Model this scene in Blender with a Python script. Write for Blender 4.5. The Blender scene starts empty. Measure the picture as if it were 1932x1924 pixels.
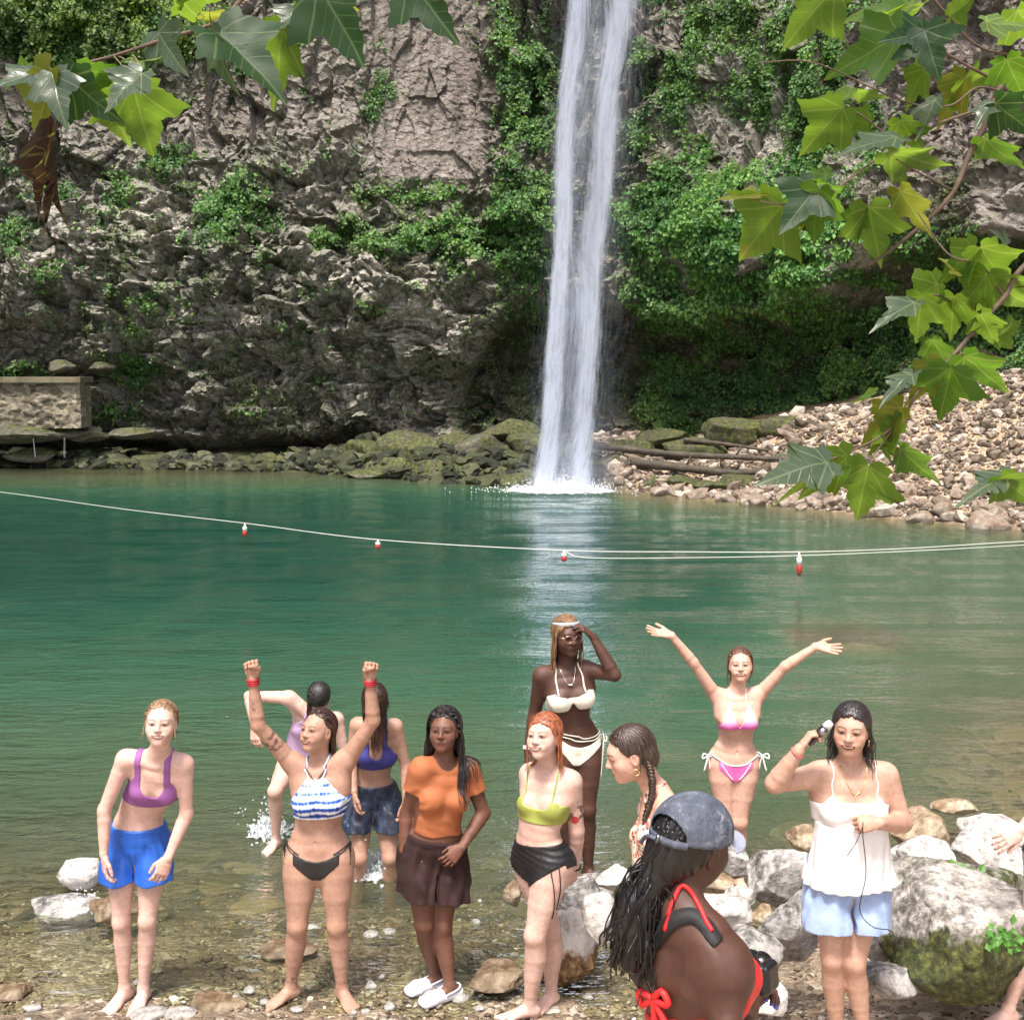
import bpy, math, random, os
import numpy as np
from mathutils import Vector, Matrix

random.seed(7)
RNG = np.random.default_rng(11)
scene = bpy.context.scene
COL = scene.collection

# ------------------------------------------------------------------ camera, world, sun, exposure
CAM_H = 3.43
FOC = 2300.0                     # focal length in units of a 1932 wide picture
CX, CY = 966.0, 962.0
PITCH = math.atan((CY - 700.0) / FOC)
cam_data = bpy.data.cameras.new("camera")
cam_data.sensor_width = 36.0
cam_data.lens = 36.0 * FOC / 1932.0
cam_data.clip_start = 0.05
cam_data.clip_end = 400.0
cam = bpy.data.objects.new("camera", cam_data)
cam.location = (0, 0, CAM_H)
cam.rotation_euler = (math.pi / 2 - PITCH, 0, 0)
COL.objects.link(cam)
scene.camera = cam

SUN_EL, SUN_AZ = 67.0, 200.0     # azimuth: where the sun stands, degrees from +Y towards +X
world = bpy.data.worlds.new("World")
scene.world = world
world.use_nodes = True
wn = world.node_tree
bg = wn.nodes["Background"]
sky = wn.nodes.new("ShaderNodeTexSky")
sky.sky_type = 'NISHITA'
sky.sun_disc = False
sky.sun_elevation = math.radians(SUN_EL)
sky.sun_rotation = math.radians(SUN_AZ)
sky.air_density = 1.0
sky.dust_density = 3.5
sky.ozone_density = 0.6
warm = wn.nodes.new('ShaderNodeMix'); warm.data_type = 'RGBA'; warm.blend_type = 'MULTIPLY'; warm.inputs[0].default_value = 1.0
warm.inputs[7].default_value = (1.0, 0.93, 0.86, 1)
wn.links.new(sky.outputs[0], warm.inputs[6]); wn.links.new(warm.outputs[2], bg.inputs[0])
bg.inputs[1].default_value = 0.15
sun_l = bpy.data.lights.new("sun", 'SUN')
sun_l.energy = 2.4
sun_l.angle = math.radians(12.0)
sun_l.color = (1.0, 0.96, 0.9)
sun = bpy.data.objects.new("sun", sun_l)
sd = Vector((math.cos(math.radians(SUN_EL)) * math.sin(math.radians(SUN_AZ)),
             math.cos(math.radians(SUN_EL)) * math.cos(math.radians(SUN_AZ)), math.sin(math.radians(SUN_EL))))
sun.rotation_euler = (-sd).to_track_quat('-Z', 'Y').to_euler()
sun.location = (0, 0, 40)
COL.objects.link(sun)
scene.view_settings.view_transform = 'Standard'
scene.view_settings.look = 'None'
scene.view_settings.exposure = 1.26
scene.view_settings.gamma = 1.0
scene.cycles.transparent_max_bounces = 24
scene.cycles.max_bounces = 8

# ------------------------------------------------------------------ helpers
FWD = np.array([0, math.cos(PITCH), -math.sin(PITCH)])
UPV = np.array([0, math.sin(PITCH), math.cos(PITCH)])
def at(U, V, Y):
    """the point at distance Y in front of the camera seen at picture position U, V"""
    d = np.array([1.0, 0, 0]) * (U - CX) / FOC - UPV * (V - CY) / FOC + FWD
    return d * (Y / d[1]) + np.array([0, 0, CAM_H])
def water_y(V):
    d = -UPV * (V - CY) / FOC + FWD
    return -CAM_H / d[2] * d[1]
def proj(P):
    q = P - np.array([0, 0, CAM_H])
    dz = q @ FWD
    dz = np.where(dz < 0.01, 0.01, dz)
    return CX + FOC * q[..., 0] / dz, CY - FOC * (q @ UPV) / dz
def nrm(v):
    v = np.asarray(v, float)
    return v / (np.linalg.norm(v, axis=-1, keepdims=True) + 1e-12)
def sstep(a, b, x):
    t = np.clip((x - a) / (b - a), 0, 1)
    return t * t * (3 - 2 * t)

def link(name, me, parent=None):
    o = bpy.data.objects.new(name, me)
    COL.objects.link(o)
    if parent is not None:
        o.parent = parent
        o.matrix_parent_inverse = Matrix.Translation(-parent.location)
    return o
def tag(o, label=None, cat=None, group=None, kind=None):
    if label: o['label'] = label
    if cat: o['category'] = cat
    if group: o['group'] = group
    if kind: o['kind'] = kind
    return o
def empty(name, loc, label, cat, group=None):
    o = bpy.data.objects.new(name, None)
    o.location = [float(c) for c in loc]
    o.empty_display_size = 0.1
    COL.objects.link(o)
    return tag(o, label, cat, group)
def mesh_np(name, V, F, mat=None, smooth=True, attrs=None, vecs=None, mats=None, fmat=None):
    """V (n,3), F (m,3|4) int array"""
    me = bpy.data.meshes.new(name)
    V = np.ascontiguousarray(V, dtype=np.float32)
    F = np.ascontiguousarray(F, dtype=np.int32)
    k = F.shape[1]
    me.vertices.add(len(V)); me.vertices.foreach_set('co', V.ravel())
    me.loops.add(F.size); me.loops.foreach_set('vertex_index', F.ravel())
    me.polygons.add(len(F))
    me.polygons.foreach_set('loop_start', np.arange(0, F.size, k, dtype=np.int32))
    me.polygons.foreach_set('loop_total', np.full(len(F), k, dtype=np.int32))
    me.polygons.foreach_set('use_smooth', np.full(len(F), bool(smooth)))
    if mats:
        for m in mats: me.materials.append(m)
        if fmat is not None: me.polygons.foreach_set('material_index', np.ascontiguousarray(fmat, dtype=np.int32))
    elif mat: me.materials.append(mat)
    me.update(calc_edges=True)
    for nm, arr in (attrs or {}).items():
        a = me.color_attributes.new(nm, 'FLOAT_COLOR', 'POINT')
        c = np.ones((len(V), 4), np.float32); c[:, :arr.shape[1]] = arr
        a.data.foreach_set('color', c.ravel())
    for nm, arr in (vecs or {}).items():
        a = me.attributes.new(nm, 'FLOAT_VECTOR', 'POINT')
        a.data.foreach_set('vector', np.ascontiguousarray(arr, dtype=np.float32).ravel())
    return me
class Soup:
    """collects pieces into one mesh"""
    def __init__(s): s.V = []; s.F = []; s.n = 0; s.C = []; s.M = []
    def add(s, V, F, col=None, mi=0):
        V = np.asarray(V, float); F = np.asarray(F, int)
        if F.shape[1] == 3: F = np.concatenate([F, F[:, 2:3]], 1); tri = True
        s.V.append(V); s.F.append(F + s.n); s.n += len(V); s.M.append(np.full(len(F), mi))
        c = np.ones((len(V), 3)) if col is None else np.broadcast_to(np.asarray(col, float), (len(V), 3))
        s.C.append(c)
    def mesh(s, name, mat=None, smooth=True, mats=None, colors=True):
        V = np.concatenate(s.V); F = np.concatenate(s.F); C = np.concatenate(s.C); M = np.concatenate(s.M)
        tri = F[:, 2] == F[:, 3]
        me = bpy.data.meshes.new(name)
        lt = np.where(tri, 3, 4).astype(np.int32)
        ls = np.concatenate([[0], np.cumsum(lt)[:-1]]).astype(np.int32)
        keep = np.ones(F.shape, bool); keep[tri, 3] = False
        L = F[keep].astype(np.int32)
        me.vertices.add(len(V)); me.vertices.foreach_set('co', V.astype(np.float32).ravel())
        me.loops.add(len(L)); me.loops.foreach_set('vertex_index', L)
        me.polygons.add(len(F)); me.polygons.foreach_set('loop_start', ls); me.polygons.foreach_set('loop_total', lt)
        me.polygons.foreach_set('use_smooth', np.full(len(F), bool(smooth)))
        if mats:
            for m in mats: me.materials.append(m)
            me.polygons.foreach_set('material_index', M.astype(np.int32))
        elif mat: me.materials.append(mat)
        me.update(calc_edges=True)
        if colors:
            a = me.color_attributes.new('col', 'FLOAT_COLOR', 'POINT')
            c = np.ones((len(V), 4), np.float32); c[:, :3] = C
            a.data.foreach_set('color', c.ravel())
        return me
def tube(path, rad, n=8, cap=True):
    P = np.asarray(path, float); m = len(P)
    r = np.broadcast_to(np.asarray(rad, float), (m,))
    T = nrm(np.gradient(P, axis=0))
    ref = np.array([0.0, 0, 1]) if abs(T[0][2]) < 0.9 else np.array([1.0, 0, 0])
    V = np.zeros((m, n, 3)); a = np.linspace(0, 2 * math.pi, n, endpoint=False)
    x = nrm(np.cross(ref, T[0]))
    for i in range(m):
        x = nrm(x - T[i] * (x @ T[i])); y = np.cross(T[i], x)
        V[i] = P[i] + r[i] * (np.cos(a)[:, None] * x + np.sin(a)[:, None] * y)
    V = V.reshape(-1, 3)
    i, j = np.meshgrid(np.arange(m - 1), np.arange(n), indexing='ij'); i = i.ravel(); j = j.ravel()
    F = np.stack([i * n + j, i * n + (j + 1) % n, (i + 1) * n + (j + 1) % n, (i + 1) * n + j], 1)
    if cap:
        V = np.concatenate([V, P[:1], P[-1:]]); k = m * n
        jj = np.arange(n)
        A = np.stack([(jj + 1) % n, jj, np.full(n, k), np.full(n, k)], 1)
        B = np.stack([(m - 1) * n + jj, (m - 1) * n + (jj + 1) % n, np.full(n, k + 1), np.full(n, k + 1)], 1)
        F = np.concatenate([F, A, B])
    return V, F
def spline(pts, n):
    P = np.asarray(pts, float)
    if len(P) == 2: return P[0] + (P[1] - P[0]) * np.linspace(0, 1, n)[:, None]
    Q = np.concatenate([[2 * P[0] - P[1]], P, [2 * P[-1] - P[-2]]])
    t = np.linspace(0, len(P) - 1 - 1e-9, n); i = t.astype(int); f = (t - i)[:, None]
    a, b, c, d = Q[i], Q[i + 1], Q[i + 2], Q[i + 3]
    return 0.5 * (2 * b + (c - a) * f + (2 * a - 5 * b + 4 * c - d) * f ** 2 + (3 * b - a - 3 * c + d) * f ** 3)

# numpy noise
def _h(ix, iy, iz, seed):
    n = (ix.astype(np.int64) * 374761393 + iy.astype(np.int64) * 668265263 + iz.astype(np.int64) * 2147483647 + seed * 1274126177) & 0xffffffff
    n = ((n ^ (n >> 13)) * 1274126177) & 0xffffffff
    n = ((n ^ (n >> 15)) * 2246822519) & 0xffffffff
    return ((n ^ (n >> 16)) & 0xffffff) / float(0xffffff)
def vnoise(x, y, z=0.0, seed=0):
    x, y, z = np.broadcast_arrays(np.asarray(x, float), np.asarray(y, float), np.asarray(z, float))
    ix, iy, iz = np.floor(x).astype(np.int64), np.floor(y).astype(np.int64), np.floor(z).astype(np.int64)
    fx, fy, fz = x - ix, y - iy, z - iz
    fx, fy, fz = [f * f * (3 - 2 * f) for f in (fx, fy, fz)]
    r = 0
    for a in (0, 1):
        for b in (0, 1):
            for c in (0, 1):
                w = (fx if a else 1 - fx) * (fy if b else 1 - fy) * (fz if c else 1 - fz)
                r = r + w * _h(ix + a, iy + b, iz + c, seed)
    return r * 2 - 1
def fbm(x, y, z=0.0, oct=4, seed=0, gain=0.5):
    r = 0; a = 1; t = 0
    for o in range(oct):
        r = r + a * vnoise(x * 2 ** o, y * 2 ** o, np.asarray(z) * 2 ** o, seed + o * 17); t += a; a *= gain
    return r / t
def facet(x, y, seed, tilt=1.0):
    """chipped rock: nearest cell, each with its own height and tilt; also returns edge distance"""
    ix, iy = np.floor(x).astype(np.int64), np.floor(y).astype(np.int64)
    best = np.full(x.shape, 1e9); sec = np.full(x.shape, 1e9); val = np.zeros(x.shape)
    for a in (-1, 0, 1):
        for b in (-1, 0, 1):
            cx, cy = ix + a, iy + b; z0 = cx * 0
            px = cx + _h(cx, cy, z0, seed); py = cy + _h(cx, cy, z0, seed + 1)
            dx, dy = x - px, y - py; d = dx * dx + dy * dy
            h = _h(cx, cy, z0, seed + 2) * 2 - 1
            gx = _h(cx, cy, z0, seed + 3) * 2 - 1; gy = _h(cx, cy, z0, seed + 4) * 2 - 1
            v = h + tilt * (gx * dx + gy * dy)
            n = d < best
            sec = np.where(n, best, np.minimum(sec, d)); val = np.where(n, v, val); best = np.where(n, d, best)
    return val, np.sqrt(sec) - np.sqrt(best)

# ------------------------------------------------------------------ materials
def newmat(name):
    m = bpy.data.materials.new(name); m.use_nodes = True
    nt = m.node_tree; return m, nt, nt.nodes['Principled BSDF']
def N(nt, typ, **kw):
    n = nt.nodes.new(typ)
    for k, v in kw.items(): setattr(n, k, v)
    return n
def setin(n, **kw):
    for k, v in kw.items(): n.inputs[k.replace('_', ' ')].default_value = v
def noise_node(nt, scale, detail=4, rough=0.6, coord=None, vec_scale=None):
    n = N(nt, 'ShaderNodeTexNoise'); n.inputs['Scale'].default_value = scale
    n.inputs['Detail'].default_value = detail; n.inputs['Roughness'].default_value = rough
    if coord is not None:
        if vec_scale is not None:
            mp = N(nt, 'ShaderNodeMapping'); mp.inputs['Scale'].default_value = vec_scale
            nt.links.new(coord, mp.inputs['Vector']); coord = mp.outputs[0]
        nt.links.new(coord, n.inputs['Vector'])
    return n
def geo_pos(nt): return N(nt, 'ShaderNodeNewGeometry').outputs['Position']
def ramp(nt, fac, stops):
    r = N(nt, 'ShaderNodeValToRGB'); e = r.color_ramp.elements
    while len(e) < len(stops): e.new(0.5)
    for i, (p, c) in enumerate(stops):
        e[i].position = p; e[i].color = (*c, 1) if len(c) == 3 else c
    nt.links.new(fac, r.inputs[0]); return r.outputs[0]
def mixc(nt, fac, a, b, mode='MIX'):
    m = N(nt, 'ShaderNodeMix', data_type='RGBA', blend_type=mode)
    for s, v in ((m.inputs[0], fac), (m.inputs[6], a), (m.inputs[7], b)):
        if isinstance(v, (int, float)): s.default_value = v
        elif isinstance(v, tuple): s.default_value = (*v, 1) if len(v) == 3 else v
        else: nt.links.new(v, s)
    return m.outputs[2]
def mth(nt, op, a, b=None, clamp=False):
    m = N(nt, 'ShaderNodeMath', operation=op, use_clamp=clamp)
    for i, v in enumerate((a, b)):
        if v is None: continue
        if isinstance(v, (int, float)): m.inputs[i].default_value = v
        else: nt.links.new(v, m.inputs[i])
    return m.outputs[0]
def bump(nt, height, strength, dist, bsdf, prev=None):
    b = N(nt, 'ShaderNodeBump'); b.inputs['Strength'].default_value = strength; b.inputs['Distance'].default_value = dist
    nt.links.new(height, b.inputs['Height'])
    if prev is not None: nt.links.new(prev, b.inputs['Normal'])
    if bsdf is not None: nt.links.new(b.outputs[0], bsdf.inputs['Normal'])
    return b.outputs[0]
def attr(nt, name, typ='GEOMETRY'):
    a = N(nt, 'ShaderNodeAttribute', attribute_name=name); return a
def simple(name, col, rough=0.6, metal=0.0, nscale=None, var=0.15, bscale=None, bstr=0.3, bdist=0.003, trans=None):
    m, nt, b = newmat(name)
    b.inputs['Roughness'].default_value = rough; b.inputs['Metallic'].default_value = metal
    b.inputs['Base Color'].default_value = (*col, 1)
    tc = N(nt, 'ShaderNodeTexCoord').outputs['Object']
    if nscale:
        n = noise_node(nt, nscale, 4, 0.6, tc)
        c = ramp(nt, n.outputs[0], [(0.3, tuple(max(0, c * (1 - var)) for c in col)), (0.7, tuple(min(1, c * (1 + var)) for c in col))])
        nt.links.new(c, b.inputs['Base Color'])
    if bscale:
        pv = bump(nt, noise_node(nt, 16, 3, .55, tc, (1, 1, .45)).outputs[0], .5, .012, None) if bscale > 200 else None
        n = noise_node(nt, bscale, 4, 0.6, tc); bump(nt, n.outputs[0], bstr, bdist, b, pv)
    return m
# ------------------------------------------------------------------ smooth implicit bodies -> one continuous mesh
class Seg:
    """tapered elliptical segment a->b"""
    __slots__ = ('a', 'X', 'Y', 'Z', 'L', 'r0', 'r1', 'lo', 'hi', 'k', 'op', 'tag')
    def __init__(s, a, b, r0, r1, X=None, k=0.02, op=1, tag=''):
        a = np.asarray(a, float); b = np.asarray(b, float); L = np.linalg.norm(b - a)
        Z = (b - a) / L if L > 1e-6 else np.array([0, 0, 1.0])
        if X is None: X = np.array([1.0, 0, 0]) if abs(Z[0]) < 0.9 else np.array([0, 1.0, 0])
        X = nrm(np.asarray(X, float) - Z * (Z @ np.asarray(X, float))); s.Y = np.cross(Z, X); s.X = X; s.Z = Z
        f = lambda r: (float(r), float(r), float(r)) if np.isscalar(r) else ((r[0], r[1], min(r[0], r[1])) if len(r) == 2 else tuple(r))
        s.a = a; s.L = L; s.r0 = f(r0); s.r1 = f(r1); s.k = k; s.op = op; s.tag = tag
        m = max(max(s.r0), max(s.r1)) + k + 0.02
        s.lo = np.minimum(a, b) - m; s.hi = np.maximum(a, b) + m
    def d(s, x, y, z):
        x = x - s.a[0]; y = y - s.a[1]; z = z - s.a[2]
        pz = x * s.Z[0] + y * s.Z[1] + z * s.Z[2]
        px = x * s.X[0] + y * s.X[1] + z * s.X[2]
        py = x * s.Y[0] + y * s.Y[1] + z * s.Y[2]
        if s.L > 1e-6:
            t = np.clip(pz / s.L, 0, 1); pz = pz - t * s.L
            rx = s.r0[0] + (s.r1[0] - s.r0[0]) * t; ry = s.r0[1] + (s.r1[1] - s.r0[1]) * t; rz = s.r0[2] + (s.r1[2] - s.r0[2]) * t
        else: rx, ry, rz = s.r0
        a2, b2, c2 = (px / rx) ** 2, (py / ry) ** 2, (pz / rz) ** 2
        k0 = np.sqrt(a2 + b2 + c2); k1 = np.sqrt(a2 / rx ** 2 + b2 / ry ** 2 + c2 / rz ** 2) + 1e-9
        return k0 * (k0 - 1) / k1
def smin(a, b, k):
    h = np.maximum(k - np.abs(a - b), 0) / k
    return np.minimum(a, b) - h * h * k * 0.25
class Loft:
    """segments joined hard among themselves, then smoothly to the rest"""
    def __init__(s, segs, k=0.02, tag='', op=1):
        s.segs = segs; s.k = k; s.tag = tag; s.op = op
        s.lo = np.min([g.lo for g in segs], 0); s.hi = np.max([g.hi for g in segs], 0)
    def d(s, x, y, z):
        r = None
        for g in s.segs:
            v = g.d(x, y, z); r = v if r is None else smin(r, v, 0.004)
        return r
def loft(pts, radii, X, k=0.02, tag=''):
    X = np.asarray(X, float)
    segs = []
    for i in range(len(pts) - 1):
        Xi = X if X.ndim == 1 else X[i] + X[i + 1]
        segs.append(Seg(pts[i], pts[i + 1], radii[i], radii[i + 1], Xi, k))
    return Loft(segs, k, tag)
def ell(c, r, X=None, Z=None, k=0.02, tag='', op=1):
    """ellipsoid, radii along X, Y, Z axes"""
    g = Seg(c, c, r, r, k=k, tag=tag, op=op)
    if Z is not None:
        g.Z = nrm(Z); X = np.array([1.0, 0, 0]) if X is None else np.asarray(X, float)
        g.X = nrm(X - g.Z * (g.Z @ X)); g.Y = np.cross(g.Z, g.X)
    return g
def sdf_pts(prims, P, far=0.3):
    P = np.asarray(P, float); d = np.full(len(P), far)
    for p in prims:
        m = np.all((P > p.lo - 0.03) & (P < p.hi + 0.03), axis=1)
        if not m.any(): continue
        q = P[m]; v = p.d(q[:, 0], q[:, 1], q[:, 2])
        d[m] = smin(d[m], v, p.k) if p.op > 0 else -smin(-d[m], v, p.k)
    return d
def axis_coords(lo, hi, step, fine):
    """coordinates with smaller steps inside the fine ranges [(a, b, s)]"""
    c = [lo]; x = lo
    while x < hi:
        s = step
        for a, b, fs in fine:
            if a <= x <= b: s = min(s, fs)
        x += s; c.append(x)
    return np.array(c)
def extract(field, xs, ys, zs):
    """surface nets on a rectilinear grid"""
    s = field < 0
    n = np.zeros((len(xs) - 1, len(ys) - 1, len(zs) - 1), np.int8)
    for a in (0, 1):
        for b in (0, 1):
            for c in (0, 1):
                n += s[a:a + n.shape[0], b:b + n.shape[1], c:c + n.shape[2]]
    act = (n > 0) & (n < 8)
    I, J, K = np.nonzero(act)
    idx = np.full(act.shape, -1, np.int64); idx[I, J, K] = np.arange(len(I))
    acc = np.zeros((len(I), 3)); cnt = np.zeros(len(I))
    cs = [(a, b, c) for a in (0, 1) for b in (0, 1) for c in (0, 1)]
    for p in cs:
        for ax in range(3):
            if p[ax]: continue
            q = list(p); q[ax] = 1
            v0 = field[I + p[0], J + p[1], K + p[2]]; v1 = field[I + q[0], J + q[1], K + q[2]]
            m = (v0 < 0) != (v1 < 0)
            t = np.where(m, v0 / np.where(m, v0 - v1, 1), 0)
            p0 = np.stack([xs[I + p[0]], ys[J + p[1]], zs[K + p[2]]], 1)
            p1 = np.stack([xs[I + q[0]], ys[J + q[1]], zs[K + q[2]]], 1)
            acc += np.where(m[:, None], p0 + (p1 - p0) * t[:, None], 0); cnt += m
    V = acc / cnt[:, None]
    F = []
    for ax in range(3):
        sl0 = [slice(1, -1)] * 3; sl1 = [slice(1, -1)] * 3
        sl0[ax] = slice(0, -1); sl1[ax] = slice(1, None)
        A = s[tuple(sl0)]; B = s[tuple(sl1)]
        e = np.nonzero(A != B)
        base = [e[i] + (0 if i == ax else 1) for i in range(3)]
        o1, o2 = [(1, 2), (2, 0), (0, 1)][ax]
        def cell(d1, d2):
            c = [b.copy() for b in base]; c[o1] -= d1; c[o2] -= d2
            return idx[c[0], c[1], c[2]]
        q = np.stack([cell(0, 0), cell(1, 0), cell(1, 1), cell(0, 1)], 1)
        flip = ~A[e]
        q[flip] = q[flip][:, ::-1]
        F.append(q)
    F = np.concatenate(F); F = F[(F >= 0).all(1)]
    return V, F
def laplace(V, F, it=2, lam=0.5):
    E = np.concatenate([F[:, [0, 1]], F[:, [1, 2]], F[:, [2, 3]], F[:, [3, 0]]]); E = np.concatenate([E, E[:, ::-1]])
    deg = np.bincount(E[:, 0], minlength=len(V))[:, None] + 1e-9
    for _ in range(it):
        A = np.stack([np.bincount(E[:, 0], V[E[:, 1], i], len(V)) for i in range(3)], 1) / deg
        V = V + lam * (A - V)
    return V
def grid_field(prims, xs, ys, zs):
    d = np.full((len(xs), len(ys), len(zs)), 0.3, np.float32)
    for p in prims:
        i0, i1 = np.searchsorted(xs, p.lo[0]), np.searchsorted(xs, p.hi[0])
        j0, j1 = np.searchsorted(ys, p.lo[1]), np.searchsorted(ys, p.hi[1])
        k0, k1 = np.searchsorted(zs, p.lo[2]), np.searchsorted(zs, p.hi[2])
        if i1 <= i0 or j1 <= j0 or k1 <= k0: continue
        v = p.d(xs[i0:i1, None, None].astype(np.float32), ys[None, j0:j1, None].astype(np.float32), zs[None, None, k0:k1].astype(np.float32))
        blk = d[i0:i1, j0:j1, k0:k1]
        d[i0:i1, j0:j1, k0:k1] = smin(blk, v, p.k) if p.op > 0 else -smin(-blk, v, p.k)
    return d
def polish(prims, V, n=1, mx=0.004):
    for _ in range(n):
        d = sdf_pts(prims, V); e = 0.0015
        g = np.stack([sdf_pts(prims, V + e * np.eye(3)[i]) - d for i in range(3)], 1) / e
        g2 = (g ** 2).sum(1)
        stp = np.clip(d / np.maximum(g2, 0.3), -mx, mx)
        V = V - g * stp[:, None]
    return V
def lay(prims, P, off, n=6):
    P = np.asarray(P, float).copy()
    for _ in range(n):
        d = sdf_pts(prims, P, 0.3) - off; e = 0.002
        g = np.stack([sdf_pts(prims, P + e * np.eye(3)[i]) - d - off for i in range(3)], 1) / e
        g /= np.maximum(np.linalg.norm(g, axis=1, keepdims=True), 0.3)
        P -= g * np.clip(d, -0.03, 0.03)[:, None]
    return P

SKIN_MATS = {}
def skin_mat(name, rough=0.5):
    if name in SKIN_MATS: return SKIN_MATS[name]
    m, nt, b = newmat(name)
    c = attr(nt, 'col').outputs['Color']
    tc = N(nt, 'ShaderNodeTexCoord').outputs['Object']
    n = noise_node(nt, 9, 5, 0.65, tc)
    f = ramp(nt, n.outputs[0], [(0.3, (0.82, 0.76, 0.74)), (0.7, (1.10, 1.08, 1.07))])
    nf = noise_node(nt, 60, 4, .75, tc); f2 = ramp(nt, nf.outputs[0], [(.3, (.86, .80, .78)), (.62, (1.06, 1.05, 1.05))])
    nt.links.new(mixc(nt, 1.0, mixc(nt, 1.0, c, f, 'MULTIPLY'), f2, 'MULTIPLY'), b.inputs['Base Color'])
    nt.links.new(ramp(nt, n.outputs[0], [(.3, (.46,) * 3), (.7, (.70,) * 3)]), b.inputs['Roughness'])
    b.inputs['Roughness'].default_value = rough
    b.inputs['Subsurface Weight'].default_value = 0.18
    b.inputs['Subsurface Radius'].default_value = (0.012, 0.005, 0.003)
    b.inputs['Subsurface Scale'].default_value = 1.0
    b.inputs['Specular IOR Level'].default_value = 0.45
    n2 = noise_node(nt, 220, 3, 0.6, tc)
    bump(nt, n2.outputs[0], 0.2, 0.002, b, bump(nt, n.outputs[0], .2, .008, None))
    SKIN_MATS[name] = m
    return m

def rot_about(v, axis, ang):
    axis = nrm(axis); c, s_ = math.cos(ang), math.sin(ang)
    return v * c + np.cross(axis, v) * s_ + axis * (axis @ v) * (1 - c)

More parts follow.
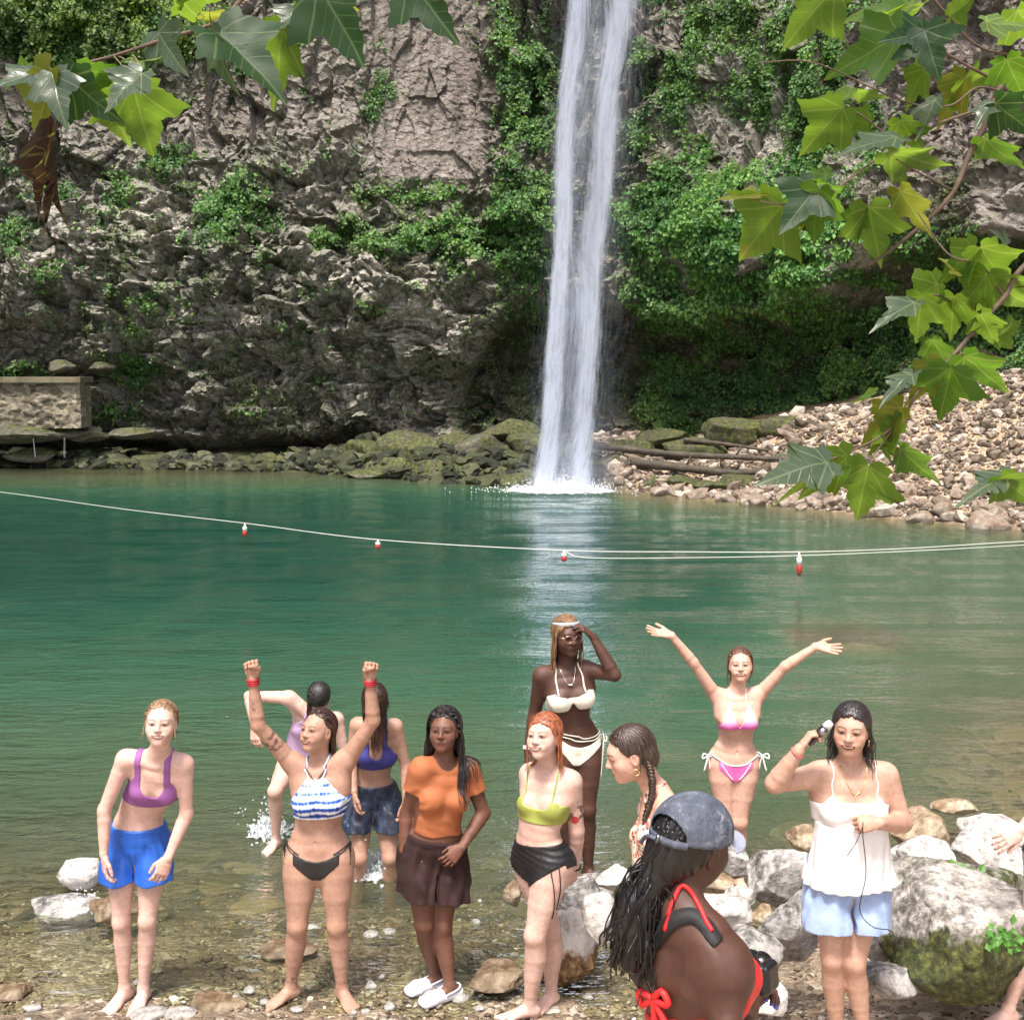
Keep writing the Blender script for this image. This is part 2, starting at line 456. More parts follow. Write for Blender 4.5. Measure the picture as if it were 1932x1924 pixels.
class Person:
    """j: joints as world points. Facing vectors: chest, pelvis, head."""
    def __init__(s, J, chest_front, pelvis_front, head_front, head_up=(0, 0, 1), S=1.0, w=1.0, bust=1.0, hip=1.0, limb=1.0,
                 leg=1.0, belly=0.0, headS=1.0, hands=None, skin=(0.6, 0.38, 0.28), smile=0.6, lip=None, shoes=False, faceless=False):
        s.J = {k: np.asarray(v, float) for k, v in J.items()}
        s.S = S; s.skin = np.array(skin); s.smile = smile; s.faceless = faceless
        J = s.J; P = s.prims = []
        up = nrm(J['neck'] - J['pel'])
        cl = nrm(J['shL'] - J['shR'])                       # her left
        cf = nrm(np.asarray(chest_front, float) - cl * (cl @ np.asarray(chest_front, float)))
        pl = nrm(J['hipL'] - J['hipR']); pf = nrm(np.asarray(pelvis_front, float) - pl * (pl @ np.asarray(pelvis_front, float)))
        s.cl, s.cf, s.pl, s.pf = cl, cf, pl, pf
        cu = nrm(np.cross(cf, -cl)); 
        if cu @ up < 0: cu = -cu
        pu = nrm(np.cross(pf, -pl))
        if pu @ up < 0: pu = -pu
        s.cu, s.pu = cu, pu
        # torso centreline
        Lt = np.linalg.norm(J['neck'] - J['pel'])
        mid = J.get('mid', (J['pel'] + J['neck']) / 2 - cf * 0.01)
        ctrl = np.array([J['pel'] - pu * 0.12, J['pel'], mid, J['neck'] - cu * 0.16 * S, J['neck']])
        ts = [-0.2, 0.0, np.linalg.norm(mid - J['pel']) / Lt, 1 - 0.16 * S / Lt, 1.0]
        def cen(f):
            i = max(0, min(3, int(np.searchsorted(ts, f)) - 1)); a = (f - ts[i]) / (ts[i + 1] - ts[i])
            Q = np.concatenate([[2 * ctrl[0] - ctrl[1]], ctrl, [2 * ctrl[-1] - ctrl[-2]]])
            A, B, C, D = Q[i], Q[i + 1], Q[i + 2], Q[i + 3]
            return 0.5 * (2 * B + (C - A) * a + (2 * A - 5 * B + 4 * C - D) * a * a + (3 * B - A - 3 * C + D) * a ** 3)
        def lat(f): f = min(max(f, 0), 1); return nrm(pl * (1 - f) + cl * f)
        def frt(f): f = min(max(f, 0), 1); return nrm(pf * (1 - f) + cf * f)
        s.cen, s.lat, s.frt = cen, lat, frt
        st = [(-.13, .085, .075, -.005, 1), (-.06, .148, .098, -.008, 1), (.03, .163, .104, -.01, 1), (.12, .157, .100, -.006, 1),
              (.22, .138, .090, 0, 0), (.33, .120, .082, .004, 0), (.45, .122, .084, .004, 0), (.58, .134, .090, 0, 0), (.70, .142, .094, 0, 0),
              (.80, .140, .088, -.004, 0), (.88, .118, .074, -.010, 0), (.95, .080, .056, -.014, 0), (1.0, .054, .050, -.016, 0)]
        pts, rad, XX = [], [], []
        for f, rx, ry, oy, ishp in st:
            ww = hip if ishp else w
            if f in (.22,): ww = (w + hip) / 2
            bel = belly * math.exp(-((f - .2) / .16) ** 2)
            if f > .9: ww = 1 + (w - 1) * 0.4
            pts.append(cen(f) + frt(f) * (oy + bel * 0.5) * S); rad.append((rx * S * ww, (ry * (0.5 + 0.5 * ww) + bel * 0.5) * S)); XX.append(lat(f))
        P.append(loft(pts, rad, np.array(XX), 0.03, 'torso'))
        s.w = w
        # neck and head
        H = headS * S; s.H = H
        hf = nrm(np.asarray(head_front, float)); hu = np.asarray(head_up, float); hu = nrm(hu - hf * (hf @ hu)); hl = np.cross(hu, hf)
        s.hf, s.hu, s.hl = hf, hu, hl; hc = J['head']
        nb = J['neck'] - cf * .018 * S
        P.append(loft([nb - cu * .03 * S, nb + (hc - hu * .05 * H - hf * .018 * H - nb) * .5, hc - hu * .045 * H - hf * .02 * H],
                      [(.058 * S * (0.5 + w / 2), .055 * S), (.049 * S * (0.5 + w / 2), .048 * S), (.050 * H, .052 * H)], cl, 0.03, 'neck'))
        # collar bones, shoulder blades, spine furrow
        for side in (-1, 1):
            sh = J['shR'] if side < 0 else J['shL']
            P.append(Seg(cen(.93) + cf * .045 * S + cl * side * .015 * S, sh + cu * .022 * S - cl * side * .03 * S + cf * .018, .009 * S, .010 * S, k=.022, tag='torso'))
            P.append(ell(cen(.78) + cl * side * .082 * S * w - cf * .062 * S, (.040 * S, .024 * S, .065 * S), cl, nrm(cu + cl * side * .25), 0.04, 'torso'))
        P.append(Loft([Seg(cen(a) - frt(a) * (.112 * S * (.5 + .5 * w)), cen(b) - frt(b) * (.112 * S * (.5 + .5 * w)), .013 * S, .013 * S) for a, b in ((.12, .3), (.3, .55), (.55, .84))], .035, 'torso', -1))
        # breasts
        bc = cen(.66)
        if bust > 0:
            for sg in (-1, 1):
                c = bc + cl * sg * .068 * S * (0.4 + 0.6 * w) + cf * (.072 + .012 * (bust - 1)) * S * (0.5 + 0.5 * w) - cu * .008 * bust * S
                P.append(ell(c, (.056 * S * bust, .046 * S * bust, .054 * S * bust), cl, cu, 0.035, 'bust'))
        # shoulder girdle
        for sd_, side in (('R', -1), ('L', 1)):
            sh = J['sh' + sd_]
            tr = cen(.93) - cf * .015 * S + cl * side * .04 * S
            P.append(loft([tr, (tr + sh) / 2 + cu * .004, sh - cl * side * .006], [.042 * S, .046 * S * limb, .048 * S * limb], cf, 0.04, 'sho'))
            P.append(loft([cen(.74) + cl * side * .095 * S * w - cf * .01, sh - cl * side * .02 * S], [.062 * S, .046 * S * limb], cf, 0.04, 'sho'))
            el, wr = J['el' + sd_], J['wr' + sd_]
            q = S * limb
            d1 = el - sh; d2 = wr - el
            nrm_ = np.cross(d1, d2)
            ax = nrm(nrm_) if np.linalg.norm(nrm_) > 0.004 else cf
            P.append(loft([sh, sh + d1 * .25, sh + d1 * .6, el], [.048 * q, .0455 * q, .040 * q, .0345 * q], ax, 0.025, 'arm'))
            P.append(loft([el, el + d2 * .22, el + d2 * .6, wr], [.0345 * q, .038 * q, .031 * q, (.0255 * S * (.6 + .4 * limb), .020 * S)], ax, 0.02, 'arm'))
        # legs
        for sd_, side in (('R', -1), ('L', 1)):
            hp, kn, an = J['hip' + sd_], J['kn' + sd_], J['an' + sd_]
            q = S * leg
            d1 = kn - hp; d2 = an - kn
            P.append(loft([hp - cf * 0 + pl * side * .002, hp + d1 * .22, hp + d1 * .55, hp + d1 * .85, kn],
                          [.088 * q, .088 * q, .072 * q, .055 * q, .050 * q], pl, 0.03, 'leg'))
            back = nrm(np.cross(nrm(d2), pl)); 
            if back @ pf > 0: back = -back
            P.append(loft([kn, kn + d2 * .12 + back * .006, kn + d2 * .32 + back * .014, kn + d2 * .6 + back * .006, kn + d2 * .85, an],
                          [.048 * q, .049 * q, .053 * q, .042 * q, .031 * q, .030 * S], pl, 0.02, 'leg'))
            P.append(ell(kn - back * .014 * S, (.034 * q, .033 * q, .042 * q), pl, nrm(-d2), 0.03, 'leg'))
            P.append(ell(hp - pf * .048 * S + pl * side * .002 - pu * .005, (.078 * S * hip, .070 * S * hip, .082 * S * hip), pl, pu, 0.04, 'glute'))
            # foot
            to = J.get('to' + sd_)
            if to is None: continue
            fd = to - an; fd[2] = 0; fd = nrm(fd); fx = np.cross(fd, [0, 0, 1.0]); z = np.array([0, 0, 1.0]); F = S
            sole = an - z * .072 * F
            tow = fx * side * -1.0  # toward inner side: big toe
            inner = fx if (fx @ (J['an' + ('L' if sd_ == 'R' else 'R')] - an)) > 0 else -fx
            P.append(loft([an, an - fd * .012 - z * .03 * F], [.030 * F, .032 * F], fx, 0.02, 'foot'))
            P.append(loft([sole - fd * .028 * F + z * .030 * F, sole + fd * .04 * F + z * .034 * F, sole + fd * .10 * F + z * .022 * F + inner * .004, sole + fd * .145 * F + z * .014 * F + inner * .006],
                          [(.031 * F, .030 * F), (.034 * F, .033 * F), (.042 * F, .020 * F), (.040 * F, .0135 * F)], fx, 0.02, 'foot'))
            if not shoes:
                for i in range(5):
                    b0 = sole + fd * (.148 - .007 * i) * F + inner * (.030 - .0165 * i) * F + z * .013 * F
                    P.append(Seg(b0, b0 + fd * (.034 - .004 * i) * F - z * .002, (.0125 if i == 0 else .009) * F, (.011 if i == 0 else .008) * F, k=0.004, tag='foot'))
        s.head_prims(); s.fine = [(hc, .125 * H, .0031), (hc + hf * .06 * H, .075 * H, .0024)]
        # hands
        for sd_, side in (('R', -1), ('L', 1)):
            hp = (hands or {}).get(sd_)
            if hp is None: continue
            s.hand(J['wr' + sd_], nrm(np.asarray(hp['dir'], float)), nrm(np.asarray(hp['palm'], float)), side, hp.get('pose', 'relax'), S * hp.get('s', 1.0))
        if not s.faceless: s.navel()
    def navel(s):
        c = s.cen(.22) + s.frt(.22) * .3
        # march in to the surface
        t = np.linspace(0, .3, 120); pts = c - s.frt(.22) * t[:, None]
        d = sdf_pts(s.prims, pts); i = np.argmax(d < 0)
        s.nav = pts[i]
        s.prims.append(ell(pts[i] + s.frt(.22) * .001, (.005, .005, .007), s.lat(.2), s.pu, 0.008, 'navel', op=-1))
    def hp_(s, x, y, z): return s.J['head'] + (s.hl * x + s.hf * y + s.hu * z) * s.H
    def head_prims(s):
        P = s.prims; h = s.H; E = lambda x, y, z, r, k=0.02, op=1, t='head': P.append(ell(s.hp_(x, y, z), tuple(c * h for c in r), s.hl, s.hu, k * h, t, op))
        E(0, -.014, .028, (.072, .090, .082), .02)
        E(0, .016, -.020, (.064, .068, .080), .03)
        E(0, .034, -.062, (.050, .046, .044), .035)
        E(0, .064, -.094, (.020, .017, .016), .03)      # chin
        if s.faceless: return
        for sg in (-1, 1):
            E(sg * .036, .052, -.028, (.026, .024, .024), .03)   # cheek
            E(sg * .030, .090, .004, (.016, .010, .009), .014, -1)  # socket
            E(sg * .030, .073, .002, (.0135, .0125, .0100), .006)   # eye
            E(sg * .070, -.006, -.012, (.009, .017, .030), .008, t='ear')
            E(sg * .077, .000, -.010, (.004, .008, .016), .004, -1, 'ear')
        E(0, .072, .022, (.044, .012, .012), .03)
        P.append(Seg(s.hp_(0, .080, .010), s.hp_(0, .101, -.026), (.0065 * h,) * 2, (.0105 * h,) * 2, s.hl, .016 * h, tag='head'))
        for sg in (-1, 1): E(sg * .0105, .090, -.030, (.0085, .009, .0070), .010)
        wm = .030 if s.smile > .3 else .024
        E(0, .0810, -.0545, (wm, .009, .0055), .012)
        E(0, .0785, -.0680, (wm * .85, .009, .0065), .012)
        if s.smile > .3:
            for sg in (-1, 1): E(sg * .034, .070, -.050, (.010, .010, .010), .02)
    def hand(s, wr, hd, pn, side, pose, S):
        P = s.prims; pn = nrm(pn - hd * (hd @ pn)); sx = np.cross(hd, pn) * (-side)   # towards the thumb
        # (right hand side=-1 -> +cross)
        P.append(loft([wr - hd * .01, wr + hd * .035 * S, wr + hd * .082 * S], [(.024 * S, .018 * S), (.033 * S, .0165 * S), (.038 * S, .0125 * S)], sx, 0.012, 'hand'))
        P.append(Seg(wr + hd * .02 * S + sx * .022 * S + pn * .006, wr + hd * .055 * S + sx * .030 * S + pn * .008, .014 * S, .012 * S, k=0.012, tag='hand'))
        cu = {'open': (.05, .08, .05), 'relax': (.30, .45, .30), 'fist': (1.25, 1.6, 1.1), 'grip': (.75, .95, .6), 'cup': (.45, .6, .4), 'pinch': (.7, .8, .5)}[pose]
        spread = {'open': .16, 'relax': .07, 'fist': .0, 'grip': .04, 'cup': .10, 'pinch': .04}[pose]
        lens = (.070, .078, .073, .058)
        for i in range(4):
            off = (.029, .010, -.0095, -.028)[i]
            p = wr + hd * (.086 - (0, 0, .002, .008)[i]) * S + sx * off * S
            d = nrm(hd + sx * spread * (1.5 - i) )
            axis = np.cross(d, pn)
            L = lens[i] * S; r = (.0088, .0088, .0085, .0075)[i] * S
            pts = [p - d * .02 * S, p]
            for q, (fr, a) in enumerate(zip((.45, .31, .24), cu)):
                d = rot_about(d, axis, a + (.08 * (i % 2) if pose in ('relax', 'cup', 'pinch') else 0)); p = p + d * L * fr; pts.append(p)
            P.append(loft(pts, [r * 1.05, r * 1.05, r * .98, r * .92, r * .78], sx, 0.0035, 'hand'))
        b = wr + hd * .022 * S + sx * .026 * S + pn * .004 * S
        if pose == 'open': td = nrm(hd * .75 + sx * .75 + pn * .1); d2 = nrm(hd * .9 + sx * .5)
        elif pose == 'fist': td = nrm(hd * .85 + sx * .25 + pn * .55); d2 = nrm(hd * .35 - sx * .75 + pn * .45)
        elif pose in ('grip', 'pinch'): td = nrm(hd * .75 + sx * .45 + pn * .65); d2 = nrm(hd * .85 + pn * .45)
        else: td = nrm(hd * .8 + sx * .5 + pn * .35); d2 = nrm(hd * .95 + sx * .1 + pn * .2)
        p1 = b + td * .042 * S; p2 = p1 + d2 * .030 * S; p3 = p2 + d2 * .018 * S
        P.append(loft([b, p1, p2, p3], [.0125 * S, .0105 * S, .0095 * S, .0078 * S], sx, 0.005, 'hand'))
        s.hand_c = getattr(s, 'hand_c', {}); s.hand_c[side] = wr + hd * .085 * S
        s.fine_h = getattr(s, 'fine_h', []) + [(wr + hd * .09 * S, .10 * S, .0032)]
    def head_local(s, V):
        q = V - s.J['head']
        return q @ s.hl / s.H, q @ s.hf / s.H, q @ s.hu / s.H
    def chest_local(s, V):
        q = V - s.cen(.66); return q @ s.cl / s.S, q @ s.cf / s.S, q @ s.cu / s.S
    def pel_local(s, V):
        q = V - s.J['pel']; return q @ s.pl / s.S, q @ s.pf / s.S, q @ s.pu / s.S
    def build(s, root, step=0.0060, extra_color=None, mat=None, zmin=-9):
        fine = s.fine + getattr(s, 'fine_h', [])
        lo = np.min([p.lo for p in s.prims], 0) + 0.01; hi = np.max([p.hi for p in s.prims], 0) - 0.01
        lo[2] = max(lo[2], zmin)
        ax = []
        for i in range(3):
            ax.append(axis_coords(lo[i], hi[i], step, [(c[i] - r, c[i] + r, st) for c, r, st in fine]))
        f = grid_field(s.prims, *ax)
        V, F = extract(f, *ax)
        V = laplace(V, F, 1, 0.5); V = polish(s.prims, V, 1)
        C = np.tile(s.skin, (len(V), 1))
        C *= (1 + 0.05 * fbm(V[:, 0] * 11 + 3, V[:, 1] * 11, V[:, 2] * 7, 3))[:, None]
        x, y, z = s.head_local(V)
        # redder elbows / knees / hands
        red = s.skin * np.array([1.02, .80, .76])
        for kname, r in (('knR', .06), ('knL', .06), ('elR', .05), ('elL', .05)):
            if kname in s.J:
                w = np.exp(-(((V - s.J[kname]) ** 2).sum(1)) / r ** 2)[:, None] * 0.28; C = C * (1 - w) + red * w
        for c, r, st in getattr(s, 'fine_h', []):
            w = np.exp(-(((V - c) ** 2).sum(1)) / .09 ** 2)[:, None] * 0.35; C = C * (1 - w) + red * w
        if not s.faceless:
            inh = ((x ** 2 + y ** 2 + z ** 2 < .15 ** 2) & (y > 0.02)).astype(float); sk = s.skin
            def put(m, col, a=1.0):
                m = (np.clip(m, 0, 1) * a)[:, None]; C[:] = C * (1 - m) + np.array(col) * m
            def oval(cx, cz, rx, rz, soft=.35): return np.clip((1 - np.sqrt(((x - cx) / rx) ** 2 + ((z - cz) / rz) ** 2)) / soft, 0, 1) * inh
            sm = s.smile > .3; drk = np.minimum(sk * .08, .022)
            for e in (-.030, .030):
                put(oval(e * 1.27, -.030, .022, .018, 1.0), sk * np.array([1.0, .66, .62]), .5)
                put(oval(e, .002, .023, .016, 1.0), sk * np.array([.52, .42, .42]), .75)          # socket tint
                put(oval(e, .0010, .0165, .0052 if sm else .0068, .5), sk * .55 + .05)
                put(oval(e, .0016, .0078, .0062, .3), drk)
                lid = .0058 if sm else .0075
                put(np.clip(1 - np.abs(z - (lid - 16 * (x - e) ** 2)) / .0030, 0, 1) * (np.abs(x - e) < .018) * inh, drk, 1.0)
                put(np.clip(1 - np.abs(z - (-.0045 - 0 * x)) / .0018, 0, 1) * (np.abs(x - e) < .013) * inh, drk * 2.5, .5)
                bx = (x - e) * np.sign(e)
                put(np.clip(1.4 - np.abs(z - (.0215 + .0035 * np.clip(1 - ((bx - .004) / .018) ** 2, -1, 1))) / .0030, 0, 1) * (np.abs(bx) < .020) * inh, getattr(s, 'brow', np.minimum(sk * .14, .06)), .85)
            put(oval(0, -.028, .013, .012, 1.0), sk * np.array([1, .74, .70]), .5)
            put(oval(-.0065, -.0375, .0042, .0028, .5), drk, .9); put(oval(.0065, -.0375, .0042, .0028, .5), drk, .9)
            mw = .033 if sm else .024; cz = -.0640 + s.smile * (10 if sm else 4) * x ** 2
            env = np.sqrt(np.clip(1 - (x / mw) ** 2, 0, 1)); hh = (.0142 if sm else .0095) * env + 1e-6; q = (z - cz) / hh
            put(np.clip((1 - np.abs(q)) / .3, 0, 1) * (np.abs(x) < mw) * (y > .03) * inh, sk * np.array([.66, .33, .31]) + .004, .9)
            if sm:
                put(np.clip((.58 - np.abs(q)) / .15, 0, 1) * (np.abs(x) < mw * .90) * inh, drk * 1.5, 1.0)
                put(np.clip((.30 - np.abs(q - .14)) / .15, 0, 1) * (np.abs(x) < mw * .72) * inh, np.minimum(sk * 1.2, .60), .95)
                for e in (-1, 1): put(np.clip(1 - np.abs(np.hypot(x - e * .016, z + .046) - .025) / .003, 0, 1) * (x * e > .030) * (z > -.062) * (z < -.040) * inh, sk * .6, .25)
            else: put(np.clip(1 - np.abs(q) / .22, 0, 1) * (np.abs(x) < mw * .95) * inh, drk, .85)
        if extra_color is not None: extra_color(s, V, C)
        me = mesh_np('body', V, F, mat or skin_mat('skin'), True, {'col': C})
        o = link('body', me, root)
        s.V = V
        return o
    # ---- garments
    def garment(s, name, root, mat, region, tags=('torso', 'bust'), extra=(), t=0.006, lo=None, hi=None, step=0.005, cf_attr=True, fold=None, smooth=1, base=None):
        prims = [p for p in s.prims if p.tag in tags] if base is None else base
        prims = prims + list(extra)
        if lo is None:
            lo = np.min([p.lo for p in prims], 0); hi = np.max([p.hi for p in prims], 0)
        ax = [np.arange(lo[i], hi[i] + step, step) for i in range(3)]
        f = grid_field(prims, *ax) - t
        X, Y, Z = np.meshgrid(*ax, indexing='ij')
        near = np.abs(f) < 0.05
        pts = np.stack([X[near], Y[near], Z[near]], 1)
        if fold is not None: f[near] += fold(pts)
        r = region(s, pts)
        f[near] = np.maximum(f[near], r)
        f[(~near) & (f < 0)] = -0.05
        # deep inside but outside the region must not show
        deep = f <= -0.05
        if deep.any():
            pd = np.stack([X[deep], Y[deep], Z[deep]], 1); f[deep] = np.maximum(f[deep], region(s, pd))
        V, F = extract(f, *ax)
        if len(V) == 0: print('EMPTY GARMENT', name); return None
        V = laplace(V, F, smooth, 0.5)
        x, y, z = s.chest_local(V)
        me = mesh_np(name, V, F, mat, True, None, {'cf': np.stack([x, y, z], 1)})
        return link(name, me, root)

def hair_cap(s, thick=.008, cut=(.8, -.6, .030), low=-.07):
    """scalp hair as a list of implicit shapes and a region function"""
    h = s.H; cut = (cut[0], cut[1], cut[2] - .010)
    pr = [ell(s.hp_(0, -.016, .028), ((.072 + thick) * h, (.090 + thick) * h, (.082 + thick) * h), s.hl, s.hu, .02 * h, 'hair'),
          ell(s.hp_(0, -.040, -.02), (.060 * h, .055 * h, .062 * h), s.hl, s.hu, .03 * h, 'hair')]
    def region(_, P):
        x, y, z = s.head_local(P)
        wob = .003 * np.sin(x * 260) + .003 * np.sin(x * 140 + 1)
        r = (cut[0] * y + cut[1] * z - cut[2] + wob - .0) * h
        ear = .026 - np.sqrt((y + .004) ** 2 + (z + .012) ** 2)
        r = np.maximum(r, np.where(np.abs(x) > .05, ear * h, -1))
        return np.maximum(r, (low - z) * h)
    return pr, region
def hair_strands(s, starts, n_step=24, step=.012, grav=0.5, pull=(0, 0, 0), rad=.0035, wave=.0, seed=3, off=.007, length=None, out=0.6, coll=None, taper=.35, hug=.007, back=.9, cling=.035):
    """strands that leave the scalp, slide over head and body and hang"""
    rng = np.random.default_rng(seed); n = len(starts)
    P = np.array(starts, float); hc = s.J['head']
    rad_ = nrm(P - hc); upn = (rad_ @ s.hu)[:, None]; gd = np.array([0, 0, -1.0]) * (1 - np.clip(upn, 0, 1)) - s.hf * np.clip(upn * back, .1, 2) ; tan_ = gd - rad_ * (rad_ * gd).sum(1)[:, None]
    d = rad_ * out * .05 + nrm(tan_) + np.asarray(pull)
    D = nrm(d); paths = [P.copy()]
    prims = [p for p in (coll or s.prims) if p.tag in ('torso', 'neck', 'head', 'sho', 'bust', 'arm', 'ear')]
    prims = prims + [ell(s.hp_(0, -.016, .028), ((.068 + hug) * s.H, (.086 + hug) * s.H, (.078 + hug) * s.H), s.hl, s.hu, .01, 'head')]
    ph = rng.uniform(0, 6.28, n); wx = nrm(rng.normal(size=(n, 3)))
    for k in range(n_step):
        D = nrm(D * (1 - grav * .5) + np.array([0, 0, -1.0]) * grav * .5 + np.asarray(pull) * .15 + rng.normal(0, .03, (n, 3)))
        Q = P + D * step + wx * wave * np.sin(ph + k * .8)[:, None]
        dd = sdf_pts(prims, Q); e = .003
        hit = dd < off
        if hit.any():
            q = Q[hit]; g = np.stack([sdf_pts(prims, q + e * np.eye(3)[i]) - dd[hit] for i in range(3)], 1) / e
            g = nrm(g); Q[hit] = q + g * (off - dd[hit])[:, None]
        zl = (Q - hc) @ s.hu / s.H; cl_ = np.clip((zl + cling) / .05, 0, 1) * (np.linalg.norm(Q - hc, axis=1) < .16 * s.H); far = (dd > off) & (cl_ > 0)
        if far.any():
            q = Q[far]; g = np.stack([sdf_pts(prims, q + e * np.eye(3)[i]) - dd[far] for i in range(3)], 1) / e
            Q[far] = q - nrm(g) * ((dd[far] - off) * cl_[far])[:, None]
        D = nrm(Q - P); P = Q; paths.append(P.copy())
    paths = np.stack(paths, 1)
    sp = Soup()
    L = np.full(n, n_step) if length is None else np.clip(rng.normal(length, length * .12, n), 4, n_step).astype(int)
    for i in range(n):
        pth = paths[i][:L[i] + 1]; r = rad * rng.uniform(.7, 1.25)
        rr = r * (1 - (1 - taper) * np.linspace(0, 1, len(pth)) ** 2)
        V, F = tube(spline(pth, len(pth) * 2), np.interp(np.linspace(0, 1, len(pth) * 2), np.linspace(0, 1, len(pth)), rr), 6)
        sp.add(V, F, rng.uniform(.6, 1.3))
    return sp
def scalp_points(s, az0, az1, el0, el1, n, seed=1, thick=.003, filt=True):
    """azimuth 0 = front, + = her left, 180 back; elevation degrees above head centre"""
    rng = np.random.default_rng(seed)
    az = np.radians(rng.uniform(az0, az1, n)); el = np.radians(rng.uniform(el0, el1, n))
    x = np.sin(az) * np.cos(el); y = np.cos(az) * np.cos(el); z = np.sin(el)
    Q = [(a * (.072 + thick), -.016 + b * (.090 + thick), .028 + c * (.082 + thick)) for a, b, c in zip(x, y, z)]
    cc = getattr(s, 'cutc', .02) - .014
    return [s.hp_(*q) for q in Q if not filt or .8 * q[1] - .6 * q[2] < cc]
def hair_mat(name, col, rough=.35, scale=90):
    m, nt, b = newmat(name)
    c = attr(nt, 'col').outputs['Color']
    tc = N(nt, 'ShaderNodeTexCoord').outputs['Object']
    n = noise_node(nt, scale, 3, .7, tc, (1, 1, .25))
    f = ramp(nt, n.outputs[0], [(.35, tuple(v * .55 for v in col)), (.65, tuple(min(1, v * 1.5) for v in col))])
    nt.links.new(mixc(nt, 1.0, f, c, 'MULTIPLY'), b.inputs['Base Color'])
    b.inputs['Roughness'].default_value = rough
    bump(nt, n.outputs[0], .6, .006, b)
    return m
def add_hair(s, root, mat, cap=True, capargs=None, strands=(), extra=(), step=.004, name='hair'):
    sp = Soup()
    if cap:
        pr, reg = hair_cap(s, **(capargs or {}))
        pr = pr + list(extra)
        lo = np.min([p.lo for p in pr], 0); hi = np.max([p.hi for p in pr], 0)
        ax = [np.arange(lo[i], hi[i], step) for i in range(3)]
        f = grid_field(pr, *ax); X, Y, Z = np.meshgrid(*ax, indexing='ij')
        pts = np.stack([X.ravel(), Y.ravel(), Z.ravel()], 1)
        x, y, z = s.head_local(pts)
        ang = np.arctan2(x, -(y - .02)); groove = .0022 * np.sin(ang * 38 + 3 * vnoise(x * 30, y * 30, z * 30)) * s.H
        inhead = (x ** 2 + y ** 2 + z ** 2 < .16 ** 2)
        fr = f.ravel() + groove
        only = len(extra) == 0
        r = reg(s, pts)
        if not only:
            fe = grid_field(list(extra), *ax).ravel() + groove * .7
            fr = np.minimum(np.maximum(fr, r), fe)
        else: fr = np.maximum(fr, r)
        V, F = extract(fr.reshape(f.shape), *ax); V = laplace(V, F, 1, .4)
        sp.add(V, F, 1.0)
    for st in strands:
        for V, F, C in zip(st.V, st.F, st.C): sp.V.append(V); sp.F.append(F - st_base(st, V) + sp.n); sp.n += len(V); sp.C.append(C); sp.M.append(np.zeros(len(F), int))
    return link(name, sp.mesh(name, mat), root)
def st_base(st, V):
    b = 0
    for W in st.V:
        if W is V: return b
        b += len(W)
def braid(path, r, n=60, strands=3, turns=9, rr=.55):
    """plaited rope of hair along a path"""
    P = spline(path, n); T = nrm(np.gradient(P, axis=0)); ref = np.array([1.0, .2, 0]); x = nrm(np.cross(T, ref)); y = np.cross(T, x)
    t = np.linspace(0, 1, n); out = Soup(); R = np.interp(t, np.linspace(0, 1, len(np.atleast_1d(r))), np.atleast_1d(r))
    for k in range(strands):
        a = t * turns * 2 * math.pi + k * 2 * math.pi / strands
        Q = P + x * (np.sin(a) * R * .75)[:, None] + y * (np.sin(2 * a) * R * .35)[:, None]
        V, F = tube(Q, R * rr, 7); out.add(V, F, .8 + .2 * k)
    return out
# ------------------------------------------------------------------ terrain height
def G(x, y):
    x = np.asarray(x, float); y = np.asarray(y, float)
    near = np.clip(6.2 - y, 0, 30) * .20
    bed = -np.interp(y, [6.2, 7.0, 8.0, 9.0, 11, 14, 20, 27, 33, 37, 41], [0, .05, .22, .42, .9, 1.7, 3.0, 3.2, 2.2, .8, .1])
    z = near + bed
    z = z + .14 * sstep(.9, 2.3, x) * sstep(8.6, 7.0, y)
    # shallow stony shelf to the right
    sh = sstep(1.2, 4.8, x - (y - 8) * .10) * sstep(6.5, 8.5, y)
    z = np.where(z < 0, z * (1 - .62 * sh), z)
    z = z + sstep(3.2, 6.0, x) * sstep(14, 8.5, y) * sstep(5, 8.5, y) * .45
    z = z + (-.28 - z) * np.clip(1.3 * np.exp(-((x - 4.3) / .75) ** 4 - ((y - 15.6) / .9) ** 4), 0, 1) * (z < -.28)
    # scree bank in the far right
    z = np.maximum(z, bank(x, y))
    # far left rim
    rim = np.interp(x, [-40, -20, -13, -7, -3, 0, 3, 5], [45.5, 44.4, 43.5, 42.3, 38.4, 36.2, 35.2, 36])
    top = np.interp(x, [-20, -8, -5, 1, 4, 6], [.35, .4, .75, 1.15, 1.0, .9])
    t_ = sstep(-1.2, 0.3, y - rim) * .5 + sstep(0, 5, y - rim) * .5
    z = z + t_ * sstep(8, 6, x) * (top + .35 * fbm(x * .4, y * .4, oct=2) - z)
    z = z + .035 * fbm(x * 1.3, y * 1.3, oct=3, seed=4) * sstep(0, .3, np.abs(z - .0) + .12)
    return z
SHORE = np.array([[3.0, 34.6], [6.2, 31.8], [8.6, 28.6], [10.9, 26.4], [14.5, 23.5], [20, 18], [30, 12]])
def bank(x, y):
    ys = np.interp(x, SHORE[:, 0], SHORE[:, 1])
    d = (y - ys) * .85
    sl = np.interp(x, [3, 7, 10, 13, 18], [.06, .13, .26, .36, .40])
    up = np.minimum(d * sl + np.clip(d - 5, 0, 9) * .10, 5.5)
    up = np.minimum(up, np.interp(x, [3, 8, 12.5, 14, 20], [.6, 1.6, 2.8, 3.3, 5]))
    z = np.where(d > 0, up, d * .30) + .10 * vnoise(x * .9, y * .9, 0, 3) * np.clip(np.abs(d), 0, 1) - .02
    return z - 5 * sstep(3.2, 1.2, x)
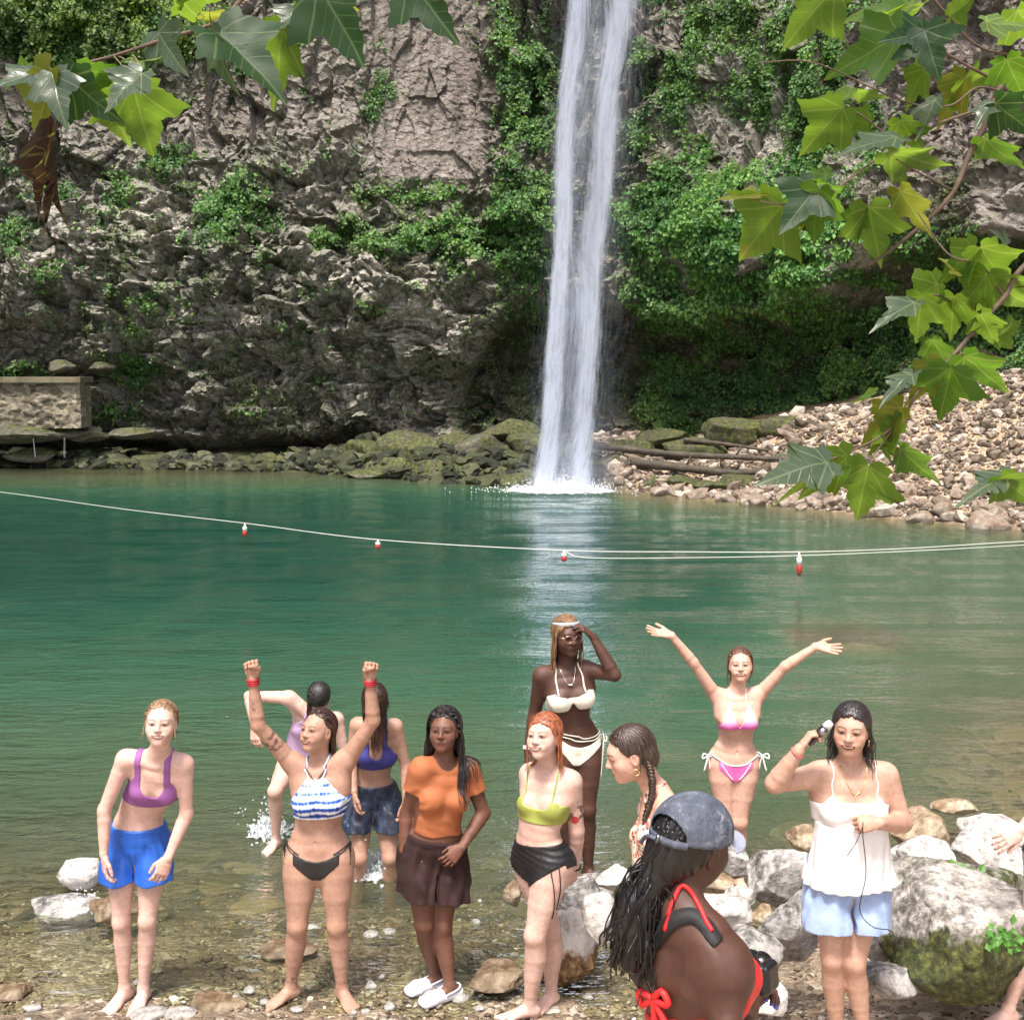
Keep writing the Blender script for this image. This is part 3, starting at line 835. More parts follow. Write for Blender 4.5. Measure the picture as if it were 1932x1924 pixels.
# ------------------------------------------------------------------ ground sheet
def grid_mesh(xs, ys, zf):
    X, Y = np.meshgrid(xs, ys, indexing='ij'); Z = zf(X, Y)
    V = np.stack([X.ravel(), Y.ravel(), Z.ravel()], 1); nx, ny = len(xs), len(ys)
    i, j = np.meshgrid(np.arange(nx - 1), np.arange(ny - 1), indexing='ij'); i = i.ravel(); j = j.ravel()
    return V, np.stack([i * ny + j, (i + 1) * ny + j, (i + 1) * ny + j + 1, i * ny + j + 1], 1)
def var_coords(lo, hi, f):
    c = [lo]
    while c[-1] < hi: c.append(c[-1] + f(c[-1]))
    return np.array(c)
def ground_material():
    m, nt, b = newmat('stony_ground'); pos = geo_pos(nt)
    sep = N(nt, 'ShaderNodeSeparateXYZ'); nt.links.new(pos, sep.inputs[0])
    warp = noise_node(nt, 3.0, 3, .6, pos); wp = N(nt, 'ShaderNodeVectorMath', operation='MULTIPLY_ADD'); wp.inputs[1].default_value = (.25, .25, .25)
    nt.links.new(warp.outputs['Color'], wp.inputs[0]); nt.links.new(pos, wp.inputs[2])
    def vor(scale, feat='F1', src=wp.outputs[0]):
        v = N(nt, 'ShaderNodeTexVoronoi', feature=feat); v.inputs['Scale'].default_value = scale; nt.links.new(src, v.inputs['Vector']); return v
    v1 = vor(38); v2 = vor(15); v3 = vor(3.2); e3 = vor(3.2, 'DISTANCE_TO_EDGE'); v4 = vor(8); 
    def colr(v, stops):
        s = N(nt, 'ShaderNodeSeparateColor'); nt.links.new(v.outputs['Color'], s.inputs[0]); return ramp(nt, s.outputs[0], stops)
    small = colr(v1, [(0, (.085, .064, .045)), (.45, (.19, .145, .10)), (.8, (.30, .24, .17)), (.97, (.50, .45, .38))])
    mid = colr(v2, [(0, (.10, .075, .05)), (.5, (.21, .16, .11)), (.92, (.32, .25, .17)), (1, (.52, .48, .42))])
    big = colr(v3, [(0, (.075, .062, .03)), (.5, (.16, .125, .06)), (.8, (.25, .17, .085)), (1, (.33, .25, .15))])
    n = noise_node(nt, 1.3, 4, .6, pos)
    c = mixc(nt, ramp(nt, n.outputs[0], [(.42, (0, 0, 0)), (.58, (1, 1, 1))]), small, mid)
    edge = ramp(nt, e3.outputs['Distance'], [(0.0, (.3, .3, .3)), (.09, (1, 1, 1))])
    bigc = mixc(nt, 1.0, big, edge, 'MULTIPLY')
    # larger slabs lie under the water
    under = ramp(nt, mth(nt, 'MULTIPLY', sep.outputs[2], -2.2, True), [(.05, (0, 0, 0)), (.45, (1, 1, 1))])
    n5 = noise_node(nt, .9, 3, .6, pos)
    c = mixc(nt, mth(nt, 'MULTIPLY', under, ramp(nt, n5.outputs[0], [(.38, (0.25,) * 3), (.55, (1, 1, 1))])), c, bigc)
    dry = ramp(nt, mth(nt, 'MULTIPLY', sep.outputs[2], 5.0, True), [(.25, (1, 1, 1)), (.9, (1.9, 1.85, 1.8))])
    c = mixc(nt, 1.0, c, dry, 'MULTIPLY')
    far = ramp(nt, mth(nt, 'MULTIPLY', sep.outputs[1], .05, True), [(.8, (1, 1, 1)), (1.0, (1.0, .95, .90))])
    c = mixc(nt, 1.0, c, far, 'MULTIPLY')
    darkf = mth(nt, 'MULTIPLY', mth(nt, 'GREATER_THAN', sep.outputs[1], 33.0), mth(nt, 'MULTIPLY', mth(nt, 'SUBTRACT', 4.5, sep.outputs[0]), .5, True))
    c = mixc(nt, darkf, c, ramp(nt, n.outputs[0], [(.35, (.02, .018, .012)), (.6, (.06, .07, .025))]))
    nt.links.new(c, b.inputs['Base Color'])
    b.inputs['Roughness'].default_value = .62
    h = mth(nt, 'ADD', mth(nt, 'MULTIPLY', v1.outputs['Distance'], -.5), mth(nt, 'ADD', mth(nt, 'MULTIPLY', v2.outputs['Distance'], -.9), mth(nt, 'MULTIPLY', v4.outputs['Distance'], -.7)))
    bump(nt, h, .9, .035, b)
    return m
M_ground = ground_material()
xs = np.concatenate([np.arange(-60, -9, 1.2), np.arange(-9, 14, .11), np.arange(14, 24, .4), np.arange(24, 61, 1.5)])
ys = np.concatenate([np.arange(-14, 3, 1.0), np.arange(3, 14, .085), np.arange(14, 40, .25), np.arange(40, 70, 1.0)])
V, F = grid_mesh(xs, ys, G)
near_ = (V[:, 1] > 5) & (V[:, 1] < 12)
V[near_, 2] += .018 * vnoise(V[near_, 0] * 4, V[near_, 1] * 6, 0, 5) + .010 * vnoise(V[near_, 0] * 9, V[near_, 1] * 12, 0, 6)
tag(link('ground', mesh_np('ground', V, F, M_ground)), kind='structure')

# ------------------------------------------------------------------ water
def water_material():
    m, nt, b = newmat('pool_water'); nt.nodes.remove(b); out = nt.nodes['Material Output']
    pos = geo_pos(nt); dep = attr(nt, 'depth'); ds = N(nt, 'ShaderNodeSeparateXYZ'); nt.links.new(dep.outputs['Vector'], ds.inputs[0])
    n1 = noise_node(nt, 1.0, 2, .5, pos, (1.3, 3.2, 1)); n2 = noise_node(nt, 1.0, 3, .6, pos, (4.6, 10.5, 1)); n3 = noise_node(nt, 1.0, 2, .5, pos, (15, 30, 1))
    amp = noise_node(nt, .22, 2, .5, pos)
    h = mth(nt, 'ADD', mth(nt, 'MULTIPLY', n1.outputs[0], .7), mth(nt, 'ADD', mth(nt, 'MULTIPLY', n2.outputs[0], .45), mth(nt, 'MULTIPLY', n3.outputs[0], .12)))
    h = mth(nt, 'MULTIPLY', h, mth(nt, 'ADD', amp.outputs[0], .25))
    nb = bump(nt, h, 1.0, .12, None)
    fr = N(nt, 'ShaderNodeFresnel'); fr.inputs['IOR'].default_value = 1.34; nt.links.new(nb, fr.inputs['Normal'])
    gl = N(nt, 'ShaderNodeBsdfGlossy'); gl.inputs['Roughness'].default_value = .05; nt.links.new(nb, gl.inputs['Normal'])
    gl.inputs['Color'].default_value = (.95, .98, 1, 1)
    df = N(nt, 'ShaderNodeBsdfDiffuse'); nt.links.new(nb, df.inputs['Normal'])
    big = noise_node(nt, .12, 2, .5, pos)
    dd = mth(nt, 'ADD', ds.outputs[0], mth(nt, 'MULTIPLY', mth(nt, 'SUBTRACT', big.outputs[0], .5), .25))
    c = ramp(nt, dd, [(0.0, (.14, .145, .09)), (.16, (.066, .102, .054)), (.42, (.030, .086, .048)), (.72, (.012, .058, .037)), (1, (.006, .042, .029))])
    nt.links.new(c, df.inputs['Color'])
    tr = N(nt, 'ShaderNodeBsdfTransparent'); tr.inputs['Color'].default_value = (.90, .93, .80, 1)
    # opacity grows with the way the light travels through the water
    k = mth(nt, 'MULTIPLY', ds.outputs[0], -7.5); op = mth(nt, 'SUBTRACT', 1.0, mth(nt, 'POWER', 2.718, k), True)
    inner = N(nt, 'ShaderNodeMixShader'); nt.links.new(op, inner.inputs[0]); nt.links.new(tr.outputs[0], inner.inputs[1]); nt.links.new(df.outputs[0], inner.inputs[2])
    mx = N(nt, 'ShaderNodeMixShader'); nt.links.new(fr.outputs[0], mx.inputs[0]); nt.links.new(inner.outputs[0], mx.inputs[1]); nt.links.new(gl.outputs[0], mx.inputs[2])
    nt.links.new(mx.outputs[0], out.inputs[0])
    return m
M_water = water_material()
xs = np.concatenate([np.arange(-45, -9, .8), np.arange(-9, 12, .12), np.arange(12, 45, .8)])
ys = np.concatenate([np.arange(4.5, 14, .10), np.arange(14, 50, .4)])
V, F = grid_mesh(xs, ys, lambda x, y: x * 0.0)
dep = np.clip(-G(V[:, 0], V[:, 1]), 0, 3.3) / 3.3
V[:, 2] += .010 * vnoise(V[:, 0] * .9, V[:, 1] * 2.0, 0, 31) * sstep(.03, .2, dep)
tag(link('water', mesh_np('water', V, F, M_water, vecs={'depth': np.stack([dep] * 3, 1)})), kind='structure')

# ------------------------------------------------------------------ cliff
PLAN = np.array([[-22, -6], [-27, 14], [-27.5, 30], [-25, 41], [-19, 46.5], [-8, 46], [0, 45], [5.5, 43.5], [10.5, 39.5], [14.2, 34.5], [17.5, 28], [21, 19], [23, 8], [20, -6]], float)
pl = spline(PLAN, 2000); seg = np.concatenate([[0], np.cumsum(np.linalg.norm(np.diff(pl, axis=0), axis=1))])
TOT = seg[-1]
def plan_at(s): return np.stack([np.interp(s, seg, pl[:, 0]), np.interp(s, seg, pl[:, 1])], -1)
sfine0, sfine1 = seg[np.argmin(np.linalg.norm(pl - [-22, 44.5], axis=1))], seg[np.argmin(np.linalg.norm(pl - [16.6, 30], axis=1))]
ss = np.concatenate([np.arange(0, sfine0, .5), np.arange(sfine0, sfine1, .052), np.arange(sfine1, TOT, .5)])
zs = np.concatenate([np.arange(-1.5, -.3, .2), np.arange(-.3, 18.5, .048), np.arange(18.5, 36, .45)])
Sg, Zg = np.meshgrid(ss, zs, indexing='ij')
B = plan_at(Sg); Tn = nrm(plan_at(Sg + .3) - plan_at(Sg - .3)); INW = np.stack([Tn[..., 1], -Tn[..., 0]], -1)   # towards the pool
P0 = np.concatenate([B, Zg[..., None]], -1)
CU, CV = proj(P0)
def blobs(U, V, lst):
    r = np.zeros(U.shape)
    for u, v, a, b, w in lst: r = np.maximum(r, w * np.clip(1.35 - np.sqrt(((U - u) / a) ** 2 + ((V - v) / b) ** 2) * .9, 0, 1))
    return r
wob = 26 * fbm(Sg * .35, Zg * .45, oct=4, seed=8)
lipv = np.interp(CU, [0, 820, 900, 960, 1080, 1200, 1330, 1450, 1560, 1650, 1800, 1932, 2200], [1000, 800, 640, 560, 545, 560, 600, 575, 545, 480, 450, 430, 420]) + wob
lipd = np.interp(CU, [0, 820, 900, 1000, 1200, 1500, 1700, 1932], [0, 0, 1.8, 3.2, 3.6, 3.8, 3.2, 2.6])
below = (CV - lipv)                      # picture units, about 55 to a metre
rec = sstep(-6, 50, below) * lipd * (1 - .62 * sstep(80, 330, below))
bul = 1.7 * np.exp(-((CV - 560) / 190) ** 2) * sstep(950, 700, CU)
under = 1.5 * sstep(1.4, .3, Zg + .25 * wob / 26) * sstep(820, 600, CU)
lean = -.10 * np.clip(Zg - 7, 0, 30)
hump = 1.3 * np.exp(-((CU - 1400) / 190) ** 2 - ((CV - 450) / 110) ** 2) + .9 * np.exp(-((CU - 1000) / 70) ** 2 - ((CV - 430) / 130) ** 2)
smooth_wall = sstep(640, 720, CU + wob) * sstep(930, 880, CU + wob) * sstep(360, 320, CV + wob)
smooth_wall = np.maximum(smooth_wall, .55 * sstep(330, 200, CV + wob) * sstep(1000, 900, CU))
disp = bul - rec - under + lean + hump
rgh = 1 - .80 * smooth_wall
disp += .85 * fbm(Sg * .22, Zg * .26, oct=3, seed=2) * rgh
wx, wz = Sg + .35 * fbm(Sg * .8, Zg * .8, oct=2, seed=21), Zg + .25 * fbm(Sg * .8, Zg * .8, oct=2, seed=22)
up_ = sstep(400, 250, CV + wob) * (1 - .7 * sstep(1620, 1680, CU)); f1, e1 = facet(wx * .55, wz * .75, 40, 1.3); f2a, e2a = facet(wx * 1.5 + .3, wz * 2.0, 50, 1.3); f2b, e2b = facet(wx * 1.9 + .3, wz * .55, 52, 1.3); f2 = f2a * (1 - up_) + 1.7 * f2b * up_; e2 = np.where(up_ > .5, e2b, e2a); f3, e3 = facet(wx * 3.9, wz * 5.2, 60, 1.2)
rr = rgh * (1 - .45 * sstep(1180, 1260, CU) * sstep(560, 500, CV))
disp += (.42 * f1 + .27 * f2 + .14 * f3) * rr * (1 + .55 * sstep(400, 470, CV) * sstep(980, 900, CU)) - .12 * np.exp(-(e2 / .07)) * rr
strat = np.sin((Zg + .5 * fbm(Sg * .3, Zg * .2, oct=3, seed=12)) * 7.0)
disp += .12 * strat * rr * sstep(250, 400, CV)
disp += smooth_wall * (.16 * np.abs(np.sin(Sg * 2.3 + .6 * vnoise(Sg, Zg * .15, 0, 3))) + .08 * fbm(Sg * 5, Zg * .7, oct=3, seed=13))
disp += .05 * fbm(Sg * 6, Zg * 6, oct=3, seed=14) * rgh
P = P0.copy(); P[..., 0] += INW[..., 0] * disp; P[..., 1] += INW[..., 1] * disp
P[..., 2] += .10 * (f2 + fbm(Sg * 2, Zg * 2, oct=2, seed=77)) * rgh * (Zg > -.3) * (Zg < 18)
ni, nj = Sg.shape; i, j = np.meshgrid(np.arange(ni - 1), np.arange(nj - 1), indexing='ij'); i = i.ravel(); j = j.ravel()
CF = np.stack([i * nj + j, (i + 1) * nj + j, (i + 1) * nj + j + 1, i * nj + j + 1], 1)[:, ::-1]
CP = P.reshape(-1, 3); cu_, cv_ = CU.ravel(), CV.ravel(); s_, z_ = Sg.ravel(), Zg.ravel()
VEG = [(120, 50, 190, 75, 1.0), (330, 40, 110, 40, .6), (985, 90, 60, 130, .8), (985, 260, 55, 130, 1), (990, 420, 80, 110, 1), (930, 470, 90, 60, .9), (1010, 560, 60, 50, .5),
       (1290, 110, 110, 190, .80), (1480, 160, 130, 220, .95), (1300, 300, 110, 150, .85), (1210, 430, 60, 120, .9), (1400, 420, 190, 105, 1.15), (1560, 470, 130, 70, 1.1), (1580, 515, 80, 45, 1.2), (1680, 500, 70, 40, .8), (1420, 560, 140, 50, .9), (1270, 520, 60, 40, .6),
       (1300, 640, 130, 60, .35), (1520, 650, 150, 55, .75), (1720, 640, 190, 90, .95), (1560, 720, 160, 40, .7), (1760, 730, 120, 40, .7), (1800, 480, 120, 50, .6), (1660, 290, 70, 110, .4),
       (205, 365, 60, 38, .8), (330, 305, 60, 30, .7), (440, 375, 70, 45, .9), (455, 440, 50, 35, .7), (600, 440, 120, 36, .65), (790, 385, 85, 36, .9), (795, 450, 75, 40, .9), (730, 470, 60, 40, .6), (170, 410, 50, 30, .7),
       (325, 580, 26, 18, .7), (275, 625, 40, 26, .6), (255, 705, 55, 36, .8), (715, 590, 30, 20, .6), (60, 440, 60, 50, .7), (110, 360, 60, 30, .6), (520, 410, 50, 30, .5), (120, 520, 60, 40, .35), (560, 500, 60, 30, .35),
       (700, 200, 26, 60, .5), (715, 130, 26, 60, .5), (215, 775, 60, 16, .7), (30, 700, 75, 12, .9), (860, 420, 60, 60, .8), (400, 470, 60, 30, .4), (20, 360, 40, 40, .6), (590, 160, 60, 40, .35), (470, 130, 90, 60, .35), (560, 350, 60, 30, .4)]
veg = blobs(cu_, cv_, VEG)
pn = fbm(s_ * .9, z_ * 1.1, oct=4, seed=91)
veg = np.maximum(veg, .10 * (1 - .75 * smooth_wall.ravel()) * (cu_ < 1000) * (z_ > 1.2)); veg = np.maximum(veg, .60 * (cu_ > 1180) * (cu_ < 1640) * (cv_ < 560)) * (1 - .55 * (cu_ > 1180) * (cv_ < 330) * sstep(.0, .35, fbm(s_ * 1.7, z_ * .35, oct=3, seed=133))); veg = np.maximum(veg, .80 * (cu_ > 1180) * (cv_ > 560) * (z_ > 1.0))
veg = veg * sstep(-.30, .16, pn + .38 * (veg - .55)) 
moss = np.clip(veg * .9 + .6 * (rec.ravel() > .8) + .55 * sstep(.02, .3, fbm(s_ * .6, z_ * .6, oct=4, seed=92)) * (1 - smooth_wall.ravel()) + .5 * sstep(1.3, .2, z_) + .45 * sstep(300, 120, cv_) * sstep(-.1, .25, pn) * (cu_ < 600), 0, 1)
pale = sstep(-.22, .18, fbm(s_ * .5, z_ * .8, oct=4, seed=93)) * np.clip(sstep(340, 420, cv_) * sstep(830, 650, cv_) * sstep(1000, 800, cu_) + .35 * (cu_ > 1640) * (cv_ < 470), 0, 1)
brown = (rec.ravel() < .6) * np.clip(smooth_wall.ravel() * .9 + .5 * sstep(0, .3, fbm(s_ * .8, z_ * .2, oct=3, seed=94)) * (cv_ < 420) + .6 * (cu_ > 1620) * (cv_ < 470), 0, 1)
damp_and_shade = np.exp(-((cu_ - 1090) / 150) ** 2) * .8 + .8 * sstep(1.6, .0, z_) + .8 * (rec.ravel() > 1.0)  # wet rock by the fall and waterline, plus painted shade in the recess
def cliff_material():
    m, nt, b = newmat('cliff_rock'); pos = geo_pos(nt)
    a = attr(nt, 'mask'); s = N(nt, 'ShaderNodeSeparateColor'); nt.links.new(a.outputs['Color'], s.inputs[0]); R_, G_, B_ = s.outputs; A_ = a.outputs['Alpha']
    n1 = noise_node(nt, .9, 6, .65, pos); n2 = noise_node(nt, 4.5, 6, .7, pos, (1, 1, 1.6)); n3 = noise_node(nt, 14, 5, .7, pos)
    v = N(nt, 'ShaderNodeTexVoronoi'); v.inputs['Scale'].default_value = 5.0; nt.links.new(pos, v.inputs['Vector'])
    grey = ramp(nt, n2.outputs[0], [(.34, (.19, .185, .15)), (.45, (.35, .34, .28)), (.58, (.54, .52, .44)), (.70, (.76, .73, .64))])
    palec = ramp(nt, n2.outputs[0], [(.34, (.18, .17, .13)), (.46, (.50, .475, .39)), (.60, (.84, .81, .72))])
    br = ramp(nt, noise_node(nt, 2.2, 6, .7, pos, (1, 1, .25)).outputs[0], [(.35, (.20, .18, .15)), (.52, (.36, .31, .275)), (.68, (.56, .50, .45))])
    c = mixc(nt, G_, grey, palec); c = mixc(nt, B_, c, br)
    ms = ramp(nt, n3.outputs[0], [(.38, (.018, .032, .008)), (.55, (.055, .085, .018)), (.68, (.12, .155, .035))])
    mf = mth(nt, 'MULTIPLY', R_, ramp(nt, n1.outputs[0], [(.36, (.25,) * 3), (.56, (1, 1, 1))]))
    c = mixc(nt, mth(nt, 'MULTIPLY', mf, .85), c, ms)
    wet = ramp(nt, A_, [(0, (1, 1, 1)), (1, (.60, .60, .54))]); c = mixc(nt, 1.0, c, wet, 'MULTIPLY')  # darkens wet rock; the recess gets its shade through this colour too
    nt.links.new(c, b.inputs['Base Color']); b.inputs['Roughness'].default_value = .85
    nt.links.new(mth(nt, 'SUBTRACT', .9, mth(nt, 'MULTIPLY', A_, .45)), b.inputs['Roughness'])
    h = mth(nt, 'ADD', mth(nt, 'MULTIPLY', n2.outputs[0], 1.0), mth(nt, 'ADD', mth(nt, 'MULTIPLY', v.outputs['Distance'], .5), mth(nt, 'MULTIPLY', n3.outputs[0], .5)))
    bump(nt, h, 1.0, .30, b)
    return m
me = mesh_np('cliff', CP, CF, cliff_material(), False)
a_ = me.color_attributes.new('mask', 'FLOAT_COLOR', 'POINT'); c_ = np.stack([moss, pale, brown, np.clip(damp_and_shade, 0, 1)], 1).astype(np.float32); a_.data.foreach_set('color', c_.ravel())
tag(link('cliff_terrain', me), kind='structure')
print('cliff', len(CP))

# ------------------------------------------------------------------ leaves growing on the cliff
def leaf_quads(P, nrmv, size, rng, droop=.5, folds=True):
    """small pointed leaves: two triangles folded along the midrib"""
    n = len(P)
    out = nrm(nrmv + rng.normal(0, .55, (n, 3)) + np.array([0, 0, .35]))
    tip = nrm(np.cross(out, rng.normal(0, 1, (n, 3))) + np.array([0, 0, -droop])); tip = nrm(tip - out * (tip * out).sum(1)[:, None] * .7)
    side = nrm(np.cross(tip, out)); L = size[:, None]
    a = P; t = P + tip * L + out * .05 * L; l = P + tip * L * .42 + side * L * .36 + out * L * .12; r = P + tip * L * .42 - side * L * .36 + out * L * .12
    V = np.stack([a, l, t, r], 1).reshape(-1, 3); k = np.arange(n) * 4
    F = np.concatenate([np.stack([k, k + 1, k + 2], 1), np.stack([k, k + 2, k + 3], 1)])
    return V, F
def leaf_mat(name, trans=.35, rough=.5):
    m, nt, b = newmat(name); c = attr(nt, 'col').outputs['Color']
    nt.links.new(c, b.inputs['Base Color']); b.inputs['Roughness'].default_value = rough
    tl = N(nt, 'ShaderNodeBsdfTranslucent'); nt.links.new(mixc(nt, 1.0, c, (1.6, 1.5, .5), 'MULTIPLY'), tl.inputs[0])
    mx = N(nt, 'ShaderNodeMixShader'); mx.inputs[0].default_value = trans; nt.links.new(b.outputs[0], mx.inputs[1]); nt.links.new(tl.outputs[0], mx.inputs[2])
    nt.links.new(mx.outputs[0], nt.nodes['Material Output'].inputs[0]); return m
M_leaf = leaf_mat('ivy_leaf')
rng = np.random.default_rng(5)
Nrm3 = np.concatenate([INW.reshape(-1, 2), np.zeros((len(CP), 1))], 1)
def scatter_leaves(name, w, n, smin_, smax_, cols, lift=.10, droop=.6, clump=3):
    vis = (cu_ > -150) & (cu_ < 2080) & (cv_ > -120) & (z_ > .05)
    w = np.clip(w, 0, 9) * vis; idx = rng.choice(len(w), n, p=w / w.sum()); idx = np.repeat(idx, clump)
    P = CP[idx] + Nrm3[idx] * (rng.uniform(.0, 1, len(idx)) * lift)[:, None] + rng.normal(0, .07, (len(idx), 3))
    sz = rng.uniform(smin_, smax_, len(idx))
    V, F = leaf_quads(P, Nrm3[idx], sz, rng, droop)
    t = rng.uniform(0, 1, len(idx)) * .6 + .4 * np.clip(.5 + .9 * vnoise(P[:, 0] * .8, P[:, 2] * .8, P[:, 1], 6), 0, 1)
    C = np.stack([np.interp(t, [0, .5, 1], [c[k] for c in cols]) for k in range(3)], 1)
    o = link(name, mesh_np(name, V, F, M_leaf, False, {'col': np.repeat(C, 4, 0)}))
    return tag(o, kind='stuff')
bigz = blobs(cu_, cv_, [(1400, 430, 190, 120, 1), (1560, 470, 130, 80, 1), (1420, 570, 140, 50, .8), (800, 420, 80, 60, .35), (440, 400, 80, 60, .3), (1000, 440, 60, 80, .3)])
scatter_leaves('creeper_leaves', veg ** 1.5 * (1 - .6 * bigz), 46000, .08, .19, [(.028, .080, .022), (.085, .20, .050), (.22, .38, .09)])
scatter_leaves('broad_leaves', (veg * bigz) ** 1.5, 9500, .11, .22, [(.03, .10, .025), (.10, .25, .06), (.26, .46, .12)], .35, .9, 2)
tw = blobs(cu_, cv_, [(90, 30, 200, 85, 1), (260, 60, 90, 50, .6)]) * sstep(-.25, .25, fbm(s_ * 1.3, z_ * 1.3, oct=3, seed=45))
scatter_leaves('bush_leaves', tw, 5000, .10, .22, [(.03, .07, .015), (.11, .19, .04), (.28, .40, .09)], 1.0, .3)
low = np.clip(moss - .3, 0, 1) * sstep(-.05, .3, fbm(s_ * 2, z_ * 2, oct=2, seed=48)) * (1 - .8 * smooth_wall.ravel())
scatter_leaves("moss_tufts", low * np.clip(1 - veg, 0, 1), 16000, .05, .12, [(.04, .06, .018), (.09, .14, .035), (.17, .24, .07)], .04, .5)

# ------------------------------------------------------------------ waterfall
def fall_x(z): return 1.60 + 1.22 * np.clip(z, 0, 40) / 14.5 - .15 * np.sin(np.clip(z / 14, 0, 2) * 2)
FALL_Y = 35.2
def fall_material(name, scale, gain, thr):
    m, nt, b = newmat(name); nt.nodes.remove(b); out = nt.nodes['Material Output']
    a = attr(nt, 'wuv'); d = attr(nt, 'dens'); ds = N(nt, 'ShaderNodeSeparateXYZ'); nt.links.new(d.outputs['Vector'], ds.inputs[0])
    n1 = noise_node(nt, 1, 5, .65, a.outputs['Vector'], (scale, scale * .045, 1)); n2 = noise_node(nt, 1, 3, .6, a.outputs['Vector'], (scale * .45, scale * .11, 1)); n3 = noise_node(nt, 1, 4, .7, a.outputs['Vector'], (scale * 4.5, scale * .35, 1))
    v = mth(nt, 'ADD', mth(nt, 'MULTIPLY', n1.outputs[0], .55), mth(nt, 'ADD', mth(nt, 'MULTIPLY', n2.outputs[0], .30), mth(nt, 'MULTIPLY', n3.outputs[0], .30)))
    al = mth(nt, 'MULTIPLY', mth(nt, 'SUBTRACT', mth(nt, 'ADD', v, mth(nt, 'MULTIPLY', ds.outputs[0], .62)), thr), gain, True)
    al = mth(nt, 'MULTIPLY', al, mth(nt, 'MULTIPLY', ds.outputs[0], 1.45, True))
    df = N(nt, 'ShaderNodeBsdfDiffuse'); df.inputs[0].default_value = (.70, .76, .90, 1)
    tl = N(nt, 'ShaderNodeBsdfTranslucent'); tl.inputs[0].default_value = (.62, .68, .86, 1)
    mx = N(nt, 'ShaderNodeMixShader'); mx.inputs[0].default_value = .5; nt.links.new(df.outputs[0], mx.inputs[1]); nt.links.new(tl.outputs[0], mx.inputs[2])
    tr = N(nt, 'ShaderNodeBsdfTransparent'); m2 = N(nt, 'ShaderNodeMixShader'); nt.links.new(al, m2.inputs[0]); nt.links.new(tr.outputs[0], m2.inputs[1]); nt.links.new(mx.outputs[0], m2.inputs[2])
    nt.links.new(m2.outputs[0], out.inputs[0]); return m
wf = empty('waterfall', (1.6, FALL_Y, 0), 'tall white waterfall plunging over the mossy cliff into the green pool', 'waterfall')
def sheet(name, dy, prof, scale, gain, thr, seed, wid=1.0):
    a = np.linspace(-1.5, 1.5, 70); z = np.linspace(0, 34, 240); A, Z = np.meshgrid(a, z, indexing='ij')
    half = (1.12 + .10 * np.sin(Z * .3 + seed)) * wid
    X = fall_x(Z) + A * half + .06 * vnoise(Z * .35, A * 2, 0, seed); Y = FALL_Y + dy - .16 * np.cos(A * 1.2) + .10 * vnoise(A * 3, Z * .25, 0, seed + 1) + .012 * Z
    dens = prof(A, Z)
    V = np.stack([X, Y, Z], -1).reshape(-1, 3); nz = len(z); i, j = np.meshgrid(np.arange(len(a) - 1), np.arange(nz - 1), indexing='ij'); i = i.ravel(); j = j.ravel()
    F = np.stack([i * nz + j, (i + 1) * nz + j, (i + 1) * nz + j + 1, i * nz + j + 1], 1)
    me = mesh_np(name, V, F, fall_material(name + '_material', scale, gain, thr), True, None, {'wuv': np.stack([A * 1.1 + .25 * vnoise(Z * .4, A, 0, seed + 5), Z, A * 0 + seed], -1).reshape(-1, 3), 'dens': np.stack([dens] * 3, -1).reshape(-1, 3)})
    return link(name, me, wf)
g_ = lambda A, c, w: np.exp(-((A - c) / w) ** 2)
wv_ = lambda Z, k: .05 * np.sin(Z * .42 + k) + .03 * np.sin(Z * 1.1 + 2 * k)
sheet('water_curtain', .0, lambda A, Z: np.clip(1.15 * g_(A, -.58 + wv_(Z, 0), .22) + .92 * g_(A, .30 + wv_(Z, 2), .28) + .34 * g_(A, -.1, .6) + .22 * g_(A, .75 + wv_(Z, 4), .2) * sstep(2, 8, Z), 0, 1), 13, 3.0, .88, 3, 1.16)
sheet('water_curtain', .30, lambda A, Z: np.clip(.78 * g_(A, -.45 + wv_(Z, 1), .45) + .62 * g_(A, .35 + wv_(Z, 3), .5) + .30 * g_(A, 1.0, .22) * sstep(3, 9, Z), 0, .9), 14, 1.9, .88, 9, 1.24)
sheet('spray_veil', -.30, lambda A, Z: np.clip(.45 * g_(A, -.35, .75) + .35 * g_(A, .5, .7) + .45 * np.exp(-Z / 1.0) * g_(A, 0, .9), 0, .8), 26, .8, .74, 15, 1.45)
# foam where it lands and drops thrown up
V, F = grid_mesh(np.linspace(-1, 1, 90), np.linspace(-1, 1, 60), lambda x, y: 0 * x)
r_ = np.hypot(V[:, 0], V[:, 1]); hgt = .14 * np.exp(-(r_ / .33) ** 2) + .03 * np.abs(fbm(V[:, 0] * 9, V[:, 1] * 9, oct=3, seed=2)) * np.exp(-(r_ / .6) ** 2)
dn = np.clip(1.15 * np.exp(-(r_ / .50) ** 2) + .02, 0, 1)
Vf = np.stack([1.45 + V[:, 0] * 3.1, FALL_Y - .25 + V[:, 1] * 2.0, .012 + hgt], 1)
fm, nt, b = newmat('foam'); pos = geo_pos(nt); n = noise_node(nt, 5, 5, .7, pos, (1, 1.6, 1)); d = attr(nt, 'dens'); dsx = N(nt, 'ShaderNodeSeparateXYZ'); nt.links.new(d.outputs['Vector'], dsx.inputs[0])
al = mth(nt, 'MULTIPLY', mth(nt, 'SUBTRACT', mth(nt, 'ADD', n.outputs[0], dsx.outputs[0]), .82), 3.0, True)
nt.links.new(al, b.inputs['Alpha']); b.inputs['Base Color'].default_value = (.88, .91, .95, 1); b.inputs['Roughness'].default_value = .7
link('foam', mesh_np('foam', Vf, F, fm, True, None, {'dens': np.stack([dn] * 3, 1)}), wf)
FOAM = fm
M_drop = simple('white_water', (.88, .92, .97), .25)
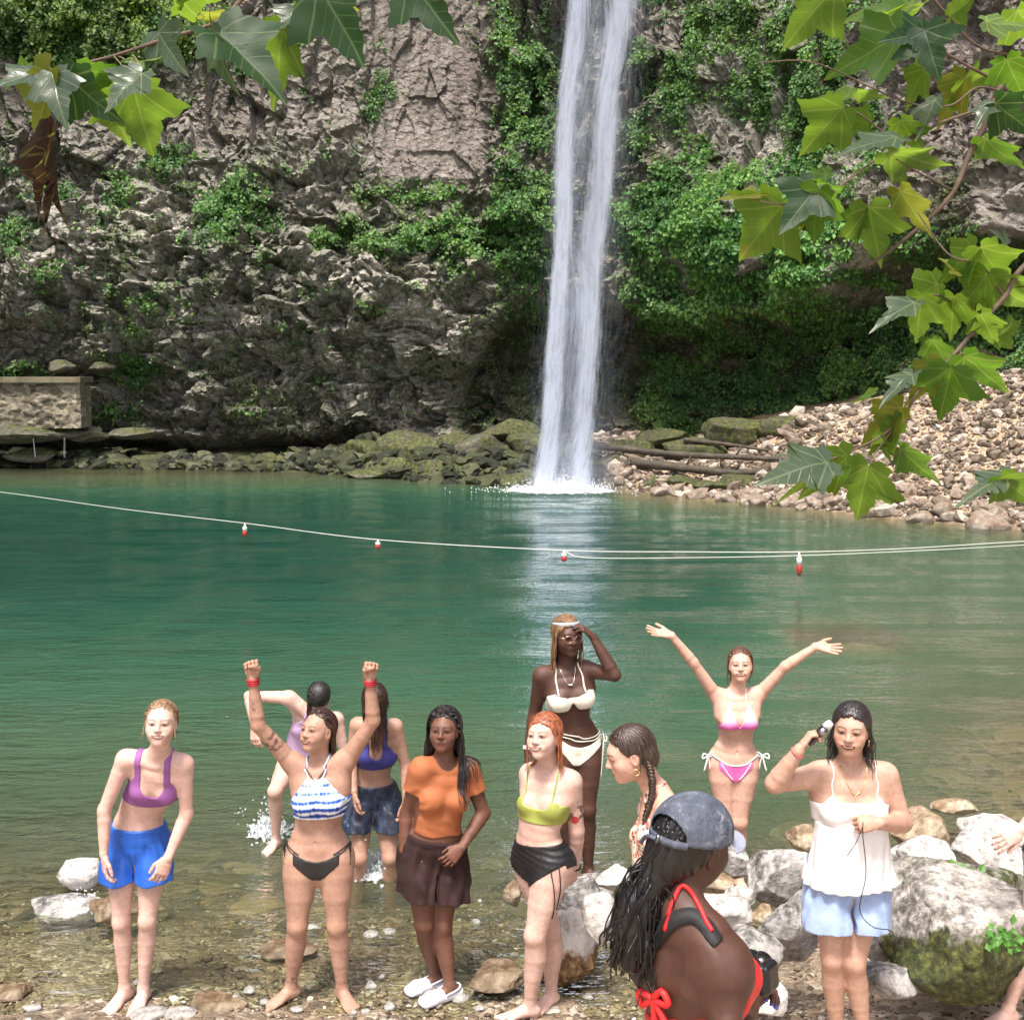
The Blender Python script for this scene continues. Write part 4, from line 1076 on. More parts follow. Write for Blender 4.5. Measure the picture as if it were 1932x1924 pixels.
def drops(name, centres, radii, parent=None, stretch=(1, 1, 1)):
    o = np.array([[1, 0, 0], [-1, 0, 0], [0, 1, 0], [0, -1, 0], [0, 0, 1], [0, 0, -1]], float) * stretch
    f = np.array([[0, 2, 4], [2, 1, 4], [1, 3, 4], [3, 0, 4], [2, 0, 5], [1, 2, 5], [3, 1, 5], [0, 3, 5]])
    n = len(centres); V = (centres[:, None] + o[None] * radii[:, None, None]).reshape(-1, 3); F = (f[None] + 6 * np.arange(n)[:, None, None]).reshape(-1, 3)
    return link(name, mesh_np(name, V, F, M_drop, True), parent)
n = 2600; a = rng.uniform(0, 6.28, n); rr_ = np.abs(rng.normal(0, .75, n)); cen = np.stack([1.5 + 1.5 * rr_ * np.cos(a), FALL_Y - .2 + .9 * rr_ * np.sin(a), np.abs(rng.normal(0, .22, n)) * np.exp(-rr_ * .9) + .02], 1)
tag(drops('spray', cen, rng.uniform(.006, .022, n), wf), kind='stuff')
# thin side trickles
M_tr = simple('thin_falling_water', (.16, .18, .20), .3)
def trickle(name, p0, p1, r, label):
    sp = Soup(); n = 18; rg = np.random.default_rng(int(abs(p0[0] * 10)))
    for k in range(4):
        P = np.linspace(p0, p1, n) + np.stack([rg.normal(0, r * 2.2) + np.cumsum(rg.normal(0, r * .5, n)), np.zeros(n), np.zeros(n)], 1)
        V, F = tube(P, r * rg.uniform(.5, 1.2), 6); sp.add(V, F)
    o = link(name, sp.mesh(name, M_tr)); return tag(o, label, 'trickle')
trickle('water_trickle', at(62, 828, 41.9), at(66, 864, 41.7), .005, 'thin white trickle falling off the ledge below the stone wall, nearer the picture edge')
trickle('water_trickle', at(121, 826, 41.9), at(122, 864, 41.7), .005, 'thin white trickle falling off the ledge below the end of the stone wall')
# ------------------------------------------------------------------ rocks
import bmesh
def ico(level):
    bm = bmesh.new(); bmesh.ops.create_icosphere(bm, subdivisions=level, radius=1.0)
    V = np.array([v.co[:] for v in bm.verts]); F = np.array([[v.index for v in f.verts] for f in bm.faces]); bm.free(); return V, F
ICO = {k: ico(k) for k in (1, 2, 3, 4, 5, 6)}
def rock_shape(level, seed, cuts=12, rough=1.0):
    V, F = ICO[level]; V = V.copy(); r = np.random.default_rng(seed)
    for k in range(cuts):
        n = nrm(r.normal(0, 1, 3)); d = r.uniform(.52, .86)
        e = np.maximum(V @ n - d, 0); V -= n * (e * .93)[:, None]
    V *= (1 + rough * (.10 * fbm(V[:, 0] * 1.6 + seed, V[:, 1] * 1.6, V[:, 2] * 1.6, 3, 5) + .035 * fbm(V[:, 0] * 6, V[:, 1] * 6 + seed, V[:, 2] * 6, 3, 6)))[:, None]
    if level >= 5:
        f, e = facet(V[:, 0] * 3.1 + V[:, 2] * 1.3 + seed, V[:, 1] * 3.1 - V[:, 2] * 1.7, seed, 1.0); V *= (1 + rough * .022 * f)[:, None]
    lo, hi = V.min(0), V.max(0); V = (V - (lo + hi) / 2) / ((hi - lo) / 2)
    return V, F
def rock_material(name, stops, moss=0.0, stain=0.0, dark=.0, scale=1.0, mosscol=None):
    m, nt, b = newmat(name); tc = N(nt, 'ShaderNodeTexCoord').outputs['Object']; g = N(nt, 'ShaderNodeNewGeometry')
    n1 = noise_node(nt, 7 * scale, 7, .68, tc); n2 = noise_node(nt, 24 * scale, 6, .7, tc); n0 = noise_node(nt, 2.3 * scale, 4, .6, tc)
    c = ramp(nt, mth(nt, 'ADD', mth(nt, 'MULTIPLY', n1.outputs[0], .6), mth(nt, 'MULTIPLY', n2.outputs[0], .4)), stops)
    if dark:
        d = ramp(nt, mth(nt, 'ADD', mth(nt, 'MULTIPLY', n0.outputs[0], .6), mth(nt, 'MULTIPLY', n2.outputs[0], .4)), [(.40, (.16, .15, .14)), (.50, (1, 1, 1))])
        c = mixc(nt, dark, c, mixc(nt, 1.0, c, d, 'MULTIPLY'))
    if stain:
        c = mixc(nt, mth(nt, 'MULTIPLY', ramp(nt, n0.outputs[0], [(.40, (1, 1, 1)), (.56, (0, 0, 0))]), stain), c, (.20, .105, .04))
    sz = N(nt, 'ShaderNodeSeparateXYZ'); nt.links.new(g.outputs['Normal'], sz.inputs[0])
    if moss:
        msk = attr(nt, 'moss'); ms = N(nt, 'ShaderNodeSeparateXYZ'); nt.links.new(msk.outputs['Vector'], ms.inputs[0])
        mc = ramp(nt, n2.outputs[0], mosscol or [(.38, (.018, .022, .008)), (.52, (.055, .065, .016)), (.68, (.14, .15, .035))])
        f = mth(nt, 'MULTIPLY', ramp(nt, mth(nt, 'ADD', mth(nt, 'MULTIPLY', mth(nt, 'SUBTRACT', mth(nt, 'ADD', mth(nt, 'MULTIPLY', n1.outputs[0], .7), mth(nt, 'MULTIPLY', n0.outputs[0], .3)), .5), 1.6), ms.outputs[0]), [(.44, (0, 0, 0)), (.60, (1, 1, 1))]), moss)
        c = mixc(nt, f, c, mc)
    nt.links.new(c, b.inputs['Base Color']); b.inputs['Roughness'].default_value = .82
    h = mth(nt, 'ADD', mth(nt, 'MULTIPLY', n1.outputs[0], 1.0), mth(nt, 'MULTIPLY', n2.outputs[0], .5)); bump(nt, h, .8, .035, b)
    return m
RM = {
    'pebble': rock_material('pale_pebble', [(.34, (.20, .19, .17)), (.5, (.42, .40, .37)), (.66, (.58, .56, .53))], dark=.3, scale=3),
    'white': rock_material('white_limestone', [(.34, (.22, .20, .18)), (.44, (.48, .46, .43)), (.56, (.68, .66, .63)), (.7, (.76, .75, .73))], dark=.55),
    'grey': rock_material('grey_limestone', [(.34, (.09, .085, .08)), (.46, (.26, .25, .24)), (.58, (.48, .46, .44)), (.7, (.62, .60, .57))], dark=.9),
    'tan': rock_material('tan_rock', [(.34, (.12, .085, .05)), (.46, (.30, .23, .15)), (.58, (.50, .42, .31)), (.7, (.64, .58, .48))], stain=.5, dark=.4),
    'rust': rock_material('rusty_rock', [(.34, (.06, .042, .026)), (.48, (.16, .12, .075)), (.60, (.28, .22, .15)), (.7, (.50, .44, .36))], stain=.35, dark=.8),
    'twotone': rock_material('two_toned_rock', [(.34, (.30, .27, .24)), (.46, (.58, .55, .52)), (.6, (.74, .71, .68))], moss=1.0, dark=.5, mosscol=[(.36, (.05, .025, .012)), (.52, (.20, .11, .045)), (.68, (.42, .30, .17))]),
    'mossy': rock_material('mossy_boulder', [(.34, (.10, .095, .085)), (.46, (.30, .28, .25)), (.58, (.54, .51, .47)), (.7, (.68, .66, .62))], moss=1.0, dark=.8),
    'farmoss': rock_material('mossy_far_rock', [(.34, (.035, .036, .025)), (.5, (.09, .09, .062)), (.66, (.22, .21, .16))], moss=1.0, dark=.5, scale=.35),
    'far': rock_material('pale_far_rock', [(.34, (.10, .085, .065)), (.5, (.26, .22, .18)), (.66, (.46, .41, .35))], dark=.4, stain=.35, scale=.35),
}
def rock(name, U, V, w, h, Y, seed, kind, label, cat='rock', group=None, depth=None, rot=None, level=5, cuts=12, moss=None, zoff=0.0, rough=1.0, add=True):
    """a rock w by h picture units big, centred at picture position U, V and distance Y"""
    c = at(U, V, Y); sc = (c - np.array([0, 0, CAM_H])) @ FWD / FOC
    R = np.array([w * sc / 2, (depth or (w * sc * .8)) / 2, h * sc / 2 * 1.06])
    P, F = rock_shape(level, seed, cuts, rough)
    a = (seed * 1.7) % 6.28 if rot is None else rot
    P = P * R; c = c + np.array([0, 0, zoff])
    mv = None
    if moss is not None:
        n_ = nrm(P / R ** 2); q = P / R
        mv = {'low': .5 - .75 * q[:, 2] - .25 * n_[:, 2], 'front': .5 + .55 * (-n_[:, 1]) - .45 * n_[:, 2] - .15 * q[:, 2], 'top': .35 + .55 * n_[:, 2], 'all': np.full(len(P), .62), 'some': .28 + .25 * n_[:, 2]}[moss]
    me = mesh_np(name, P, F, RM[kind], True, None, {'moss': np.stack([mv] * 3, 1)} if mv is not None else None)
    o = bpy.data.objects.new(name, me); o.location = c; COL.objects.link(o)
    return tag(o, label, cat, group)
GB = 'boulders piled on the near shore'
NEAR = [
 (1372, 1621, 80, 66, 7.15, 'grey', 'grey and white speckled boulder at the water, just below the woman in pink'),
 (1466, 1652, 120, 100, 6.7, 'grey', 'angular grey boulder beside the hip of the woman in white top'),
 (1348, 1672, 74, 46, 6.75, 'tan', 'small tan boulder between the speckled boulder and the cap wearer'),
 (1394, 1692, 66, 44, 6.55, 'white', 'smooth rounded pale boulder wedged under the angular grey one'),
 (1358, 1728, 132, 84, 6.3, 'white', 'flat-topped bright white boulder behind the shoulder of the cap wearer'),
 (1488, 1750, 124, 140, 6.05, 'grey', 'big upright grey-white boulder beside the thigh of the woman in white top'),
 (1412, 1792, 150, 84, 5.85, 'grey', 'low broad pale slab of rock just above the held camera'),
 (1158, 1657, 72, 54, 6.85, 'white', 'white boulder at the waterline right of the bare feet on the rock'),
 (1128, 1730, 66, 100, 6.35, 'white', 'tall smooth cream boulder behind the black braids of the cap wearer'),
 (1094, 1690, 82, 66, 6.75, 'grey', 'grey-green cracked rock between the red-haired woman and the cream boulder'),
 (1112, 1672, 90, 44, 7.25, 'grey', 'flat wet rock under the feet of the woman in white bikini'),
 (966, 1684, 40, 52, 7.1, 'tan', 'small rounded tan and white rock left of the red-haired woman\'s hip'),
 (1804, 1676, 270, 110, 6.2, 'mossy', 'broad pale rock with moss spots behind the largest mossy boulder'),
 (1740, 1618, 125, 84, 6.9, 'white', 'white block of rock right of the peplum hem of the woman in white top'),
 (1852, 1600, 130, 72, 7.1, 'white', 'white angular rock near the lowered hand at the picture edge'),
 (1872, 1562, 130, 62, 7.7, 'white', 'highest pale rock at the right picture edge by the water'),
 (1734, 1566, 120, 76, 7.5, 'tan', 'tan boulder half in the water behind the elbow of the woman in white top'),
 (1512, 1582, 56, 56, 7.5, 'tan', 'tan rock in the shallows left of the white top'),
 (1682, 1850, 110, 66, 5.6, 'grey', 'flat grey rock lying on the gravel beside the calves of the woman in white top'),
 (1652, 1762, 84, 104, 5.9, 'grey', 'grey rock behind the knee of the woman in white top'),
 (1905, 1640, 110, 80, 6.6, 'white', 'white rock above the largest mossy boulder at the right edge'),
 (1668, 1668, 90, 70, 6.55, 'white', 'white rock hidden partly by the denim shorts'),
 (1800, 1520, 90, 30, 8.6, 'tan', 'low tan rock awash in the shallows at the right'),
 (1440, 1885, 90, 70, 5.2, 'white', 'white stone lying right behind the held camera'),
 (1290, 1700, 80, 60, 6.5, 'tan', 'tan stone mostly hidden by the cap wearer\'s head'),
 (1440, 1725, 50, 40, 6.25, 'tan', 'small brown stone wedged between three white boulders'),
 (1580, 1720, 60, 60, 6.1, 'grey', 'grey stone between the legs of the woman in white top and the upright boulder'),
 (1625, 1650, 90, 60, 6.7, 'grey', 'grey stone right behind the denim shorts'),
]
for q, (U, V, w, h, Y, kd, lb) in enumerate(NEAR):
    rock('boulder', U, V, w, h, Y, 100 + q * 7, kd, lb, 'boulder', GB, moss='some' if kd == 'mossy' else None, rough=1.0)
rock('boulder', 1810, 1768, 290, 205, 5.75, 411, 'mossy', 'largest boulder, bright speckled top and dark mossy front, at the lower right', 'boulder', GB, moss='front', level=6, depth=.75, cuts=9)
rock('boulder', 1062, 1782, 142, 132, 6.55, 515, 'twotone', 'brown and white two-toned boulder behind the legs of the red-haired woman', 'boulder', GB, level=6, cuts=14, moss='low')
rock('rock_slab', 936, 1798, 104, 30, 6.45, 525, 'rust', 'flat ochre slab lying in the shallow water left of the red-haired woman', 'rock', depth=.34, cuts=8, zoff=-.13)
rock('rock', 150, 1642, 84, 62, 7.75, 531, 'white', 'rounded white rock sticking out of the shallows at the left', 'rock', cuts=5, zoff=-.02)
rock('rock', 130, 1690, 150, 46, 7.55, 533, 'grey', 'dark flat wet rock just under the white rock at the left', 'rock', zoff=-.07)
rock('rock', 20, 1868, 70, 20, 6.4, 541, 'rust', 'rusty flat stone at the lower left picture corner', 'rock', zoff=-.01)
rock('rock', 415, 1886, 110, 30, 6.3, 543, 'rust', 'rusty stone dotted with white pebbles in front of the two women at the left', 'rock', depth=.25, zoff=-.025)
rock('rock', 210, 1665, 100, 40, 7.3, 545, 'rust', 'sunken orange-brown stone behind the legs of the woman in blue shorts', 'rock', zoff=-.17)
rock('rock', 545, 1770, 110, 22, 6.95, 547, 'rust', 'sunken orange stone behind the legs of the woman in tie-dye top', 'rock', zoff=-.07)
rock('rock', 1625, 1180, 170, 34, 15.6, 549, 'tan', 'big ochre rock showing just under the water surface at the right', 'rock', zoff=-.16 - float(at(1625, 1180, 15.6)[2]) - .10)
rock('rock', 1520, 1530, 130, 50, 9.0, 551, 'tan', 'sunken pale yellow slab in the water between the pink and the white top', 'rock', zoff=-.22)
# small bright pebbles in the shallows
PB = [(470, 1870, 22, 12), (430, 1878, 18, 10), (445, 1890, 22, 14), (410, 1893, 16, 9), (700, 1762, 30, 10), (735, 1758, 26, 10), (590, 1748, 22, 8), (700, 1858, 24, 12), (720, 1842, 14, 6), (735, 1903, 22, 12), (665, 1915, 18, 9), (690, 1912, 18, 9),
      (870, 1884, 34, 14), (898, 1740, 18, 12), (262, 1852, 22, 9), (280, 1921, 70, 8), (340, 1921, 60, 8), (500, 1893, 20, 7), (560, 1908, 26, 7), (1110, 1880, 20, 8), (905, 1905, 22, 8), (60, 1905, 40, 10), (600, 1660, 18, 6), (640, 1600, 14, 5), (905, 1700, 10, 6)]
pm = []
for q, (U, V, w, h) in enumerate(PB):
    Y = water_y(V); Y = min(Y, 8.0)
    rock('pebble', U, V, w, h + 3, Y, 700 + q, 'pebble', 'white pebble wet in the gravel by the feet of the group, %s from the left' % (['leftmost'] + 'second third fourth fifth sixth seventh eighth ninth tenth eleventh twelfth thirteenth fourteenth fifteenth sixteenth seventeenth eighteenth nineteenth twentieth twenty-first twenty-second twenty-third twenty-fourth twenty-fifth twenty-sixth'.split())[sorted(PB).index((U, V, w, h))] , 'pebble', 'white pebbles in the shallows', level=3, cuts=6, zoff=max(0, float(G(at(U, V, Y)[0], Y)) + .01))
# gravel
def stones(name, X, Y, size, cols, seed, level=1, flat=.55, sink=.25, mat=None, kind='stuff'):
    r = np.random.default_rng(seed); V0, F0 = ICO[level]; n = len(X); m = len(V0)
    var = [V0 * (1 + .22 * r.normal(0, 1, (m, 1)).clip(-1.2, 1.2)) for _ in range(12)]
    Vs = np.stack(var)[r.integers(0, 12, n)]
    S = size[:, None, None] * np.stack([r.uniform(.75, 1.3, n), r.uniform(.7, 1.1, n), r.uniform(.7, 1.2, n) * flat], 1)[:, None]
    Vs = Vs * S; a = r.uniform(0, 6.28, n); c, s = np.cos(a)[:, None], np.sin(a)[:, None]
    tl = r.normal(0, .25, n)[:, None]
    x = Vs[..., 0] * c - Vs[..., 1] * s; y = Vs[..., 0] * s + Vs[..., 1] * c; z = Vs[..., 2] + x * tl
    Z = G(X, Y) + size * flat * (1 - 2 * sink) * .6
    P = np.stack([x + X[:, None], y + Y[:, None], z + Z[:, None]], -1).reshape(-1, 3)
    F = (F0[None] + m * np.arange(n)[:, None, None]).reshape(-1, 3)
    t = r.uniform(0, 1, n) ** 1.3; C = np.stack([np.interp(t, np.linspace(0, 1, len(cols)), [k[i] for k in cols]) for i in range(3)], 1) * r.uniform(.8, 1.2, (n, 1))
    return tag(link(name, mesh_np(name, P, F, mat, False, {'col': np.repeat(C, m, 0)})), kind=kind)
def stone_mat(name, rough, sc):
    m, nt, b = newmat(name); c = attr(nt, 'col').outputs['Color']; n = noise_node(nt, sc, 5, .7, geo_pos(nt))
    nt.links.new(mixc(nt, 1.0, c, ramp(nt, n.outputs[0], [(.35, (.6,) * 3), (.65, (1.3,) * 3)]), 'MULTIPLY'), b.inputs['Base Color']); b.inputs['Roughness'].default_value = rough; bump(nt, n.outputs[0], .5, .3 / sc, b); return m
M_grav = stone_mat('gravel', .5, 60); M_scree = stone_mat('scree', .85, 9)
r = np.random.default_rng(77); n = 15000
X = r.uniform(-4.2, 3.6, n); Y = 5.2 + 3.6 * r.uniform(0, 1, n) ** 1.15; sz = np.clip(r.lognormal(-4.75, .45, n), .004, .035)
stones('gravel', X, Y, sz, [(.05, .036, .024), (.12, .085, .055), (.20, .15, .10), (.30, .24, .17), (.60, .56, .50)], 1, 1, .5, .2, M_grav)
n = 1500; X = r.uniform(-6, 7.5, n); Y = r.uniform(7.2, 13.5, n); sz = np.clip(r.lognormal(-2.9, .5, n), .02, .22) * (1 + .8 * (X > 2.5))
stones('bed_stones', X, Y, sz, [(.06, .05, .025), (.15, .12, .06), (.24, .17, .08), (.36, .28, .17)], 2, 2, .28, .2, M_grav)
# far scree
def on_bank(n, seed, dmin, dmax, pw=1.0):
    r = np.random.default_rng(seed); x = r.uniform(2.8, 20, n); ys = np.interp(x, SHORE[:, 0], SHORE[:, 1]); d = dmin + (dmax - dmin) * r.uniform(0, 1, n) ** pw
    return x, ys + d
x, y = on_bank(20000, 5, .3, 12, 1.0); sz = np.clip(np.random.default_rng(6).lognormal(-2.9, .55, len(x)), .025, .32)
stones('scree', x, y, sz, [(.08, .06, .042), (.18, .14, .105), (.29, .235, .185), (.50, .44, .38)], 3, 1, .7, .15, M_scree)
rl = np.random.default_rng(31); xl = rl.uniform(-21, 2.5, 2600); yl = np.interp(xl, [-22, -20, -13, -7, -3, 0, 3], [44.6, 44.3, 43.4, 42.2, 38.3, 36.1, 35.1]) + rl.uniform(-.2, 1, 2600) * np.interp(xl, [-21, -8, -4, 2.5], [2.0, 2.0, 5, 6])
stones('mossy_rubble', xl, yl, np.clip(rl.lognormal(-1.9, .5, 2600), .06, .42), [(.010, .013, .007), (.025, .032, .012), (.048, .058, .020), (.10, .10, .065)], 8, 2, .6, .15, M_scree)
x, y = on_bank(150, 15, -.35, 1.3); protos = []
for q in range(10):
    P, F = rock_shape(3, 900 + q, 10); protos.append(mesh_np('shore_stone', P * np.array([1, .8, .62]), F, RM['far'], True))
rs = np.random.default_rng(19)
for q in range(len(x)):
    o = bpy.data.objects.new('shore_stone', protos[q % 10]); s_q = float(np.clip(rs.lognormal(-1.55, .4), .10, .55)) * (1.0 if x[q] > 5 else .8)
    o.scale = (s_q, s_q, s_q); o.rotation_euler = (rs.normal(0, .2), rs.normal(0, .2), rs.uniform(0, 6.28)); o.location = (x[q], y[q], float(G(x[q], y[q])) + s_q * .22)
    COL.objects.link(o); tag(o, 'pale angular stone in the band along the far right waterline', 'stone', 'stones along the far right shore')
# mossy rocks on the far shore
MR = [(200, 866, 90, 26, 42.5, 'top'), (290, 868, 90, 30, 42.2, 'all'), (252, 818, 110, 30, 43.2, 'some'), (170, 824, 90, 26, 43.3, 'some'), (60, 858, 130, 40, 42.6, 'top'), (462, 873, 40, 20, 41.5, 'all'), (510, 870, 46, 26, 41.3, 'all'), (552, 872, 50, 30, 41.2, 'all'),
      (640, 878, 66, 24, 40.8, 'all'), (690, 858, 80, 46, 40.5, 'top'), (735, 884, 110, 34, 39.6, 'all'), (770, 850, 110, 60, 40.4, 'all'), (830, 888, 120, 36, 38.5, 'all'), (850, 848, 110, 50, 40.2, 'all'), (905, 850, 90, 50, 39.5, 'some'), (920, 890, 100, 36, 37.8, 'all'),
      (957, 870, 90, 40, 38.2, 'all'), (975, 905, 70, 24, 36.8, 'all'), (960, 815, 110, 40, 40.5, 'all'), (1000, 840, 80, 36, 39.0, 'all'), (700, 893, 90, 18, 39.6, 'top'), (118, 692, 66, 34, 43.6, 'some'), (192, 694, 66, 30, 44.0, 'some'),
      (1180, 905, 70, 26, 36.0, 'some'), (1230, 912, 60, 22, 35.4, 'all'), (1280, 912, 70, 26, 35.0, 'all'), (1340, 920, 60, 24, 34.2, 'all'), (1395, 915, 60, 28, 34.2, 'all'), (1430, 930, 50, 20, 33.4, 'some'), (1310, 850, 110, 40, 38.0, 'all'), (1400, 815, 130, 44, 38.6, 'all'),
      (1500, 810, 130, 40, 38.0, 'all'), (1590, 800, 110, 40, 37.0, 'some'), (1250, 830, 100, 34, 39.0, 'all'), (1480, 870, 50, 24, 35.6, 'some'), (1150, 880, 70, 40, 36.4, 'some'), (1645, 815, 60, 34, 36.0, 'some'), (1190, 850, 80, 34, 38.5, 'all')]
ORD = 'nearest second third fourth fifth sixth seventh eighth ninth tenth eleventh twelfth thirteenth fourteenth fifteenth sixteenth seventeenth eighteenth nineteenth twentieth'.split()
for q, (U, V, w, h, Y, ms) in enumerate(MR):
    lb = {21: 'rounded boulder sitting on the wall ledge near the left picture edge', 22: 'boulder sitting beside the end of the stone wall ledge', 9: 'pale-topped tallest rock of the mossy pile on the far shore left of the waterfall'}.get(q)
    sidew = 'left' if U < 1060 else 'right'
    if not lb:
        same = sorted([m_[0] for p_, m_ in enumerate(MR) if (m_[0] < 1060) == (U < 1060) and p_ not in (21, 22, 9)], key=lambda u_: abs(u_ - 1070)); k_ = same.index(U)
        lb = ('nearest moss-covered rock to the waterfall on its %s side' % sidew) if k_ == 0 else 'moss-covered rock on the far shore, %s from the waterfall on its %s side' % (ORD[k_], sidew)
    if V > 862 and U < 1060: Y = water_y(V + h * .42) + .15
    elif U < 1060: Y += 1.0
    rock('mossy_rock', U, V, w * (1.15 if U > 400 else .8), h * (1.2 if U > 400 else .75), Y, 1200 + q * 3, 'farmoss', lb or 'moss-covered rock on the far waterline to the %s of the waterfall' % sidew, 'rock', 'mossy rocks %s of the waterfall' % sidew, moss=ms, level=4, depth=1.5, cuts=9)
rock('rock_ledge', 60, 818, 250, 38, 43.4, 1503, 'farmoss', 'long dark rock ledge carrying the stone wall at the left edge', 'ledge', moss='some', level=5, depth=2.2, cuts=22, rot=0, rough=2.2)
# logs
bark = simple('wet_bark', (.055, .045, .030), .7, nscale=3, var=.5, bscale=9, bstr=.8, bdist=.06)
def log(pts, r0, r1, label, stub=True):
    root = empty('log', pts[0], label, 'log'); sp = Soup(); P = spline(pts, 40); rr = np.linspace(r0, r1, 40) * (1 + .10 * np.sin(np.arange(40) * 1.3))
    V, F = tube(P, rr, 14); sp.add(V, F); link('trunk', sp.mesh('trunk', bark), root)
    if stub:
        for f in (12, 27):
            sp = Soup(); V, F = tube([P[f], P[f] + np.array([.15, -.1, .35])], [r1 * .5, r1 * .3], 8); sp.add(V, F); link('branch_stub', sp.mesh('branch_stub', bark), root)
log([at(1120, 840, 36.5), at(1260, 856, 36.0), at(1380, 862, 35.4), at(1470, 866, 35.0)], .12, .07, 'long upper fallen trunk bridging the stones right of the waterfall')
log([at(1190, 872, 35.8), at(1300, 884, 35.2), at(1380, 892, 34.8), at(1450, 888, 34.6)], .14, .09, 'lower thick fallen trunk lying just above the far waterline')
log([at(1290, 830, 37.5), at(1370, 838, 37.2), at(1450, 850, 36.4)], .08, .04, 'thin broken branch lying above the two trunks', False)
# masonry wall
wall = empty('stone_wall', at(80, 800, 43.2), 'old yellowish masonry retaining wall with a flat cap at the left edge', 'wall')
def boxm(lo, hi):
    lo, hi = np.array(lo), np.array(hi); V = np.array([[x, y, z] for x in (lo[0], hi[0]) for y in (lo[1], hi[1]) for z in (lo[2], hi[2])]); F = np.array([[0, 1, 3, 2], [4, 6, 7, 5], [0, 4, 5, 1], [2, 3, 7, 6], [0, 2, 6, 4], [1, 5, 7, 3]]); return V, F
a_, b_ = at(150, 722, 42.9), at(150, 800, 42.9)
nx_, nz_ = 150, 40; X, Z = np.meshgrid(np.linspace(a_[0] - 7, a_[0], nx_), np.linspace(b_[2] - .15, a_[2], nz_), indexing='ij')
f_, e_ = facet(X * 3.2, Z * 5.5, 7, .3); Yw = 42.9 - .05 * f_ + .07 * np.exp(-e_ / .05)
V = np.stack([X.ravel(), Yw.ravel(), Z.ravel()], 1); V2 = V.copy(); V2[:, 1] = 44.0
i, j = np.meshgrid(np.arange(nx_ - 1), np.arange(nz_ - 1), indexing='ij'); i = i.ravel(); j = j.ravel(); F = np.stack([i * nz_ + j, (i + 1) * nz_ + j, (i + 1) * nz_ + j + 1, i * nz_ + j + 1], 1)
sp = Soup(); sp.add(V, F); sp.add(V2, F[:, ::-1]); k = (nx_ - 1) * nz_; jj = np.arange(nz_ - 1)
sp.add(np.concatenate([V[k:], V2[k:]]), np.stack([jj, nz_ + jj, nz_ + jj + 1, jj + 1], 1))
m, nt, b = newmat('yellowish_masonry'); pos = geo_pos(nt); v = N(nt, 'ShaderNodeTexVoronoi'); v.inputs['Scale'].default_value = 1; mp = N(nt, 'ShaderNodeMapping'); mp.inputs['Scale'].default_value = (3.2, 1, 5.5); nt.links.new(pos, mp.inputs[0]); nt.links.new(mp.outputs[0], v.inputs[0])
s = N(nt, 'ShaderNodeSeparateColor'); nt.links.new(v.outputs['Color'], s.inputs[0]); n = noise_node(nt, 6, 5, .7, pos)
c = mixc(nt, 1.0, ramp(nt, s.outputs[0], [(0, (.10, .088, .062)), (.5, (.20, .175, .125)), (1, (.34, .30, .225))]), ramp(nt, n.outputs[0], [(.35, (.5,) * 3), (.6, (1.2,) * 3)]), 'MULTIPLY'); nt.links.new(c, b.inputs['Base Color']); b.inputs['Roughness'].default_value = .9; bump(nt, n.outputs[0], .5, .03, b)
link('masonry', sp.mesh('masonry', m), wall)
sp = Soup(); V, F = boxm((a_[0] - 7, 42.75, a_[2] + .003), (a_[0] + .08, 44.1, a_[2] + .20)); sp.add(V, F); link('cap', sp.mesh('cap', simple('wall_cap_stone', (.16, .14, .09), .9, nscale=2, var=.4, bscale=5, bstr=.6, bdist=.05), False), wall)
# rope with floats
rope_m = simple('white_rope', (.62, .62, .58), .7)
def rope(pts, r, label):
    sp = Soup(); V, F = tube(spline(pts, 160), r, 8); sp.add(V, F); return tag(link('rope', sp.mesh('rope', rope_m)), label, 'rope')
main_r = [at(-300, 893, 34), at(0, 928, 30.3), at(230, 960, 26.5), at(462, 987, 24), at(713, 1018, 21.6), at(1065, 1038, 20.6), at(1300, 1041, 20.3), at(1508, 1041, 20.3), at(1700, 1035, 20.7), at(1932, 1021, 21.5), at(2300, 1000, 22.6)]
rope(main_r, .007, 'long pale safety rope stretched across the whole pool above the water')
rope([at(1065, 1039.5, 20.6), at(1110, 1052, 20.2), at(1300, 1052, 20.1), at(1508, 1048, 20.1), at(1750, 1038, 20.5), at(1932, 1028, 21.3), at(2300, 1006, 22.4)], .006, 'second sagging rope running just below the main one on the right half')
fr_ = simple('red_plastic', (.50, .05, .04), .5); fw_ = simple('white_plastic', (.7, .66, .62), .5)
for U, V, L, Y, lb in ((462, 988, 24, 24, 'small red hanging float nearest the left end of the rope'), (713, 1019, 16, 21.6, 'small red float second from the left on the rope'), (1064, 1039, 20, 20.6, 'small red float on the rope in front of the waterfall reflection'), (1508, 1042, 42, 20.3, 'longest red and white float hanging at the right half of the rope')):
    root = empty('float', at(U, V, Y), lb, 'float', 'floats hanging from the safety rope'); p = at(U, V, Y); q = at(U, V + L, Y)
    sp = Soup(); Vv, Ff = tube([p, p + (q - p) * .2, p + (q - p) * .25, p + (q - p) * .55], [.012, .02, .045, .05], 12); sp.add(Vv, Ff); link('collar', sp.mesh('collar', fw_), root)
    sp = Soup(); Vv, Ff = tube([p + (q - p) * .5, p + (q - p) * .6, p + (q - p) * .92, q], [.04, .052, .045, .02], 12); sp.add(Vv, Ff); link('bulb', sp.mesh('bulb', fr_), root)
